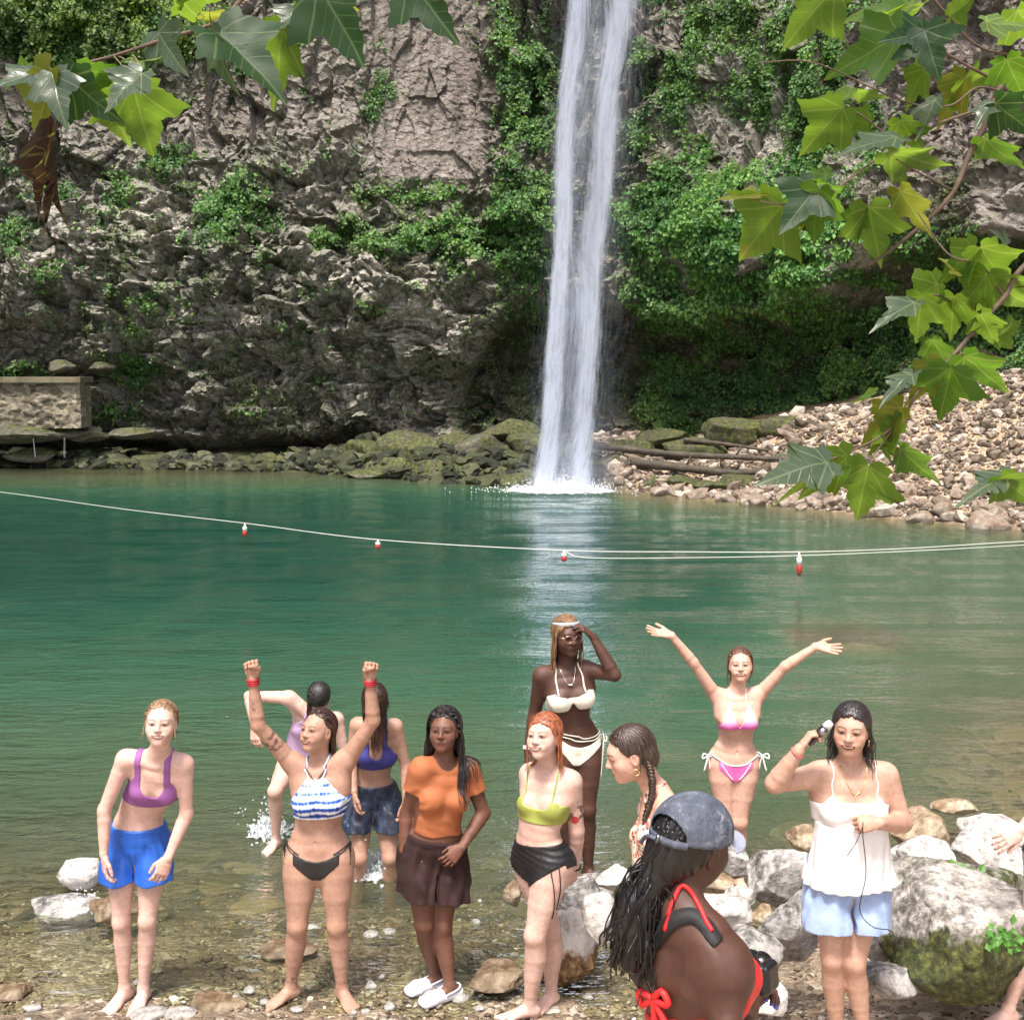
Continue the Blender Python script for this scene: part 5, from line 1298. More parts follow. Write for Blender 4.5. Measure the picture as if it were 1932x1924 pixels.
# splashes round the wading women
M_splash, nt, b = newmat('splashing_water'); b.inputs['Base Color'].default_value = (.75, .82, .84, 1); b.inputs['Roughness'].default_value = .12; b.inputs['Alpha'].default_value = .55
def splash(name, U, V, w, h, Y, seed, label, n=170):
    r = np.random.default_rng(seed); c = at(U, V, Y); c[2] = 0.01; sc = .95 * Y / FOC; sp = Soup(); root = empty(name, c, label, 'splash')
    for k in range(n):
        a = r.uniform(0, 6.28); q = abs(r.normal(0, .42)); p = c + np.array([math.cos(a) * q * w * sc * .5, math.sin(a) * q * w * sc * .6, 0])
        hz = h * sc * max(0, 1 - q) * r.uniform(.05, .6); d = np.array([r.normal(0, .02), r.normal(0, .02), 0])
        P = spline([p, p + d * .6 + np.array([0, 0, hz * .6]), p + d * 1.4 + np.array([0, 0, hz])], 8); V_, F_ = tube(P, np.array([.012, .013, .010, .006, .008, .010, .006, .002]) * r.uniform(.4, 1.2), 6); sp.add(V_, F_)
        b_ = c + np.array([math.cos(a) * q * w * sc * .8, math.sin(a) * q * w * sc * .8, abs(r.normal(0, .5)) * h * sc]); V_, F_ = tube([b_, b_ + r.normal(0, .008, 3)], r.uniform(.002, .007), 5); sp.add(V_, F_)
    tag(link('jets', sp.mesh('jets', M_splash), root), kind='stuff')
    V_, F_ = grid_mesh(np.linspace(-1, 1, 60), np.linspace(-1, 1, 60), lambda x, y: 0 * x); rad = np.hypot(V_[:, 0], V_[:, 1]) + .25 * vnoise(V_[:, 0] * 3, V_[:, 1] * 3, 0, seed)
    dn_ = np.clip(.95 * np.exp(-(rad / .55) ** 2) - .18, 0, 1)
    z = .018 + .045 * np.abs(fbm(V_[:, 0] * 5, V_[:, 1] * 5, oct=4, seed=seed)) * np.exp(-(rad / .6) ** 2)
    link('foam', mesh_np('foam', np.stack([c[0] + V_[:, 0] * w * sc * .75, c[1] + V_[:, 1] * w * sc * .9, z], 1), F_, FOAM, True, None, {'dens': np.stack([dn_] * 3, 1)}), root)
    return root
splash('splash', 505, 1578, 110, 70, 8.75, 3, 'white splash round the stepping leg of the bending woman')
splash('splash', 708, 1655, 120, 80, 8.05, 4, 'white splash round the shins of the woman in denim shorts')
splash('splash', 152, 1668, 110, 24, 7.5, 5, 'white water washing round the rock at the left', 60)
# small plants growing between the boulders
for U, V, Y, s_z, lb in ((1895, 1770, 5.3, .09, 'small bright green plant on the front of the largest mossy boulder'), (1810, 1652, 6.0, .09, 'small green plant growing between white rocks'), (1660, 1555, 7.2, .05, 'tiny green sprig beside the shoulder of the woman in white')):
    root = empty('small_plant', at(U, V, Y), lb, 'plant'); c = at(U, V, Y); rg = np.random.default_rng(int(U))
    pts = c + rg.normal(0, s_z * .5, (40, 3)) * [1, .5, .7]; Vl, Fl = leaf_quads(pts, np.tile([0, -1, .6], (40, 1)), rg.uniform(.03, .06, 40) * s_z / .09, rg, .1)
    link('leaves', mesh_np('leaves', Vl, Fl, M_leaf, False, {'col': np.tile([.10, .26, .05], (len(Vl), 1))}), root)
    sp = Soup()
    for k in range(6): Vt, Ft = tube([c + np.array([0, .05, -s_z]), c + rg.normal(0, s_z * .4, 3)], .002, 5); sp.add(Vt, Ft)
    link('stem', sp.mesh('stem', simple('green_stem', (.08, .14, .04))), root)
# ------------------------------------------------------------------ the people on the shore
def joints(Y, d, feet=None, ankle=.075, zfoot=None, dU=0):
    J = {k: at(v[0] + dU, v[1], Y + (v[2] if len(v) > 2 else 0)) for k, v in d.items()}
    if feet:
        for k in feet:                      # ankles rest on the ground under them
            p = J['an' + k]; g = G(p[0], p[1]) if zfoot is None else zfoot
            J['an' + k] = np.array([p[0], p[1], g + ankle])
    return J
def face(yaw, pitch):
    y, p = math.radians(yaw), math.radians(pitch)
    return (math.sin(y) * math.cos(p), -math.cos(y) * math.cos(p), -math.sin(p))
def bra(bottom=-.085, neck=-.01, nw=.06, curve=.04, za=.02, aw=.125, zt=.5, aslope=0.0, back_neck=None):
    def f(s, P):
        x, y, z = s.chest_local(P); ax = np.abs(x)
        nk = neck if back_neck is None else np.where(y > 0, neck, back_neck)
        r = np.maximum(bottom - z, z - zt)
        rem = np.maximum(ax - nw, nk + curve * (ax / nw) ** 2 - z)
        r = np.maximum(r, -rem)
        awz = np.maximum(aw - aslope * np.clip(z - za, 0, 1), nw + .034 if zt > .2 else .0)
        rem2 = np.maximum(awz - ax, za - z)
        return np.maximum(r, -rem2) * s.S
    return f
def triangle_top(base=-.052, h=.135, cx=.066, hw=.064):
    def f(s, P):
        x, y, z = s.chest_local(P); a = np.abs(np.abs(x) - cx)
        r = np.maximum(base - z, (a - hw * (1 - np.clip((z - base), 0, 1) / h)) * .8)
        band = np.maximum(np.abs(z - base - .004) - .006, -1)
        return np.maximum(np.minimum(r, band), -y - .2) * s.S
    return f
def brief(top=.02, curve=2.2, slope=1.0, slope_b=.75, crotch=-.085, half=.02, side=.158):
    def f(s, P):
        x, y, z = s.pel_local(P); ax = np.abs(x)
        r = z - (top + curve * x ** 2)
        sl = np.where(y > 0.0, slope, slope_b)
        leg = (crotch + np.maximum(ax - half, 0) * sl) - z
        return np.maximum(np.maximum(r, leg * .8), ax - side) * s.S
    return f
def shorts(s, root, name, mat, top=.13, hem=-.17, t=.012, flare=.10, fold=.006, seed=1, spread=1.0):
    ex = []
    for sd_ in ('R', 'L'):
        hp, kn = s.J['hip' + sd_], s.J['kn' + sd_]; d = nrm(kn - hp)
        side = -1 if sd_ == 'R' else 1
        ex.append(loft([hp - d * .02 + s.pl * side * .004, hp + d * .10 + s.pl * side * .010, hp + d * .26 + s.pl * side * .014], [.086 * s.S, (.088 + flare * .020) * s.S, (.080 + flare * .055) * s.S], s.pl, 0.012, 'x'))
    def reg(_, P):
        x, y, z = s.pel_local(P)
        wob = .004 * np.sin(x * 40 + seed)
        slit = (.005 + np.clip(-z - .06, 0, 1) * .025) - np.abs(x - .004 * np.sin(z * 60)); slit = np.where(z < -.055, slit, -1)
        return np.maximum(np.maximum(z - top, hem + wob - z), slit) * s.S
    def fo(P):
        x, y, z = s.pel_local(P)
        a = np.arctan2(x, y + .0001)
        k = np.clip((top - z) / .12, 0, 1)
        n = np.sin(a * 14 + 4 * vnoise(x * 9, y * 9, z * 5, seed)) * .4 + vnoise(x * 22 + z * 8, y * 22, z * 11, seed + 3)
        band = np.where(z > top - .035, -.001 + .0012 * np.sin(a * 60), fold * n * k)
        return band
    tg = ('torso', 'glute')
    return s.garment(name, root, mat, reg, tg, ex, t, fold=fo)
def bow(sp, c, X, Z, size=.035, r=.0028, tails=.10, seed=0):
    X = nrm(X); Z = nrm(Z); rng = random.Random(seed)
    for sg in (-1, 1):
        V, F = tube(spline([c, c + X * sg * size * .8 + Z * size * .4, c + X * sg * size - Z * size * .3, c + X * .2 * size * sg - Z * .1 * size, c], 14), r, 6); sp.add(V, F)
        V, F = tube(spline([c, c + X * sg * size * .3 - Z * tails * .5, c + X * sg * size * (.4 + rng.random() * .3) - Z * tails], 8), r, 6); sp.add(V, F)
    V, F = tube([c - X * .004, c + X * .004], .006, 8); sp.add(V, F)
def ring_on_limb(s, a, b, f, r, off=.003, ax=None, n=28):
    """a closed loop laid on the limb a-b at fraction f"""
    a, b = np.asarray(a), np.asarray(b); T = nrm(b - a); x = nrm(np.cross(T, [0.1, .2, 1.0])); y = np.cross(T, x); c = a + (b - a) * f
    t = np.linspace(0, 2 * math.pi, n)
    P = c + .03 * (np.cos(t)[:, None] * x + np.sin(t)[:, None] * y)
    pr = [p for p in s.prims if p.tag in ('arm', 'hand')]
    for _ in range(8):
        d = sdf_pts(pr, P) - off; dirn = nrm(P - c - T * ((P - c) @ T)[:, None]); P = P - dirn * np.clip(d, -.02, .02)[:, None]
    V, F = tube(P, r, 6, cap=False); return V, F
def laid(s, pts, off, r, n=40, tags=None, closed=False):
    pr = s.prims if tags is None else [p for p in s.prims if p.tag in tags]
    P = lay(pr, spline(pts, n), off); return tube(P, r, 6)
def part(name, sp, mat, root, side=None):
    """one child mesh; with side given, one child for each side of the body"""
    if side is None: return link(name, sp.mesh(name, mat), root)
    o, ax = side; grp = {}
    for V, F, C, M, b in zip(sp.V, sp.F, sp.C, sp.M, np.cumsum([0] + [len(v) for v in sp.V])):
        q = float((V.mean(0) - o) @ ax); k = 0 if abs(q) < .012 else (1 if q > 0 else -1)
        grp.setdefault(k, Soup()).add(V, F - b, C)
    for k in sorted(grp): r = link(name, grp[k].mesh(name, mat), root)
    return r
def trace(s, px, off, n=40, Y0=1.2):
    """points on the skin where the given line of sight positions meet the body"""
    Q = spline([(a, b, 0) for a, b in px], n); O = np.array([0, 0, CAM_H]); out = []
    D = np.array([nrm(at(a, b, 3.0) - O) for a, b, _ in Q]); t = np.full(n, Y0)
    for _ in range(60):
        d = sdf_pts(s.prims, O + D * t[:, None], .3) - off; t = t + np.clip(d, -.05, .25) * .8
    return O + D * t[:, None]
def cpt(s, x, y, z): return s.cen(.66) + (s.cl * x + s.cf * y + s.cu * z) * s.S
def ppt(s, x, y, z): return s.J['pel'] + (s.pl * x + s.pf * y + s.pu * z) * s.S
def check(nm, J):
    L = lambda a, b: np.linalg.norm(J[a] - J[b])
    print('BONES', nm, 'torso %.2f upR %.2f upL %.2f foR %.2f foL %.2f thR %.2f thL %.2f caR %.2f caL %.2f sh %.2f neck %.2f' % (
        L('neck', 'pel'), L('shR', 'elR'), L('shL', 'elL'), L('elR', 'wrR'), L('elL', 'wrL'), L('hipR', 'knR'), L('hipL', 'knL'), L('knR', 'anR'), L('knL', 'anL'), L('shR', 'shL'), L('head', 'neck')))

ONLY = ''
GR = 'friends posing on the shore'
LIGHT = (.62, .40, .31); PALE = (.62, .44, .375); TAN = (.42, .265, .195); DARK = (.085, .040, .026); MID = (.15, .072, .046)
M_brown = hair_mat('brown_wet_hair', (.040, .024, .017), .32)
M_black = hair_mat('black_wet_hair', (.020, .017, .017), .34)
M_red = hair_mat('copper_hair', (.30, .095, .045), .35)
M_dread = hair_mat('blonde_brown_twists', (.17, .095, .045), .6, 45)
M_darkbrown = hair_mat('dark_brown_hair', (.045, .022, .016), .3)
cloth_k = dict(bscale=260, bstr=.25, bdist=.002)

def person_A():
    root = empty('person', at(259, 1890, 6.35), 'woman in purple top and blue shorts leaning forward, hands by her thighs', 'person', GR)
    J = joints(6.35, dict(head=(304, 1364, -.24), neck=(299, 1424, -.17), shR=(236, 1432, -.13), shL=(348, 1442, -.13), elR=(197, 1528, -.14), wrR=(196, 1612, -.17),
        elL=(352, 1535, -.13), wrL=(317, 1618, -.22), pel=(260, 1596, .04), mid=(268, 1520, .0), hipR=(229, 1600, .04), hipL=(290, 1600, .04),
        knR=(229, 1739, -.02), knL=(278, 1736, -.02), anR=(234, 1850, 0), anL=(270, 1850, 0)), 'RL')
    J['toR'] = J['anR'] + np.array([-.05, -.15, 0]); J['toL'] = J['anL'] + np.array([.0, -.15, 0]); check('A', J)
    s = Person(J, (.04, -1, -.5), (0, -1, -.1), face(6, -10), (.05, 0, 1), w=.95, bust=.9, hip=1.0, limb=.96, leg=.92, headS=1.0, skin=PALE, smile=.9,
        hands=dict(R=dict(dir=(.06, -.12, -1), palm=(1, .5, 0), pose='relax'), L=dict(dir=(-.40, -.25, -1), palm=(-.5, .8, -.2), pose='relax')))
    s.brow = np.array([.2, .12, .08]); s.build(root)
    s.cutc = .004
    top = simple('purple_knit', (.25, .085, .27), .7, nscale=5, **cloth_k)
    s.garment('sports_top', root, top, bra(-.095, -.005, .062, .055, .035, .130, aslope=.55), ('torso', 'bust', 'sho'), t=.006)
    blue = simple('blue_shorts_fabric', (.015, .11, .52), .5, nscale=6, **cloth_k)
    shorts(s, root, 'shorts', blue, .135, -.165, .012, .35, .008, 2)
    st = hair_strands(s, scalp_points(s, 60, 300, -30, 60, 126, 4), 12, .011, .45, (0, .25, 0), .0035, seed=5, length=9)
    w1 = hair_strands(s, [s.hp_(-.066, .05, .02), s.hp_(-.07, .04, .03), s.hp_(-.068, .045, .01), s.hp_(.066, .055, .03), s.hp_(.069, .05, .01)], 10, .011, .4, (-.3, -.1, 0), .0022, .002, seed=8, out=.8)
    tops = hair_strands(s, scalp_points(s, -100, 100, 25, 88, 190, 7), 14, .012, .5, (0, 0, 0), 0.0024, .001, seed=9, length=8, off=0.007, back=1.6)
    add_hair(s, root, hair_mat('light_brown_hair', (.27, .17, .10), .4), True, dict(cut=(.8, -.6, .004), thick=.005), [tops, st, w1])
def person_C():
    root = empty('person', at(600, 1890, 6.35), 'woman in blue and white tie-dye top raising both fists high', 'person', GR)
    J = joints(6.35, dict(head=(600, 1378, .0), neck=(601, 1444, .0), shR=(548, 1437, .02), shL=(656, 1432, .0), elR=(487, 1368, -.08), wrR=(477, 1280, -.10),
        elL=(704, 1358, -.05), wrL=(698, 1282, -.08), pel=(601, 1618, .02), mid=(600, 1545, .03), hipR=(568, 1622, .02), hipL=(634, 1622, .02),
        knR=(561, 1745, -.03), knL=(636, 1745, -.03), anR=(549, 1850, .02), anL=(645, 1855, .0)), 'RL')
    J['toR'] = J['anR'] + np.array([-.11, -.12, 0]); J['toL'] = J['anL'] + np.array([.08, -.13, 0]); check('C', J)
    s = Person(J, (-.08, -1, .05), (0, -1, 0), face(-34, -14), (-.05, 0, 1), w=1.04, bust=1.08, hip=1.10, limb=1.02, leg=1.08, skin=TAN, smile=.9, headS=1.0,
        hands=dict(R=dict(dir=(-.12, 0, 1), palm=(.3, -1, 0), pose='fist'), L=dict(dir=(.1, .0, 1), palm=(.2, -1, 0), pose='fist')))
    def tattoo(s, V, C):
        a = s.J['shR'] * .42 + s.J['elR'] * .58
        d = np.linalg.norm(V - a, axis=1); n = vnoise(V[:, 0] * 60, V[:, 1] * 60, V[:, 2] * 60, 5)
        m = (d < .062) & (n > .05) & (V[:, 1] < a[1] + .01); C[m] = C[m] * .42
        a = s.J['wrR'] * .45 + s.J['elR'] * .55
        m = (np.linalg.norm((V - a) * [1.6, 1, .55], axis=1) < .04) & (n > .2); C[m] = C[m] * .5
        a = s.J['wrL'] * .45 + s.J['elL'] * .55
        m = (np.linalg.norm((V - a) * [1.6, 1, .8], axis=1) < .035) & (n > .2); C[m] = C[m] * .5
        a = s.J['anR'] * .8 + s.J['knR'] * .2
        m = (np.linalg.norm(V - a, axis=1) < .04) & (n > .15); C[m] = C[m] * .5
    s.build(root, extra_color=tattoo)
    s.cutc = .000
    m, nt, b = newmat('tie_dye_fabric'); cf = attr(nt, 'cf').outputs['Vector']; sep = N(nt, 'ShaderNodeSeparateXYZ'); nt.links.new(cf, sep.inputs[0])
    n1 = noise_node(nt, 9, 3, .6, cf, (8, .5, 1.6)); n2 = noise_node(nt, 30, 3, .7, cf, (2.2, .3, 1.0))
    wv = mth(nt, 'SINE', mth(nt, 'MULTIPLY', sep.outputs[2], 150.0)); wv = mth(nt, 'MULTIPLY', wv, .22)
    fade = mth(nt, 'MULTIPLY', sep.outputs[2], -1.3)
    v = mth(nt, 'ADD', mth(nt, 'ADD', mth(nt, 'MULTIPLY', n1.outputs[0], .75), mth(nt, 'MULTIPLY', n2.outputs[0], .35)), mth(nt, 'ADD', wv, fade))
    nt.links.new(ramp(nt, v, [(.50, (.78, .82, .88)), (.60, (.25, .42, .80)), (.72, (.03, .10, .50)), (.9, (.015, .03, .16))]), b.inputs['Base Color']); b.inputs['Roughness'].default_value = .6
    s.garment('halter_top', root, m, bra(-.100, .125, .05, .0, .01, .150, aslope=.85, zt=.125), ('torso', 'bust', 'sho'), t=.007)
    sp = Soup()
    for sg in (-1, 1):
        V, F = laid(s, [cpt(s, sg * .035, .09, .12), cpt(s, sg * .05, .05, .16), cpt(s, sg * .055, -.02, .20)], .004, .005, 16); sp.add(V, F)
    part('neck_strap', sp, m, root, side=(s.J['pel'], s.pl))
    blk = simple('black_swim_fabric', (.012, .011, .012), .55, **cloth_k)
    s.garment('bikini_bottom', root, blk, brief(.018, 3.0, .88, .7, -.090, .022, .125), ('torso', 'leg', 'glute'), t=.005)
    sp = Soup()
    for sg in (-1, 1):
        for dz in (0, .018):
            V, F = laid(s, [ppt(s, sg * .10, .12, .045 + dz), ppt(s, sg * .165, .06, .075 + dz * .8), ppt(s, sg * .17, -.02, .085)], .003, .0028, 16); sp.add(V, F)
        sb = Soup(); bow(sb, ppt(s, sg * .178, .03, .083), s.pf, s.pu, .035, .0026, .10, sg); part('tie_bow', sb, blk, root)
    part('side_tie', sp, blk, root, side=(s.J['pel'], s.pl))
    red = simple('red_cord', (.42, .02, .03), .7)
    sp = Soup()
    for w_, e_, in (('wrR', 'elR'), ('wrL', 'elL')):
        for f in (.02, .065, .11):
            V, F = ring_on_limb(s, J[w_], J[e_], f, .0055, .004); sp.add(V, F)
    part('wristband', sp, red, root, side=(s.J['pel'], s.pl))
    sp = Soup(); V, F = laid(s, [cpt(s, -.06, .03, .185), cpt(s, -.035, .09, .155), cpt(s, 0, .12, .135), cpt(s, .035, .09, .155), cpt(s, .06, .03, .185)], .004, .004, 40); sp.add(V, F)
    part('necklace', sp, simple('dark_bead', (.10, .04, .03), .5), root)
    st = hair_strands(s, scalp_points(s, 80, 280, -20, 50, 162, 14), 24, .012, .6, (.12, .15, 0), .0028, seed=15, length=17)
    tops = hair_strands(s, scalp_points(s, -100, 100, 25, 88, 190, 7), 26, .012, .5, (0, 0, 0), 0.0024, .001, seed=9, length=20, off=0.007, back=1.6)
    add_hair(s, root, M_darkbrown, True, dict(cut=(.8, -.6, .000), thick=.006), [tops, st])
def person_B():
    root = empty('person', at(575, 1600, 8.7), 'woman in lilac top bending over, one leg stepping through splashing water', 'person', GR)
    J = joints(8.7, dict(head=(603, 1316, -.30), neck=(598, 1352, -.14), shR=(543, 1316, -.12), shL=(636, 1358, -.10), elR=(470, 1313, -.10), wrR=(480, 1372, -.22),
        elL=(650, 1422, -.14), wrL=(628, 1476, -.22), pel=(566, 1442, .06), mid=(572, 1400, .04), hipR=(548, 1440, .04), hipL=(590, 1448, .06),
        knR=(519, 1492, -.30), knL=(600, 1545, -.05), anR=(521, 1580, -.16), anL=(600, 1640, .02)))
    J['toR'] = J['anR'] + np.array([-.05, -.15, 0]); J['toL'] = J['anL'] + np.array([0, -.15, 0]); check('B', J)
    s = Person(J, (-.25, -1, -1.1), (-.2, -1, -.3), face(-14, 66), (0, -.6, .5), w=.98, bust=.95, hip=1.0, limb=1.0, leg=1.0, skin=PALE, smile=.2,
        hands=dict(R=dict(dir=(.1, -.3, -1), palm=(.3, 1, 0), pose='relax'), L=dict(dir=(-.3, -.2, -1), palm=(-.3, 1, 0), pose='relax')))
    s.build(root, step=.007)
    s.cutc = .045
    s.garment('swim_top', root, simple('lilac_fabric', (.48, .33, .52), .6, **cloth_k), bra(-.15, .0, .05, .05, .03, .125, aslope=.5), ('torso', 'bust', 'sho'))
    s.garment('swim_bottom', root, simple('lilac_fabric_bottom', (.45, .30, .50), .6, **cloth_k), brief(.09, 0, .8, .6, side=.4), ('torso', 'glute'))
    st = hair_strands(s, scalp_points(s, -160, -20, 10, 60, 126, 24), 30, .012, .75, (-.25, -.1, 0), .0035, .002, seed=25, length=26)
    add_hair(s, root, M_black, True, dict(cut=(.8, -.6, .045)), [st])
def person_D():
    root = empty('person', at(705, 1700, 8.0), 'woman in royal blue bra and wet denim shorts looking down', 'person', GR)
    J = joints(7.97, dict(head=(707, 1322, -.26), neck=(712, 1372, -.12), shR=(674, 1368, -.06), shL=(746, 1371, -.08), elR=(662, 1440, -.05), wrR=(668, 1495, -.16),
        elL=(766, 1446, -.06), wrL=(766, 1508, -.16), pel=(705, 1510, .05), mid=(703, 1452, .03), hipR=(681, 1514, .05), hipL=(730, 1514, .05),
        knR=(679, 1618, -.08), knL=(735, 1618, -.08), anR=(671, 1720, .05), anL=(737, 1720, .05)))
    J['toR'] = J['anR'] + np.array([-.05, -.15, 0]); J['toL'] = J['anL'] + np.array([0, -.15, 0]); check('D', J)
    s = Person(J, (.05, -1, -.55), (0, -1, -.1), face(-6, 58), (0, -.6, .6), w=1.0, bust=1.05, hip=1.02, limb=1.0, leg=1.0, skin=TAN, smile=.2,
        hands=dict(R=dict(dir=(.1, -.1, -1), palm=(1, .2, 0), pose='relax'), L=dict(dir=(-.1, -.1, -1), palm=(-1, .2, 0), pose='relax')))
    s.build(root, step=.007)
    s.cutc = .05
    s.garment('sports_bra', root, simple('royal_blue_knit', (.045, .045, .25), .6, nscale=5, **cloth_k), bra(-.095, .0, .045, .05, .03, .125, aslope=.6), ('torso', 'bust', 'sho'))
    m, nt, b = newmat('wet_denim'); tc = N(nt, 'ShaderNodeTexCoord').outputs['Object']; n = noise_node(nt, 14, 6, .7, tc)
    nt.links.new(ramp(nt, n.outputs[0], [(.42, (.010, .014, .030)), (.60, (.03, .045, .085)), (.70, (.15, .20, .28))]), b.inputs['Base Color']); b.inputs['Roughness'].default_value = .4
    bump(nt, n.outputs[0], .5, .01, b)
    shorts(s, root, 'denim_shorts', m, .135, -.155, .014, .4, .009, 6)
    st = hair_strands(s, scalp_points(s, -60, 120, 0, 70, 198, 34), 34, .012, .8, (.06, -.15, 0), .0030, .0008, seed=35, length=27)
    tops = hair_strands(s, scalp_points(s, -100, 100, 25, 88, 190, 7), 32, .012, .5, (0, 0, 0), 0.0024, .001, seed=9, length=26, off=0.007, back=-.5)
    add_hair(s, root, M_darkbrown, True, dict(cut=(.8, -.6, .05)), [tops, st])
def person_E():
    root = empty('person', at(830, 1870, 6.45), 'woman with long black braids in orange tee and brown shorts, hand in her pocket', 'person', GR)
    J = joints(6.45, dict(head=(838, 1377, -.02), neck=(840, 1438, .0), shR=(793, 1452, -.06), shL=(884, 1454, .04), elR=(768, 1532, .0), wrR=(762, 1604, -.05),
        elL=(912, 1534, .06), wrL=(871, 1598, -.07), pel=(818, 1614, .02), mid=(824, 1548, .0), hipR=(792, 1620, -.01), hipL=(845, 1622, .05),
        knR=(800, 1742, -.06), knL=(834, 1746, -.02), anR=(822, 1838, .06), anL=(849, 1860, -.07)), 'RL')
    J['toR'] = J['anR'] + np.array([-.14, -.09, 0]); J['toL'] = J['anL'] + np.array([-.13, -.09, 0]); check('E', J)
    s = Person(J, (-.28, -1, 0), (-.3, -1, 0), face(-8, -10), (.0, 0, 1), w=1.06, bust=1.15, hip=1.08, limb=1.05, leg=1.05, skin=MID, smile=.1, shoes=True,
        hands=dict(L=dict(dir=(-.6, -.4, -.5), palm=(-.4, .8, -.4), pose='cup')))
    s.build(root)
    s.cutc = .012
    org = simple('orange_tee_fabric', (.36, .115, .042), .75, nscale=5, bscale=18, bstr=.35, bdist=.012)
    def reg(s, P):
        x, y, z = s.chest_local(P)
        r = -.205 - z + .006 * np.sin(x * 30)
        q = P - s.J['neck']; r = np.maximum(r, .066 - np.linalg.norm(q - np.outer(q @ s.cu, s.cu) * .6 - s.cu * .012, axis=1)); r = np.maximum(r, z - .215)
        for sd_ in 'RL':
            a = s.J['sh' + sd_]; d = nrm(s.J['el' + sd_] - a)
            q = (P - a) @ d; lat_ = np.linalg.norm((P - a) - q[:, None] * d, axis=1)
            r = np.maximum(r, np.where((q > 0) & (lat_ < .10), (q - .125), -1))
        return r * s.S
    def fo(P):
        x, y, z = s.chest_local(P)
        return .003 * vnoise(x * 12 + z * 14, y * 10, z * 22, 3) + .0035 * np.sin((z + np.abs(x) * .8) * 95) * np.exp(-((z + .03) / .07) ** 2) * np.clip((np.abs(x) - .08) / .06, 0, 1)
    stub = []
    for sd_ in 'RL':
        a = s.J['sh' + sd_]; d = nrm(s.J['el' + sd_] - a); stub.append(loft([a, a + d * .17], [.052, .054], s.cf, .03, 'x'))
    s.garment('tee_shirt', root, org, reg, ('torso', 'bust', 'sho'), stub, t=.009, fold=fo)
    shorts(s, root, 'shorts', simple('dark_brown_knit', (.022, .006, .006), .85, nscale=6, **cloth_k), .125, -.195, .018, .75, .012, 9)
    clog = simple('white_clog_rubber', (.62, .60, .66), .45)
    for sd_, side in (('R', -1), ('L', 1)):
        an = J['an' + sd_]; fd = J['to' + sd_] - an; fd[2] = 0; fd = nrm(fd); fx = np.cross(fd, [0, 0, 1.0]); z = np.array([0, 0, 1.0]); so = an - z * .075
        pr = [loft([so - fd * .045 + z * .028, so + fd * .05 + z * .032, so + fd * .115 + z * .034, so + fd * .165 + z * .024], [(.040, .030), (.043, .034), (.054, .034), (.046, .022)], fx, .02, 'c')]
        def rg(_, P):
            q = P - so; zz = q[:, 2]; ff = q @ fd; xx = q @ fx
            r = np.maximum(-zz + .002, np.where(ff < .05, zz - .045, -1))
            for i in range(3):
                for j in range(3):
                    hx, hf_ = (i - 1) * .024, .085 + j * .024
                    r = np.maximum(r, np.where(zz > .045, .0055 - np.sqrt((xx - hx) ** 2 + (ff - hf_) ** 2), -1))
            return r
        o = s.garment('clog', root, clog, rg, base=pr, t=.004, step=.0035)
        sp = Soup(); V, F = tube(spline([so + fd * .05 + fx * .046 + z * .05, so - fd * .03 + fx * .040 + z * .062, so - fd * .062 + z * .066, so - fd * .03 - fx * .040 + z * .062, so + fd * .05 - fx * .046 + z * .05], 24), .006, 6); sp.add(V, F)
        st_ = link('heel_strap', sp.mesh('heel_strap', clog), o)
    st = hair_strands(s, scalp_points(s, 62, 298, -20, 60, 270, 44), 50, .012, .6, (-.14, -.06, 0), .0034, .0012, seed=45, length=34, off=.018)
    tops = hair_strands(s, scalp_points(s, -100, 100, 25, 88, 190, 7), 40, .012, .5, (0, 0, 0), 0.0032, .001, seed=9, length=34, off=0.018, back=1.6)
    add_hair(s, root, M_black, True, dict(cut=(.8, -.6, .012), thick=.009), [tops, st])
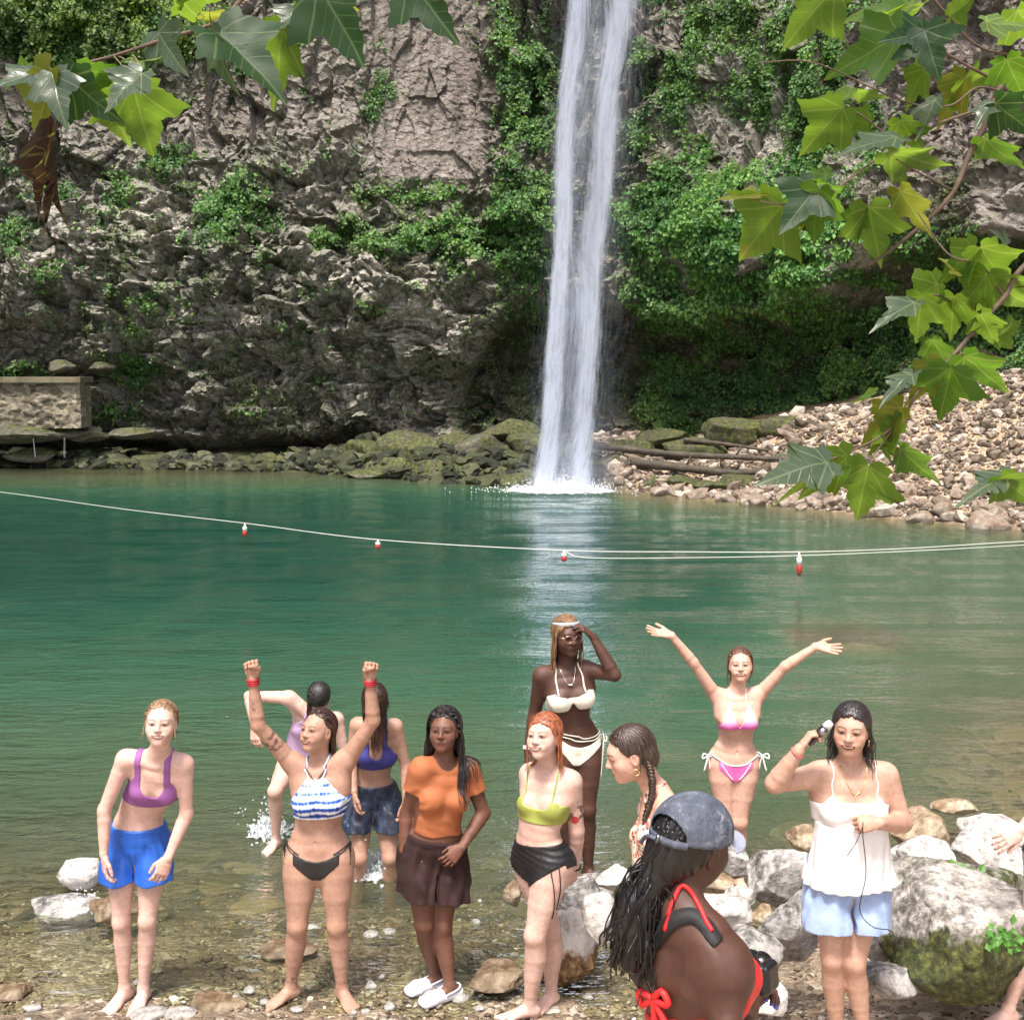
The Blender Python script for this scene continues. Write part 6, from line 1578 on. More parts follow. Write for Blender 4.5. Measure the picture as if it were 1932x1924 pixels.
def person_F():
    root = empty('person', at(1095, 1655, 7.38), 'woman in white bikini with glasses and twisted hair standing on a rock', 'person', GR)
    J = joints(7.38, dict(head=(1070, 1199, -.02), neck=(1069, 1259, .02), shR=(1022, 1275, .0), shL=(1106, 1263, .04), elR=(1009, 1345, .06), wrR=(996, 1421, -.02),
        elL=(1159, 1273, -.10), wrL=(1119, 1201, -.08), pel=(1082, 1410, .05), mid=(1073, 1343, .03), hipR=(1059, 1412, .03), hipL=(1106, 1414, .07),
        knR=(1072, 1525, .0), knL=(1108, 1527, .0), anR=(1075, 1632, .06), anL=(1110, 1636, .05)))
    J['toR'] = J['anR'] + np.array([.0, -.15, 0]); J['toL'] = J['anL'] + np.array([.06, -.15, 0]); check('F', J)
    s = Person(J, (.18, -1, .05), (.25, -1, 0), face(22, 0), (.0, 0, 1), w=1.08, bust=1.22, hip=1.12, limb=1.1, leg=1.08, headS=1.06, skin=DARK, smile=-.1,
        hands=dict(R=dict(dir=(-.1, -.1, -1), palm=(1, .2, 0), pose='relax'), L=dict(dir=(-.75, -.1, .65), palm=(-.5, .2, -.8), pose='cup')))
    s.build(root, step=.0065)
    s.cutc = .024
    wh = simple('cream_swim_fabric', (.78, .74, .62), .6, nscale=5, **cloth_k)
    def reg(s, P):
        x, y, z = s.chest_local(P); ax = np.abs(x)
        top = .012 + .35 * np.maximum(ax - .03, 0)
        top = np.where(ax > .10, .047 - .35 * (ax - .10), top)
        bot = -.070 + .045 * np.exp(-(ax / .022) ** 2)
        return np.maximum(bot - z, z - top) * s.S
    s.garment('bikini_top', root, wh, reg, ('torso', 'bust'), t=.007)
    s.garment('bikini_bottom', root, wh, brief(.03, 3.0, .95, .7, -.088), ('torso', 'leg', 'glute'), t=.005)
    sp = Soup()
    for sg in (-1, 1):
        V, F = laid(s, [cpt(s, sg * .085, .12, .035), cpt(s, sg * .085, .08, .10), cpt(s, sg * .08, .01, .17)], .004, .0055, 24); sp.add(V, F)
    for dz in (0, .022):
        V, F = laid(s, [ppt(s, -.17, .02, .10 + dz), ppt(s, -.10, .13, .085 + dz), ppt(s, .02, .16, .075 + dz), ppt(s, .12, .12, .09 + dz), ppt(s, .17, .02, .11 + dz)], .004, .0035, 50); sp.add(V, F)
    sb = Soup(); bow(sb, ppt(s, .18, .04, .085), s.pf, s.pu, .05, .003, .26, 5); part('tie_bow', sb, wh, root)
    part('strap', sp, wh, root, side=(s.J['pel'], s.pl))
    # glasses
    sp = Soup(); gl = simple('rose_gold_metal', (.65, .40, .30), .3, 1.0)
    for sg in (-1, 1):
        t = np.linspace(0, 2 * math.pi, 24)
        P = [s.hp_(sg * (.031) + .024 * math.cos(a), .100 - .012 * abs(sg * .031 + .024 * math.cos(a)) / .05, -.002 + .020 * math.sin(a)) for a in t]
        V, F = tube(P, .0018, 6, False); sp.add(V, F)
        V, F = tube([s.hp_(sg * .055, .088, .004), s.hp_(sg * .074, .04, .004), s.hp_(sg * .074, .0, .0)], .0018, 6); sp.add(V, F)
    V, F = tube([s.hp_(-.008, .1005, .002), s.hp_(0, .103, .004), s.hp_(.008, .1005, .002)], .0018, 6); sp.add(V, F)
    part('glasses', sp, gl, root)
    # headband
    t = np.linspace(-1.75, 1.75, 40); sp = Soup()
    P = np.array([s.hp_(.078 * math.sin(a), -.016 + .096 * math.cos(a) * .93, .058 + .012 * math.cos(a)) for a in t])
    P2 = P + s.hu * .022 - s.hf * .010
    V = np.concatenate([P, P2, P2 - nrm(P2 - s.J['head']) * .004, P - nrm(P - s.J['head']) * .004]); n = len(P); i = np.arange(n - 1)
    F = np.concatenate([np.stack([i + a * n, i + 1 + a * n, i + 1 + b * n, i + b * n], 1) for a, b in ((0, 1), (1, 2), (2, 3), (3, 0))]); sp.add(V, F)
    part('headband', sp, simple('grey_blue_band', (.28, .36, .42), .7), root)
    sp = Soup()
    V, F = laid(s, [cpt(s, -.05, .04, .19), cpt(s, -.03, .12, .13), cpt(s, 0, .14, .10), cpt(s, .03, .12, .13), cpt(s, .05, .04, .19)], .003, .002, 40); sp.add(V, F)
    c = lay(s.prims, [cpt(s, 0, .12, .10)], .006)[0]
    for i in range(3): V, F = tube([c + np.array([(i - 1) * .007, -.004, -.006]), c + np.array([(i - 1) * .007, .004, -.006])], .006, 8); sp.add(V, F)
    part('necklace', sp, simple('silver_metal', (.75, .72, .70), .25, 1.0), root)
    sp = Soup()
    for f in (.10, .13, .16): V, F = ring_on_limb(s, J['wrR'], J['elR'], f, .005, .004); sp.add(V, F)
    part('bracelet', sp, simple('white_beads', (.75, .70, .68), .5), root)
    st = hair_strands(s, scalp_points(s, 45, 320, 0, 75, 135, 54), 30, .013, .55, (-.08, .0, .0), .0050, .0015, seed=55, length=21, taper=.8)
    tops = hair_strands(s, scalp_points(s, -100, 100, 25, 88, 90, 7), 27, .012, .5, (0, 0, 0), 0.0045, .001, seed=9, length=21, off=0.007, back=.5)
    add_hair(s, root, M_dread, True, dict(cut=(.8, -.6, .024), thick=.012), [tops, st])
def person_G():
    root = empty('person', at(1010, 1905, 6.2), 'woman with copper red hair, lime top and black bottom, arms behind her back', 'person', GR)
    J = joints(6.2, dict(head=(1027, 1388, -.03), neck=(1032, 1450, .02), shR=(1000, 1460, .10), shL=(1078, 1475, -.03), elR=(1022, 1556, .18), wrR=(1056, 1630, .20),
        elL=(1088, 1566, .02), wrL=(1084, 1640, .10), pel=(1022, 1624, .03), mid=(1018, 1556, .01), hipR=(1000, 1622, .10), hipL=(1042, 1632, -.04),
        knR=(1038, 1752, .08), knL=(1010, 1764, -.10), anR=(1040, 1880, .10), anL=(1000, 1886, -.06)), 'RL')
    J['toR'] = J['anR'] + np.array([-.10, -.12, 0]); J['toL'] = J['anL'] + np.array([-.15, -.05, 0]); check('G', J)
    s = Person(J, (-.75, -1, 0), (-.8, -1, 0), face(-30, -12), (-.10, 0, 1), w=1.04, bust=1.0, hip=1.12, limb=1.12, leg=1.12, skin=PALE, smile=1.0, headS=1.04,
        hands=dict(R=dict(dir=(.6, .1, -.7), palm=(-.2, 1, 0), pose='relax'), L=dict(dir=(-.25, .4, -1), palm=(-.5, .9, 0), pose='relax')))
    s.brow = np.array([.35, .16, .09])
    def tat(s, V, C):
        a = s.J['shL'] * .45 + s.J['elL'] * .55; n = vnoise(V[:, 0] * 55, V[:, 1] * 55, V[:, 2] * 55, 9)
        d = np.linalg.norm((V - a) * [1, 1, .75], axis=1); m = (d < .058) & (n > -.05); C[m] = C[m] * .30
        d = np.linalg.norm(V - (a + np.array([.0, -.04, -.05])), axis=1); m = d < .024; C[m] = (.42, .05, .05)
    s.build(root, extra_color=tat)
    s.cutc = .026
    lime = simple('lime_ribbed_fabric', (.30, .34, .07), .65, nscale=6, **cloth_k)
    s.garment('bikini_top', root, lime, bra(-.088, -.012, .078, .022, .015, .128, aslope=.9, zt=.035), ('torso', 'bust'), t=.007)
    sp = Soup()
    for sg in (-1, 1):
        V, F = laid(s, [cpt(s, sg * .088, .11, .022), cpt(s, sg * .09, .08, .09), cpt(s, sg * .085, .0, .165), cpt(s, sg * .085, -.08, .11)], .003, .004, 30); sp.add(V, F)
    part('shoulder_strap', sp, lime, root, side=(s.J['pel'], s.pl))
    blk = simple('black_ruched_fabric', (.010, .010, .012), .5, bscale=30, bstr=.6, bdist=.012)
    s.garment('bikini_bottom', root, blk, brief(.115, 0, .62, .5, -.100, .02, .4), ('torso', 'leg', 'glute'), t=.006,
              fold=lambda P: .002 * np.sin(s.pel_local(P)[2] * 190 + 3 * s.pel_local(P)[0] * 20) * np.exp(-((s.pel_local(P)[2] - .06) / .06) ** 2))
    sp = Soup()
    for dx, L in ((0, .30), (.03, .26)):
        p0 = ppt(s, .155 + dx, .07 - dx, .02)
        pts = lay(s.prims, [p0 - s.pu * q for q in np.linspace(0, L, 16)], .006); V, F = tube(pts, .0032, 6); sp.add(V, F)
    part('hip_cord', sp, blk, root)
    sp = Soup(); V, F = ring_on_limb(s, J['wrL'], J['elL'], .06, .005, .003); sp.add(V, F); part('hair_tie', sp, blk, root)
    st = hair_strands(s, scalp_points(s, 45, 320, -20, 60, 270, 64), 24, .012, .6, (.05, .05, 0), .0026, .0012, seed=65, length=17)
    fr = hair_strands(s, scalp_points(s, -60, 60, 48, 62, 26, 66), 4, .010, .5, (0, -.8, 0), .0024, .001, seed=67, out=.5)
    tops = hair_strands(s, scalp_points(s, -100, 100, 25, 88, 190, 7), 23, .012, .5, (0, 0, 0), 0.0024, .001, seed=9, length=17, off=0.007, back=1.1)
    add_hair(s, root, M_red, True, dict(cut=(.8, -.6, .026), thick=.010), [tops, st, fr])
def person_H():
    root = empty('person', at(1235, 2030, 5.13), 'woman in floral swimsuit with a dark side braid, seen in profile looking down', 'person', GR)
    J = joints(5.13, dict(head=(1188, 1420, -.02), neck=(1232, 1492, .02), shR=(1225, 1528, .16), shL=(1262, 1528, -.15), elR=(1215, 1640, .20), wrR=(1190, 1735, .15),
        elL=(1275, 1645, -.18), wrL=(1260, 1745, -.12), pel=(1238, 1708, .02), mid=(1232, 1620, .0), hipR=(1232, 1712, .10), hipL=(1242, 1712, -.07),
        knR=(1232, 1880, .09), knL=(1240, 1880, -.08), anR=(1240, 2020, .09), anL=(1246, 2020, -.08)), 'RL')
    J['toR'] = J['anR'] + np.array([-.15, -.03, 0]); J['toL'] = J['anL'] + np.array([-.15, -.03, 0]); check('H', J)
    s = Person(J, (-1, -.15, -.15), (-1, -.1, 0), face(-84, 16), (-.2, .0, 1), w=.98, bust=1.0, hip=1.0, limb=.96, leg=1.0, skin=LIGHT, smile=.1, headS=1.05,
        hands=dict(R=dict(dir=(-.2, 0, -1), palm=(0, -1, 0), pose='relax'), L=dict(dir=(-.1, 0, -1), palm=(0, 1, 0), pose='relax')))
    s.build(root)
    s.cutc = .018
    m, nt, b = newmat('floral_fabric'); tc = N(nt, 'ShaderNodeTexCoord').outputs['Object']
    v = N(nt, 'ShaderNodeTexVoronoi'); v.inputs['Scale'].default_value = 34; nt.links.new(tc, v.inputs[0])
    c = ramp(nt, v.outputs['Distance'], [(.28, (.62, .10, .09)), (.40, (.72, .35, .25)), (.5, (.75, .68, .55))])
    n = noise_node(nt, 60, 2, .5, tc); c = mixc(nt, mth(nt, 'GREATER_THAN', n.outputs[0], .60), c, (.02, .03, .02)); nt.links.new(c, b.inputs['Base Color'])
    b.inputs['Roughness'].default_value = .6
    def reg(s, P):
        r = bra(-.5, .03, .06, .03, .02, .130, zt=.10, aslope=.6, back_neck=-.06)(s, P)
        x, y, z = s.pel_local(P); return np.maximum(r, (-.1 + np.maximum(np.abs(x) - .02, 0) * .8 - z) * s.S)
    s.garment('swimsuit', root, m, reg, ('torso', 'bust', 'glute'), t=.006)
    sp = Soup()
    for sg in (-1, 1): V, F = laid(s, [cpt(s, sg * .07, .11, .08), cpt(s, sg * .06, .06, .14), cpt(s, sg * .03, -.03, .19)], .003, .004, 24); sp.add(V, F)
    part('neck_strap', sp, m, root, side=(s.J['pel'], s.pl))
    br = braid([s.hp_(.060, -.055, -.035), s.hp_(.082, -.050, -.10), s.hp_(.085, -.03, -.17), s.hp_(.080, .02, -.25), s.hp_(.075, .045, -.34), s.hp_(.07, .05, -.40)], [.018, .019, .015, .010, .004], 90, turns=9)
    st = hair_strands(s, scalp_points(s, 100, 250, -30, 30, 72, 74), 8, .011, .3, (0, -.6, -.3), .003, seed=75)
    add_hair(s, root, M_brown, True, dict(cut=(.8, -.6, .018), thick=.009), [st, br], [ell(s.hp_(.035, -.075, -.03), (.04, .035, .045), s.hl, s.hu, .03, 'hair')])
    sp = Soup(); t = np.linspace(0, 6.28, 24); V, F = tube([s.hp_(.082, .004 + .013 * math.cos(a), -.058 + .013 * math.sin(a)) for a in t], .0024, 6, False); sp.add(V, F)
    part('earring', sp, simple('gold_metal', (.8, .58, .25), .25, 1.0), root)
def person_I():
    root = empty('person', at(1385, 1650, 7.75), 'woman in pink and white bikini standing in water with arms spread wide', 'person', GR)
    J = joints(7.75, dict(head=(1397, 1254, .0), neck=(1390, 1308, .0), shR=(1350, 1312, .02), shL=(1432, 1310, .02), elR=(1308, 1250, -.05), wrR=(1266, 1198, -.08),
        elL=(1482, 1257, -.05), wrL=(1540, 1219, -.08), pel=(1384, 1442, .02), mid=(1388, 1382, .02), hipR=(1361, 1445, .02), hipL=(1407, 1445, .02),
        knR=(1370, 1550, -.03), knL=(1396, 1550, -.03), anR=(1373, 1655, .03), anL=(1394, 1655, .03)))
    J['toR'] = J['anR'] + np.array([-.03, -.15, 0]); J['toL'] = J['anL'] + np.array([.03, -.15, 0]); check('I', J)
    s = Person(J, (-.04, -1, .1), (-.1, -1, 0), face(-10, -10), (-.04, 0, 1), w=.93, bust=1.0, hip=1.04, limb=.92, leg=1.0, skin=LIGHT, smile=.5, headS=.96,
        hands=dict(R=dict(dir=(-1, -.1, .20), palm=(.1, -.5, 1), pose='open'), L=dict(dir=(1, -.1, -.15), palm=(0, -.6, .8), pose='open')))
    s.build(root, step=.0065)
    s.cutc = .006
    m, nt, b = newmat('pink_fade_fabric'); cf = attr(nt, 'cf').outputs['Vector']; sep = N(nt, 'ShaderNodeSeparateXYZ'); nt.links.new(cf, sep.inputs[0])
    nt.links.new(ramp(nt, mth(nt, 'ADD', mth(nt, 'MULTIPLY', sep.outputs[2], 8.0), .5), [(.15, (.82, .13, .50)), (.5, (.84, .42, .66)), (.85, (.85, .78, .80))]), b.inputs['Base Color']); b.inputs['Roughness'].default_value = .6
    s.garment('bikini_top', root, m, triangle_top(-.052, .16, .066, .066), ('torso', 'bust'), t=.006)
    pk = simple('pink_swim_fabric', (.80, .14, .42), .6, **cloth_k); wt = simple('white_cord', (.82, .80, .80), .7)
    s.garment('bikini_bottom', root, pk, brief(.022, 3.2, 1.0, .8, -.088, .018, .11), ('torso', 'leg', 'glute'), t=.005)
    sp = Soup()
    st1 = Soup()
    for sg in (-1, 1):
        V, F = laid(s, [cpt(s, sg * .066, .12, .09), cpt(s, sg * .06, .09, .14), cpt(s, sg * .045, .0, .195)], .003, .003, 24); st1.add(V, F)
        V, F = laid(s, [ppt(s, sg * .0, .13, .024), ppt(s, sg * .06, .13, .034), ppt(s, sg * .11, .11, .062), ppt(s, sg * .165, .04, .088)], .006, .005, 30); sp.add(V, F)
        V, F = laid(s, [ppt(s, sg * .02, .10, -.07), ppt(s, sg * .06, .13, -.02), ppt(s, sg * .105, .11, .045)], .006, .0035, 30); sp.add(V, F)
        sb = Soup(); bow(sb, ppt(s, sg * .178, .05, .078), s.pf * .6 + s.pl * sg, s.pu, .045, .005, .10, sg); part('tie_bow', sb, wt, root)
    part('neck_strap', st1, wt, root, side=(s.J['pel'], s.pl))
    part('string_tie', sp, wt, root, side=(s.J['pel'], s.pl))
    st = hair_strands(s, scalp_points(s, 50, 310, -10, 60, 180, 84), 20, .011, .55, (.03, .05, 0), .0026, .001, seed=85, length=14)
    tops = hair_strands(s, scalp_points(s, -100, 100, 25, 88, 190, 7), 20, .012, .5, (0, 0, 0), 0.0024, .001, seed=9, length=14, off=0.007, back=1.6)
    add_hair(s, root, hair_mat('wet_auburn_hair', (.13, .065, .045), .3), True, dict(cut=(.8, -.6, .006), thick=.006), [tops, st])
def person_K():
    root = empty('person', at(1598, 1985, 5.43), 'woman in white strappy top and pale shorts holding a device to her ear', 'person', GR)
    J = joints(5.43, dict(head=(1606, 1374, -.05), neck=(1606, 1442, .0), shR=(1544, 1462, .0), shL=(1670, 1464, .0), elR=(1462, 1478, -.10), wrR=(1508, 1414, -.16),
        elL=(1703, 1552, -.02), wrL=(1657, 1552, -.20), pel=(1600, 1656, .02), mid=(1601, 1570, .01), hipR=(1564, 1662, .02), hipL=(1636, 1662, .02),
        knR=(1570, 1808, -.03), knL=(1612, 1814, -.03), anR=(1580, 1955, .03), anL=(1630, 1958, .0)), 'RL')
    J['toR'] = J['anR'] + np.array([-.05, -.15, 0]); J['toL'] = J['anL'] + np.array([.03, -.15, 0]); check('K', J)
    s = Person(J, (-.12, -1, 0), (-.05, -1, 0), face(-22, 0), (.03, 0, 1), w=1.22, bust=1.18, hip=1.12, limb=1.2, leg=1.0, belly=.01, skin=TAN, smile=.8, headS=1.02,
        hands=dict(R=dict(dir=(.55, .1, .75), palm=(.8, -.1, -.4), pose='grip'), L=dict(dir=(-1, -.1, -.05), palm=(0, .8, -.5), pose='fist')))
    s.skin = np.array((.50, .325, .245)); s.build(root)
    s.cutc = .022
    wh = simple('white_cotton', (.80, .79, .80), .8, nscale=8, var=.06, bscale=60, bstr=.25, bdist=.005)
    def reg(s, P): return bra(-.075, .040, .10, .012, .02, .150, zt=.062, aslope=.9)(s, P)
    s.garment('camisole_top', root, wh, reg, ('torso', 'bust'), t=.010)
    pts = [s.cen(f) + s.frt(f) * o for f, o in ((.58, .03), (.40, .035), (.20, .03), (.02, .02), (-.10, .012))]
    rad = [(.158, .132), (.168, .134), (.184, .140), (.210, .152), (.222, .158)]
    base = [loft(pts, [(a * s.S, b * s.S) for a, b in rad], s.pl, .03, 'x')]
    def fo(P):
        x, y, z = s.pel_local(P); a = np.arctan2(x, y); k = np.clip((.30 - z) / .25, .12, 1)
        return (.0065 * k * np.sin(a * 19 + 2.5 * vnoise(x * 8, y * 8, z * 3, 4))) + .003 * vnoise(x * 25, y * 25, z * 12, 6)
    def rg(_, P):
        x, y, z = s.pel_local(P); cx_, cy_, cz = s.chest_local(P); return np.maximum(-.012 + .006 * np.sin(x * 16) - z, cz + .070)
    s.garment('peplum', root, wh, rg, base=base, t=.002, fold=fo)
    sp = Soup()
    for sg in (-1, 1): V, F = laid(s, [cpt(s, sg * .10, .12, .035), cpt(s, sg * .105, .08, .10), cpt(s, sg * .10, .0, .168)], .003, .003, 26); sp.add(V, F)
    part('shoulder_strap', sp, wh, root, side=(s.J['pel'], s.pl))
    m = simple('pale_denim', (.30, .40, .62), .8, nscale=10, var=.2, bscale=45, bstr=.4, bdist=.006)
    shorts(s, root, 'denim_shorts', m, .10, -.215, .016, .65, .008, 12)
    gold = simple('gold_metal', (.8, .58, .25), .25, 1.0)
    sp = Soup(); V, F = laid(s, [cpt(s, -.06, .03, .185), cpt(s, -.035, .12, .12), cpt(s, -.004, .14, .085), cpt(s, .035, .12, .12), cpt(s, .06, .03, .185)], .003, .0016, 50); sp.add(V, F)
    c = lay(s.prims, [cpt(s, -.004, .14, .082)], .004)[0]; V, F = tube([c, c - s.cu * .03], [.002, .003], 6); sp.add(V, F)
    part('necklace', sp, gold, root)
    sp = Soup(); t = np.linspace(0, 6.28, 24); V, F = tube([s.hp_(.080, .0 + .011 * math.cos(a), -.055 + .015 * math.sin(a)) for a in t], .0022, 6, False); sp.add(V, F)
    part('earring', sp, gold, root)
    sp = Soup(); V, F = ring_on_limb(s, J['wrR'], J['elR'], .08, .003, .003); sp.add(V, F); part('bracelet', sp, simple('pink_cord', (.6, .12, .12), .7), root)
    st = hair_strands(s, scalp_points(s, 70, 300, -20, 40, 270, 94), 22, .012, .55, (.10, .12, 0), .0030, .0040, seed=95, length=17)
    tops = hair_strands(s, scalp_points(s, -100, 100, 25, 88, 190, 7), 23, .012, .5, (0, 0, 0), 0.0024, .001, seed=9, length=17, off=0.007, back=1.6)
    add_hair(s, root, hair_mat('curly_black_hair', (.028, .023, .025), .30), True, dict(cut=(.8, -.6, .022), thick=.012), [tops, st])
    # small device held to the ear, and a cord in the other hand
    dev = empty('handheld_device', J['wrR'], 'small dark device with silver lid held to the ear of the woman in white', 'device')
    hc = J['wrR'] + nrm(np.array([.55, .1, .75])) * .10 + np.array([.022, -.008, -.012]); ax = nrm(np.array([.45, -.2, .55]))
    g = [loft([hc - ax * .05, hc + ax * .05], [(.030, .011), (.030, .011)], (0.2, -1, .2), .01, 'x')]
    s.garment('casing', dev, simple('dark_plastic', (.03, .025, .03), .3), lambda s_, P: np.abs((P - hc) @ ax) - .055, base=g, t=.003, step=.003)
    sp = Soup(); V, F = tube([hc + ax * .03 + np.array([-.004, -.022, 0]), hc + ax * .03 + np.array([-.004, -.034, 0])], .018, 16); sp.add(V, F); part('lens_ring', sp, simple('grey_metal', (.4, .38, .4), .3, 1.0), dev)
    sp = Soup(); V, F = tube([hc + ax * .05, hc + ax * .085], [.022, .015], 12); sp.add(V, F); part('lid', sp, simple('silver_plastic', (.6, .6, .62), .3), dev)
    hL = J['wrL'] + np.array([-.08, -.02, -.01])
    sp = Soup(); V, F = tube(spline([hL + np.array([.0, -.02, .03]), hL + np.array([0, -.025, -.03]), hL + np.array([.015, -.04, -.20]), hL + np.array([-.01, -.05, -.36]), hL + np.array([.05, -.05, -.44]), hL + np.array([.14, -.03, -.47]), hL + np.array([.17, -.01, -.55])], 60), .0022, 6); sp.add(V, F)
    V, F = tube(spline([hL + np.array([.0, -.02, .01]), hL + np.array([-.03, -.03, -.06]), hL + np.array([-.07, -.035, -.12])], 14), .0018, 6); sp.add(V, F)
    o = part('cord', sp, simple('black_cord', (.01, .01, .01), .5), None); tag(o, 'thin black cord hanging from the hand of the woman in white', 'cord')
def person_L():
    root = empty('person', at(1925, 1920, 5.58), 'person mostly cut off by the right picture edge, bare leg and lowered hand showing', 'person', GR)
    J = joints(5.6, dict(head=(2010, 1340, .0), neck=(2010, 1415, .02), shR=(1962, 1432, .0), shL=(2070, 1432, .02), elR=(1962, 1530, -.04), wrR=(1925, 1565, -.12),
        elL=(2085, 1530, .0), wrL=(2060, 1620, -.12), pel=(2005, 1615, .02), mid=(2005, 1530, .02), hipR=(1972, 1620, .02), hipL=(2040, 1620, .02),
        knR=(1948, 1760, -.02), knL=(2045, 1762, -.02), anR=(1903, 1885, .02), anL=(2050, 1890, .0)), 'RL')
    J['toR'] = J['anR'] + np.array([-.15, -.06, 0]); J['toL'] = J['anL'] + np.array([-.1, -.12, 0]); check('L', J)
    s = Person(J, (-.5, -1, 0), (-.6, -1, 0), face(-40, 10), (0, 0, 1), w=.98, limb=.95, leg=.95, skin=PALE, smile=.2,
        hands=dict(R=dict(dir=(-.85, -.2, -.45), palm=(-.3, .6, -.6), pose='relax'), L=dict(dir=(-.1, 0, -1), palm=(-1, 0, 0), pose='relax')))
    s.build(root)
    sw = simple('navy_swim_fabric', (.02, .03, .08), .6, **cloth_k)
    s.garment('swim_top', root, sw, bra(), ('torso', 'bust', 'sho')); s.garment('swim_bottom', root, sw, brief(.08, 0, .8, .6, side=.4), ('torso', 'leg', 'glute'))
    add_hair(s, root, M_brown, True, {}, [hair_strands(s, scalp_points(s, 70, 290, -20, 50, 108, 4), 20, .012, .6, seed=3)])
def person_J():
    root = empty('person', at(1262, 2560, 2.93), 'woman seen from behind with faded cap, black braids and red halter top', 'person')
    J = joints(2.93, dict(head=(1284, 1590, .02), neck=(1266, 1712, -.02), shR=(1326, 1796, -.09), shL=(1186, 1800, .09), elR=(1352, 1968, -.19), wrR=(1386, 1925, .12),
        elL=(1250, 1965, .26), wrL=(1375, 1905, .30), pel=(1262, 2100, .03), mid=(1262, 1930, .02), hipR=(1305, 2108, -.05), hipL=(1220, 2108, .12),
        knR=(1310, 2390, .0), knL=(1235, 2390, .17), anR=(1310, 2700, -.05), anL=(1235, 2700, .12)), 'RL', dU=26)
    J['toR'] = J['anR'] + np.array([.1, .1, 0]); J['toL'] = J['anL'] + np.array([.1, .1, 0]); check('J', J)
    F_ = (.62, .78, 0)
    s = Person(J, F_, F_, (.76, .62, -.16), (.12, .0, 1), w=.90, bust=1.0, hip=1.0, limb=1.0, leg=1.0, skin=(.080, .038, .026), smile=.2, headS=1.0,
        hands=dict(R=dict(dir=(.25, .25, .9), palm=(-.6, .6, .2), pose='grip'), L=dict(dir=(.6, -.1, .7), palm=(.5, -.6, .3), pose='grip')))
    s.build(root, step=.006)
    s.cutc = .0
    red = simple('red_swim_fabric', (.68, .020, .022), .55, bscale=40, bstr=.4, bdist=.006)
    def reg(s, P):
        x, y, z = s.chest_local(P)
        cup = np.maximum(-.07 - z, z - .06 - 0 * x); band = np.maximum(np.abs(z + .075) - .016, -1)
        return np.where(y > .0, np.minimum(cup, band), band) * s.S
    s.garment('halter_top', root, red, reg, ('torso', 'bust'), t=.006)
    sp = Soup()
    Pn = trace(s, [(a_ + 26, b_) for a_, b_ in [(1318, 1756), (1306, 1736), (1294, 1710), (1276, 1680), (1260, 1670), (1248, 1690), (1236, 1722), (1228, 1755)]], .005, 40)
    V, F = tube(Pn, .0060, 7); sp.add(V, F)
    part('neck_strap', sp, red, root)
    c = lay([p for p in s.prims if p.tag == 'torso'], [at(1208, 1896, 2.86)], .018)[0]
    sp = Soup(); bow(sp, c, s.cl, s.cu, .048, .009, .09, 3); part('back_bow', sp, red, root)
    # camera strap, a flat black band across the back
    st_m = simple('black_webbing', (.012, .012, .013), .7, **cloth_k)
    P = trace(s, [(a_ + 26, b_) for a_, b_ in [(1330, 1776), (1320, 1764), (1308, 1746), (1290, 1730), (1270, 1726), (1240, 1738), (1212, 1768), (1190, 1805), (1172, 1845), (1160, 1885)]], .006, 70)
    T = nrm(np.gradient(P, axis=0)); e = .003; pr = s.prims
    d0 = sdf_pts(pr, P); gN = nrm(np.stack([sdf_pts(pr, P + e * np.eye(3)[i]) - d0 for i in range(3)], 1)); B = np.cross(T, gN) * .019
    A_ = lay(pr, P + B, .007); C_ = lay(pr, P - B, .007); n = len(P); i = np.arange(n - 1)
    V = np.concatenate([A_, C_, C_ - gN * .004, A_ - gN * .004]); F = np.concatenate([np.stack([i + a * n, i + 1 + a * n, i + 1 + b * n, i + b * n], 1) for a, b in ((0, 1), (1, 2), (2, 3), (3, 0))])
    sp = Soup(); sp.add(V, F); part('camera_strap', sp, st_m, root)
    shorts(s, root, 'shorts', simple('black_cotton', (.02, .02, .02), .8), .10, -.2, .014, .4, .006, 4)
    # hair: scalp braids and a thick low bunch on the left shoulder
    bun = [ell(s.hp_(.012, -.075, -.035), (.062, .058, .070), s.hl, s.hu, .03, 'hair'),
           ell(s.hp_(.030, -.095, -.10), (.042, .040, .046), s.hl, s.hu, .03, 'hair')]
    pts = [s.hp_(.034, -.10, -.10), s.hp_(.044, -.115, -.16), s.hp_(.046, -.115, -.23), s.hp_(.044, -.105, -.31)]
    bun.append(loft(pts, [.036, .050, .052, .034], s.hl, .03, 'hair'))
    starts = [p for p in scalp_points(s, 110, 250, -55, 30, 150, 104, .012)]
    rngj = np.random.default_rng(9); tgt = s.hp_(.034, -.100, -.09); bl = []
    sp1 = Soup()
    for p in starts:
        m1 = (np.array(p) + tgt) / 2; m1 = m1 + nrm(m1 - s.J['head']) * .022
        V, F = tube(spline([p, m1, tgt + rngj.normal(0, .012, 3)], 24), .0042 * (1 + .22 * np.sin(np.arange(24) * 2.1)), 6); sp1.add(V, F, rngj.uniform(.6, 1.3))
    for k in range(420):
        p = tgt + rngj.normal(0, .016, 3); dirn = nrm(-s.hu * 1.0 + s.hl * .04 - s.hf * .02 + rngj.normal(0, .09, 3)); L = rngj.uniform(.08, .19)
        c1 = p + nrm(rngj.normal(0, 1, 3)) * .036 + dirn * L * .4
        c2 = p + dirn * L + rngj.normal(0, .020, 3)
        V, F = tube(spline([p, c1, c2, c2 + dirn * .02 + np.array([0, 0, -.02]) + rngj.normal(0, .004, 3)], 20), rngj.uniform(.0014, .0032), 5); sp1.add(V, F, rngj.uniform(.5, 1.4))
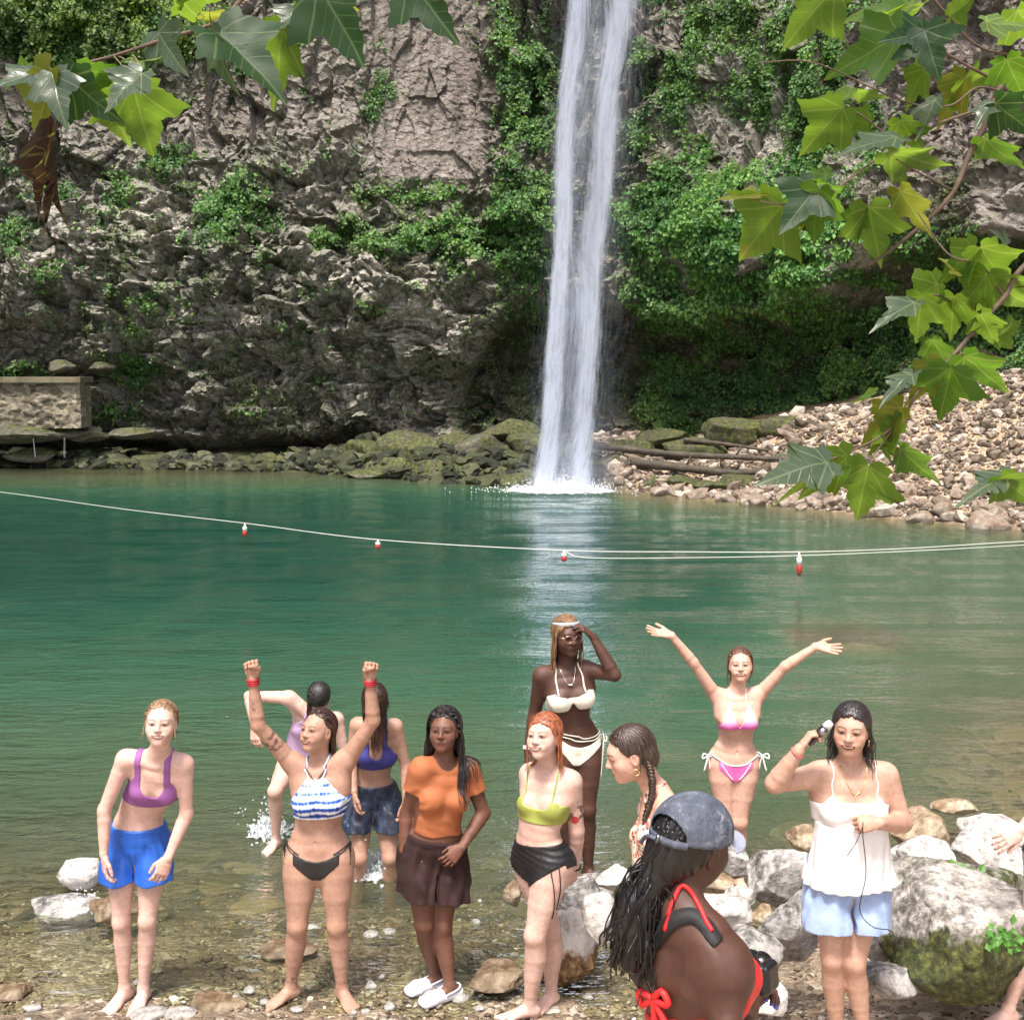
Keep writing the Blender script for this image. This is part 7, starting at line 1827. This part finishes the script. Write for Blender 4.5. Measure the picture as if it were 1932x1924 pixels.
    for k in range(16):
        p = s.hp_(.045, -.11, -.22) + rngj.normal(0, .022, 3); e1 = p + np.array([rngj.normal(0.02, .04), rngj.normal(-.02, .02), -rngj.uniform(.08, .2)])
        path = lay(s.prims, spline([p, (p + e1) / 2 + rngj.normal(0, .012, 3), e1], 16), .004, 2)
        V, F = tube(path, .0018, 5); sp1.add(V, F, 1.0)
    add_hair(s, root, hair_mat('jet_black_braids', (.008, .007, .008), .38), True, dict(cut=(.8, -.6, .0), thick=.014, low=-.09), [sp1], bun, step=.004)
    # cap
    m, nt, b = newmat('faded_grey_denim_cap'); tc = N(nt, 'ShaderNodeTexCoord').outputs['Object']; n = noise_node(nt, 26, 6, .7, tc)
    nt.links.new(ramp(nt, n.outputs[0], [(.35, (.045, .053, .075)), (.55, (.085, .097, .13)), (.68, (.21, .23, .28))]), b.inputs['Base Color']); b.inputs['Roughness'].default_value = .85
    bump(nt, noise_node(nt, 45, 5, .7, tc).outputs[0], .6, .006, b)
    capo = empty('baseball_cap', s.hp_(0, 0, .05), 'faded grey-blue baseball cap worn by the woman seen from behind', 'cap')
    pr = [ell(s.hp_(0, -.018, .036), (.096, .114, .096), s.hl, s.hu, .02, 'cap')]
    inner = ell(s.hp_(0, -.018, .036), (.0915, .1095, .0915), s.hl, s.hu, .02, 'cap')
    def creg(_, P):
        x, y, z = s.head_local(P); r = (.022 - .16 * (y + .02)) * 0 + .020 - z
        hole = np.sqrt((x / .062) ** 2 + ((z - .026) / .052) ** 2) - 1; hole = np.where(y < -.04, hole * .05, .1)
        r = np.maximum(r, -hole)
        r = np.maximum(r, -inner.d(P[:, 0], P[:, 1], P[:, 2]))
        return r
    def cfo(P):
        x, y, z = s.head_local(P); a = np.arctan2(x, y + .018)
        seam = -.0022 * np.exp(-(np.sin(a * 3) / .07) ** 2)
        return seam + .0016 * vnoise(x * 22, y * 22, z * 22, 3) - .002 * np.exp(-((z - .030) / .004) ** 2)
    s.garment('crown', capo, m, creg, base=pr, t=0, fold=cfo, step=.0032, smooth=7)
    t = np.linspace(-1, 1, 40); strp = []
    for a in t:
        strp.append(s.hp_(.066 * a, -.018 - .1125 * math.sqrt(max(0, 1 - (.066 * a / .100) ** 2)), .024 - .004 * (1 - a * a)))
    P = np.array(strp); B = s.hu * .0095; Nn = nrm(P - s.hp_(0, -.018, .02)); n_ = len(P); i = np.arange(n_ - 1)
    V = np.concatenate([P + B, P - B, P - B - Nn * .003, P + B - Nn * .003]); F = np.concatenate([np.stack([i + a * n_, i + 1 + a * n_, i + 1 + b * n_, i + b * n_], 1) for a, b in ((0, 1), (1, 2), (2, 3), (3, 0))])
    sp = Soup(); sp.add(V, F)
    P = spline([strp[22] + Nn[22] * .004, strp[32] + Nn[32] * .010 - s.hu * .010, strp[36] + Nn[36] * .016 - s.hu * .034], 14); V, F = tube(P, [.0055] * 14, 6); sp.add(V, F)
    part('back_strap', sp, m, capo)
    sp = Soup(); V, F = tube([strp[21] + Nn[21] * .003 + s.hu * .011, strp[21] + Nn[21] * .003 - s.hu * .011], .006, 4); sp.add(V, F); part('buckle', sp, simple('dark_metal', (.2, .2, .22), .4, 1.0), capo)
    brim = [ell(s.hp_(0, .078, .018), (.082, .098, .012), s.hl, s.hu, .01, 'b')]
    def breg(_, P):
        x, y, z = s.head_local(P); zc = z - (.030 - 6.0 * x ** 2 - .20 * (y - .08)); return np.maximum(np.abs(zc) - .0028, .086 - y - 0 * x - .0)
    brim = [loft([s.hp_(0, .05, .02), s.hp_(0, .10, .012)], [(.086, .05), (.080, .06)], s.hl, .01, 'b')]
    def breg(_, P):
        x, y, z = s.head_local(P); zc = z - (.036 - 6.5 * x ** 2 - .25 * (y - .08))
        pl_ = np.sqrt((x / .080) ** 2 + ((y - .060) / .105) ** 2) - 1
        return np.maximum(np.maximum(np.abs(zc) - .0028, pl_ * .08), .072 + 0 * x - y)
    s.garment('brim', capo, simple('faded_brim', (.32, .34, .44), .85, bscale=60, bstr=.3), breg, base=[ell(s.hp_(0, .08, .02), (.2, .2, .2), s.hl, s.hu)], t=0, step=.0032)
    # camera in her hands
    cam_o = empty('camera', at(1420, 1845, 3.25), 'black camera with wrist strap held by the woman in the cap', 'camera')
    c = at(1412, 1838, 3.12); cx_ = nrm(np.array([.72, -.55, .1])); cy_ = nrm(np.array([.6, .8, 0])); cy_ = nrm(cy_ - cx_ * (cy_ @ cx_)); cz = np.cross(cx_, cy_)
    if cz[2] < 0: cz = -cz
    def rbox(name, ctr, r, mat, parent, rd=.008):
        g = [Seg(ctr, ctr, (max(r) * 2,) * 3, (1, 1, 1))]
        def rg(_, P):
            q = P - ctr; q = np.abs(np.stack([q @ cx_, q @ cy_, q @ cz], 1)) - (np.array(r) - rd)
            return np.linalg.norm(np.maximum(q, 0), axis=1) + np.minimum(q.max(1), 0) - rd
        m_ = max(r) * 1.8
        return s.garment(name, parent, mat, rg, base=g, t=0, step=.003, lo=ctr - m_, hi=ctr + m_)
    bk = simple('black_camera_plastic', (.012, .012, .014), .35, bscale=300, bstr=.2)
    rbox('body', c, (.062, .030, .042), bk, cam_o, .012)
    rbox('viewfinder_hump', c + cz * .048, (.024, .026, .016), bk, cam_o, .008)
    rbox('grip', c + cx_ * .052 + cy_ * .012, (.018, .036, .040), bk, cam_o, .014)
    sp = Soup(); V, F = tube([c + cy_ * .02, c + cy_ * .09], [.034, .031], 24); sp.add(V, F); part('lens_barrel', sp, bk, cam_o)
    sp = Soup(); V, F = tube([c + cz * .040 + cx_ * .040, c + cz * .054 + cx_ * .040], .011, 16); sp.add(V, F); V, F = tube([c - cx_ * .04 - cy_ * .031 + cz * .015, c - cx_ * .04 - cy_ * .036 + cz * .015], .009, 16); sp.add(V, F)
    part('dial', sp, simple('silver_dial', (.55, .5, .52), .3, 1.0), cam_o)
    ob = rbox('screen', c - cy_ * .029 + cx_ * .008, (.036, .004, .026), simple('dark_glass', (.02, .02, .025), .08), cam_o, .003)
    nm = simple('blue_nail_polish', (.10, .10, .55), .15)
    for p in [p for p in s.prims if p.tag == 'hand' and isinstance(p, Loft) and len(p.segs) == 4]:
        g = p.segs[-1]; e_ = g.a + g.Z * g.L
        sp = Soup(); V, F = tube([e_ - g.Z * .006, e_ + g.Z * .008], [.0070, .0058], 8); sp.add(V, F); part('fingernail', sp, nm, root)
PEOPLE = dict(A=person_A, B=person_B, C=person_C, D=person_D, E=person_E, F=person_F, G=person_G, H=person_H, I=person_I, K=person_K, L=person_L, J=person_J)
for k_, fn_ in PEOPLE.items():
    if not ONLY or k_ in ONLY:
        import time as _t; _t0 = _t.time(); fn_(); print('person', k_, round(_t.time() - _t0, 1), 's')
# ------------------------------------------------------------------ sycamore branches hanging into view close to the camera
def leaf_outline():
    """half outline of a lobed leaf, midrib along +y, base at the origin, length 1"""
    h = [(0, 0), (.08, -.09), (.20, -.15), (.30, -.10), (.42, -.08), (.36, .04), (.46, .10), (.56, .20), (.76, .36), (.62, .38), (.50, .46), (.36, .45), (.25, .50), (.27, .60), (.20, .70), (.17, .80), (.08, .90), (0, 1.08)]
    return np.array(h, float)
def leaf_mesh(seed, curl, fold, lobes=1.0):
    r = np.random.default_rng(seed); H = leaf_outline(); H[:, 0] *= lobes * r.uniform(.88, 1.1)
    Hs = [H[0]]
    for a, b in zip(H[:-1], H[1:]):
        m = (a + b) / 2; n_ = nrm(np.array([(b - a)[1], -(b - a)[0]])); Hs += [a + (b - a) * .45 + n_ * .010, b]
    H = np.array(Hs) + r.normal(0, .006, (len(Hs), 2)); H[0, 0] = H[-1, 0] = 0
    loop = np.concatenate([H, (H * [-1, 1])[1:-1][::-1] * [r.uniform(.9, 1.08), 1]]); c = np.array([0, .30]); rows = 8; k = len(loop)
    P = np.concatenate([c + (loop - c) * t for t in np.linspace(0, 1, rows)[1:]] + [c[None]]); x, y = P[:, 0], P[:, 1]; ax = np.sqrt(x * x + .003)
    z = fold * ax - curl * y ** 2 * .55 - .8 * curl * x ** 2 + .035 * vnoise(x * 4 + seed, y * 4, 0, seed) + .06 * np.sin(y * 9 - ax * 8 + seed) * ax + .25 * np.clip(np.hypot(x, y - .3) - .35, 0, 1) ** 2 * np.sin(np.arctan2(y - .3, x) * 3 + seed)
    V = np.stack([x, y, z], 1); j = np.arange(k); F = []
    for i in range(rows - 2): F.append(np.stack([i * k + j, i * k + (j + 1) % k, (i + 1) * k + (j + 1) % k, (i + 1) * k + j], 1)[:, ::-1])
    q = np.full(k, (rows - 1) * k); F.append(np.stack([q, j, (j + 1) % k, (j + 1) % k], 1)[:, [0, 1, 2, 2]])
    F = np.concatenate(F); return V, F
def big_leaf_mat(name, top, under, trans, vein, rough=.42, spots=.3):
    m, nt, b = newmat(name); out = nt.nodes['Material Output']
    a = attr(nt, 'lc').outputs['Vector']; s = N(nt, 'ShaderNodeSeparateXYZ'); nt.links.new(a, s.inputs[0]); x = mth(nt, 'ABSOLUTE', s.outputs[0]); y = s.outputs[1]
    v = None
    for ang in (0, 42, 78):
        c_, s_ = math.cos(math.radians(ang)), math.sin(math.radians(ang))
        d = mth(nt, 'ABSOLUTE', mth(nt, 'SUBTRACT', mth(nt, 'MULTIPLY', x, c_), mth(nt, 'MULTIPLY', y, s_)))
        l = mth(nt, 'SUBTRACT', 1.0, mth(nt, 'MULTIPLY', d, 52.0), True); v = l if v is None else mth(nt, 'MAXIMUM', v, l)
    for k in (.24, .40, .56, .72):   # side veins off the midrib
        d = mth(nt, 'ABSOLUTE', mth(nt, 'SUBTRACT', mth(nt, 'SUBTRACT', y, mth(nt, 'MULTIPLY', x, .95)), k)); l = mth(nt, 'SUBTRACT', .8, mth(nt, 'MULTIPLY', d, 90.0), True); v = mth(nt, 'MAXIMUM', v, l)
    n = noise_node(nt, 4.0, 4, .6, a); n2 = noise_node(nt, 7.0, 3, .6, geo_pos(nt))
    g = N(nt, 'ShaderNodeNewGeometry')
    base = mixc(nt, g.outputs['Backfacing'], top, under)
    var = ramp(nt, n.outputs[0], [(.3, (.75, .80, .70)), (.7, (1.2, 1.15, 1.1))]); base = mixc(nt, 1.0, base, var, 'MULTIPLY')
    sp_ = mth(nt, 'MULTIPLY', ramp(nt, n2.outputs[0], [(.70, (0, 0, 0)), (.74, (1, 1, 1))]), spots)
    base = mixc(nt, sp_, base, (.28, .10, .02))
    base = mixc(nt, mth(nt, 'MULTIPLY', v, .55), base, vein)
    nt.links.new(base, b.inputs['Base Color']); b.inputs['Roughness'].default_value = rough
    bump(nt, mth(nt, 'ADD', mth(nt, 'MULTIPLY', v, -.6), n.outputs[0]), .35, .003, b)
    tl = N(nt, 'ShaderNodeBsdfTranslucent'); nt.links.new(mixc(nt, mth(nt, 'MULTIPLY', v, .6), mixc(nt, sp_, trans, (.35, .10, .02)), (.42, .50, .10)), tl.inputs[0])
    mx = N(nt, 'ShaderNodeMixShader'); mx.inputs[0].default_value = .62; nt.links.new(b.outputs[0], mx.inputs[1]); nt.links.new(tl.outputs[0], mx.inputs[2]); nt.links.new(mx.outputs[0], out.inputs[0])
    return m
LM = {'lime': big_leaf_mat('lime_leaf', (.07, .15, .02), (.11, .18, .03), (.20, .33, .025), (.22, .27, .07)),
      'yellow': big_leaf_mat('yellowish_leaf', (.12, .15, .02), (.17, .19, .03), (.28, .31, .03), (.28, .28, .08), spots=.8),
      'green': big_leaf_mat('green_leaf', (.035, .095, .018), (.08, .14, .03), (.15, .30, .02), (.12, .17, .05)),
      'dark': big_leaf_mat('dark_green_leaf', (.022, .062, .026), (.05, .09, .04), (.05, .13, .02), (.12, .20, .12), .5),
      'grey': big_leaf_mat('grey_green_leaf', (.085, .13, .10), (.18, .22, .16), (.12, .19, .06), (.30, .36, .26), .28)}
M_twig = simple('twig_bark', (.10, .065, .045), .8, nscale=30, var=.4, bscale=90, bstr=.5, bdist=.002)
M_green_twig = simple('green_twig', (.16, .15, .06), .7)
def leaf(root, bu, bv, tu, tv, Y, kind, roll=0.0, face=.8, lobes=1.0, curl=.25, fold=.18, seed=0, stalk=None, label=None, flip=False, tilt=0.0):
    """base and tip in picture units; roll turns the blade about its midrib (1 = edge on)"""
    tu, tv = bu + (tu - bu) * .92, bv + (tv - bv) * .92
    if tilt == 0: tilt = math.hypot(tu - bu, tv - bv) * Y / FOC * {'lime': .75, 'yellow': .7, 'green': .55, 'dark': -.35, 'grey': -.5, 'dead': .1}[kind]
    p = at(bu, bv, Y); q = at(tu, tv, Y + tilt); L = np.linalg.norm(q - p); y = nrm(q - p)
    view = nrm(np.array([0, 0, CAM_H]) - p); n = nrm(view - y * (view @ y)); 
    n = rot_about(n, y, roll * math.pi / 2)
    if flip: n = -n
    x = np.cross(y, n)
    V, F = leaf_mesh(seed, curl, fold * (1.0 + .9 * ((seed * 7) % 5) / 5), lobes * .86)
    L2 = math.hypot(tu - bu, tv - bv) * Y / FOC; V = V * np.array([[L2 / L * 1.0, 1, .8]])
    P = p + (V[:, :1] * x + V[:, 1:2] * y + V[:, 2:] * n) * L
    sp_ = Soup(); sp_.add(P, F); me = sp_.mesh('leaf', LM[kind], colors=False); a_ = me.attributes.new('lc', 'FLOAT_VECTOR', 'POINT'); a_.data.foreach_set('vector', V.astype(np.float32).ravel())
    o = link('leaf', me, root)
    if label: o['label'] = label
    if stalk is not None:
        s_ = at(stalk[0], stalk[1], Y + (stalk[2] if len(stalk) > 2 else .03)); Pt = spline([s_, (s_ + p) / 2 + np.array([0, 0, .008]), p], 10)
        sp = Soup(); Vt, Ft = tube(Pt, .0012, 5); sp.add(Vt, Ft); link('leaf_stalk', sp.mesh('leaf_stalk', M_green_twig), o.parent)
    return o
def twig(root, pts, r0, r1, name='twig', mat=None):
    P = spline([at(*p) for p in pts], max(16, len(pts) * 8)); sp = Soup(); V, F = tube(P, np.linspace(r0, r1, len(P)), 8); sp.add(V, F); return link(name, sp.mesh(name, mat or M_twig), root)
# left branch
LB = empty('sycamore_branch', at(460, -10, 2.7), 'thin sycamore branch with drooping leaves reaching in from the upper left', 'branch')
twig(LB, [(560, -120, 2.7), (460, -5, 2.7), (410, 42, 2.68), (300, 78, 2.66), (200, 110, 2.64), (95, 132, 2.62), (-20, 150, 2.6)], .006, .0022)
twig(LB, [(95, 132, 2.62), (85, 170, 2.6)], .0022, .0016)
for q, a in enumerate([
    (300, 62, 345, 142, 2.66, 'grey', .35, 1.0, 1.15, .3, .3, (330, 66)), (402, 58, 432, 182, 2.66, 'grey', .75, 1, .8, .3, .3, (405, 50)), (410, 62, 545, 180, 2.62, 'dark', -.45, 1, .9, .3, .3, (405, 48)),
    (535, 60, 508, 220, 2.7, 'lime', .25, 1, .75, .2, .2, (555, 20)), (570, 22, 490, 68, 2.72, 'grey', .55, 1, .8, .2, .2, (600, 0)), (605, -30, 682, 128, 2.6, 'dark', .25, 1, 1.0, .25, .25, (620, -60)), (590, -20, 682, 120, 2.66, 'yellow', .45, 1, .9, .25, .2, None),
    (770, -45, 862, 84, 2.6, 'dark', .1, 1, .85, .25, .2, (790, -80)), (385, 28, 455, 36, 2.7, 'yellow', .7, 1, .7, .1, .1, (370, 36)), (100, 140, 38, 326, 2.58, 'yellow', .55, 1, .55, .5, .4, (92, 134)), (100, 142, 120, 240, 2.56, 'grey', .2, 1, 1.0, .4, .3, (95, 134)),
    (130, 145, 228, 240, 2.58, 'dark', .4, 1, .9, .3, .25, (98, 133)), (268, 140, 192, 205, 2.56, 'grey', .5, 1, 1.0, .3, .2, (250, 104)), (178, 138, 248, 290, 2.62, 'lime', .3, 1, .8, .2, .2, (150, 122)), (250, 165, 292, 308, 2.60, 'lime', .05, 1, 1.0, .2, .15, (215, 106)),
    (150, 132, 250, 205, 2.60, 'green', .45, 1, .8, .2, .2, (140, 124)), (62, 138, -20, 165, 2.6, 'grey', .7, 1, .9, .2, .2, (90, 133)), (55, 142, -10, 150, 2.63, 'lime', .5, 1, .9, .2, .2, None), (330, 8, 372, -15, 2.7, 'lime', .6, 1, .8, .1, .1, None), (245, 118, 310, 116, 2.68, 'grey', .75, 1, .9, .2, .2, (200, 110)),
    (160, 120, 210, 150, 2.66, 'yellow', .5, 1, .7, .2, .2, None), (340, 0, 460, -12, 2.72, 'lime', .6, 1, .8, .2, .2, (440, -30)), (560, -20, 600, 20, 2.7, 'green', .4, 1, .8, .2, .2, None)]):
    leaf(LB, a[0], a[1], a[2], a[3], a[4], a[5], a[6], a[7], a[8], a[9], a[10], 300 + q, a[11])
# dead curled leaf
dl = empty('dead_leaf', at(115, 250, 2.57), 'curled dead brown leaf hanging below the left branch', 'leaf')
LM['dead'] = big_leaf_mat('dead_leaf_brown', (.060, .034, .020), (.085, .055, .035), (.05, .025, .012), (.13, .085, .05), .8, .6)
for q, (bu, bv, tu, tv, ro, lo, cu_q, fo) in enumerate([(116, 252, 84, 432, .72, .55, .7, 1.3), (116, 255, 138, 458, .80, .45, -.5, 1.1), (112, 290, 66, 425, .60, .35, .4, 1.5)]):
    leaf(dl, bu, bv, tu, tv, 2.57, 'dead', ro, 1, lo, cu_q, fo, 290 + q)
sp = Soup(); V, F = tube(spline([at(93, 140, 2.6), at(110, 200, 2.58), at(116, 262, 2.57)], 10), .0012, 5); sp.add(V, F); link('leaf_stalk', sp.mesh('leaf_stalk', M_twig), dl)
# right upper branch
RB = empty('sycamore_branch', at(1960, 120, 2.8), 'large sycamore bough with many lime-green leaves hanging over the upper right', 'branch')
twig(RB, [(2100, -60, 2.9), (1960, 110, 2.85), (1892, 160, 2.82), (1862, 230, 2.8), (1830, 290, 2.78), (1800, 360, 2.76), (1755, 410, 2.75), (1690, 465, 2.74), (1640, 500, 2.74)], .010, .003)
twig(RB, [(1892, 160, 2.82), (1800, 110, 2.8), (1750, 75, 2.78), (1690, 60, 2.76)], .004, .0018); twig(RB, [(1870, 200, 2.8), (1780, 230, 2.76), (1700, 265, 2.74), (1620, 215, 2.72), (1585, 208, 2.72)], .0035, .0015)
twig(RB, [(1740, 245, 2.75), (1640, 310, 2.72), (1570, 360, 2.7), (1480, 385, 2.68), (1410, 374, 2.68)], .003, .0012); twig(RB, [(1960, 110, 2.85), (1850, 90, 2.84), (1780, 20, 2.8), (1740, -30, 2.8)], .004, .002)
twig(RB, [(1800, 360, 2.76), (1740, 330, 2.74), (1690, 300, 2.72)], .0025, .0012); twig(RB, [(1932, 190, 2.8), (1850, 165, 2.8), (1790, 200, 2.78), (1700, 190, 2.76), (1540, 120, 2.76), (1430, 118, 2.76)], .003, .0012)
RL = [(1575, -25, 1465, 105, 2.72, 'lime', .1, .85), (1700, 70, 1545, 148, 2.74, 'green', .35, .8), (1745, 58, 1772, 152, 2.66, 'dark', .05, 1.25), (1745, 62, 1660, 75, 2.68, 'dark', .3, 1.0), (1720, 10, 1560, 40, 2.8, 'lime', .7, .7), (1600, 182, 1515, 188, 2.76, 'lime', .75, .8),
      (1620, 172, 1680, 190, 2.78, 'lime', .5, .8), (1590, 204, 1500, 302, 2.70, 'lime', .05, 1.0), (1640, 214, 1598, 262, 2.73, 'lime', .3, .9), (1700, 226, 1745, 300, 2.72, 'lime', .3, .9), (1690, 262, 1575, 286, 2.66, 'grey', .72, .8), (1680, 285, 1805, 326, 2.70, 'lime', .45, .8),
      (1765, 190, 1725, 265, 2.74, 'grey', .5, .7), (1745, 130, 1700, 215, 2.82, 'lime', .4, .9), (1880, 195, 1955, 262, 2.66, 'dark', .35, 1.0), (1870, 195, 1835, 245, 2.68, 'grey', .4, .8), (1560, 330, 1480, 372, 2.70, 'green', .6, .7), (1540, 355, 1470, 440, 2.64, 'dark', .15, 1.0), (1530, 352, 1600, 415, 2.66, 'green', .3, .9),
      (1545, 358, 1530, 470, 2.62, 'green', .3, .9), (1475, 388, 1385, 500, 2.68, 'lime', .1, 1.1), (1480, 390, 1500, 480, 2.70, 'yellow', .35, .8), (1430, 374, 1332, 372, 2.68, 'yellow', .8, .7), (1640, 390, 1662, 515, 2.66, 'lime', .1, .85), (1625, 392, 1610, 470, 2.68, 'green', .4, .8),
      (1700, 358, 1762, 462, 2.66, 'yellow', .25, .65), (1860, 40, 1950, 60, 2.7, 'grey', .7, .9), (1900, 110, 1935, 200, 2.74, 'green', .2, .9), (1790, 30, 1860, -20, 2.8, 'lime', .4, .9), (1650, 40, 1770, 10, 2.84, 'lime', .55, .8), (1800, 175, 1890, 130, 2.86, 'lime', .45, .9), (1860, 260, 1935, 330, 2.76, 'green', .5, .9), (1820, 150, 1760, 250, 2.84, 'yellow', .45, .8), (1660, 100, 1620, 30, 2.82, 'green', .4, .8), (1920, 20, 1990, 110, 2.78, 'lime', .3, 1), (1690, 330, 1740, 290, 2.78, 'lime', .5, .8)]
for q, a in enumerate(RL): leaf(RB, a[0], a[1], a[2], a[3], a[4], a[5], a[6], 1, a[7], .22, .2, 400 + q)
# right lower branch
RC = empty('sycamore_branch', at(1960, 470, 2.6), 'lower sycamore branch with lime leaves trailing down over the far scree at the right', 'branch')
twig(RC, [(2060, 420, 2.62), (1935, 500, 2.6), (1895, 560, 2.58), (1850, 610, 2.56), (1790, 680, 2.54), (1745, 720, 2.53), (1700, 790, 2.52), (1650, 830, 2.51), (1560, 870, 2.5)], .007, .0018)
twig(RC, [(1895, 560, 2.58), (1850, 500, 2.58), (1790, 480, 2.58), (1730, 400, 2.6)], .003, .0015); twig(RC, [(1850, 610, 2.56), (1780, 560, 2.55), (1720, 560, 2.55)], .003, .0013); twig(RC, [(1790, 680, 2.54), (1840, 660, 2.55), (1900, 680, 2.56)], .0025, .0012); twig(RC, [(1700, 790, 2.52), (1640, 870, 2.5), (1632, 885, 2.5)], .002, .001); twig(RC, [(2000, 860, 2.6), (1932, 890, 2.58), (1890, 900, 2.56)], .003, .0015)
RL = [(1850, 468, 1915, 560, 2.56, 'lime', .1, .9), (1840, 470, 1760, 540, 2.58, 'lime', .4, .8), (1870, 520, 1960, 600, 2.6, 'lime', .3, 1), (1770, 535, 1680, 590, 2.56, 'lime', .35, .9), (1725, 570, 1640, 620, 2.52, 'grey', .4, .7), (1740, 560, 1725, 655, 2.52, 'lime', .15, .9), (1800, 560, 1790, 650, 2.54, 'lime', .2, 1.0), (1850, 590, 1885, 665, 2.52, 'lime', .15, .9),
      (1860, 520, 1800, 600, 2.56, 'lime', .25, .9), (1720, 705, 1655, 765, 2.5, 'grey', .5, .7), (1820, 672, 1908, 752, 2.5, 'green', .25, .75), (1795, 695, 1770, 798, 2.48, 'green', .1, 1.25), (1770, 690, 1700, 770, 2.52, 'yellow', .4, .8), (1700, 770, 1610, 850, 2.5, 'yellow', .3, .8), (1700, 800, 1630, 860, 2.5, 'lime', .4, .8), (1560, 872, 1425, 908, 2.46, 'grey', .3, .75),
      (1600, 862, 1490, 945, 2.48, 'lime', .3, .75), (1640, 876, 1612, 992, 2.46, 'lime', .08, 1.05), (1700, 846, 1778, 925, 2.5, 'green', .3, .65), (1900, 896, 1800, 952, 2.56, 'grey', .4, .6), (1890, 900, 1960, 960, 2.54, 'lime', .2, 1.1), (1760, 640, 1800, 720, 2.56, 'green', .4, .8), (1880, 640, 1940, 600, 2.58, 'lime', .4, .9), (1830, 520, 1770, 480, 2.6, 'yellow', .5, .8), (1660, 820, 1680, 880, 2.52, 'lime', .5, .7), (1650, 740, 1600, 760, 2.52, 'lime', .7, .7), (1820, 600, 1850, 560, 2.58, 'yellow', .5, .8), (1900, 460, 1870, 430, 2.6, 'grey', .6, .8), (1560, 890, 1440, 950, 2.47, 'lime', .75, .5)]
for q, a in enumerate(RL): leaf(RC, a[0], a[1], a[2], a[3], a[4], a[5], a[6], 1, a[7], .22, .2, 500 + q)
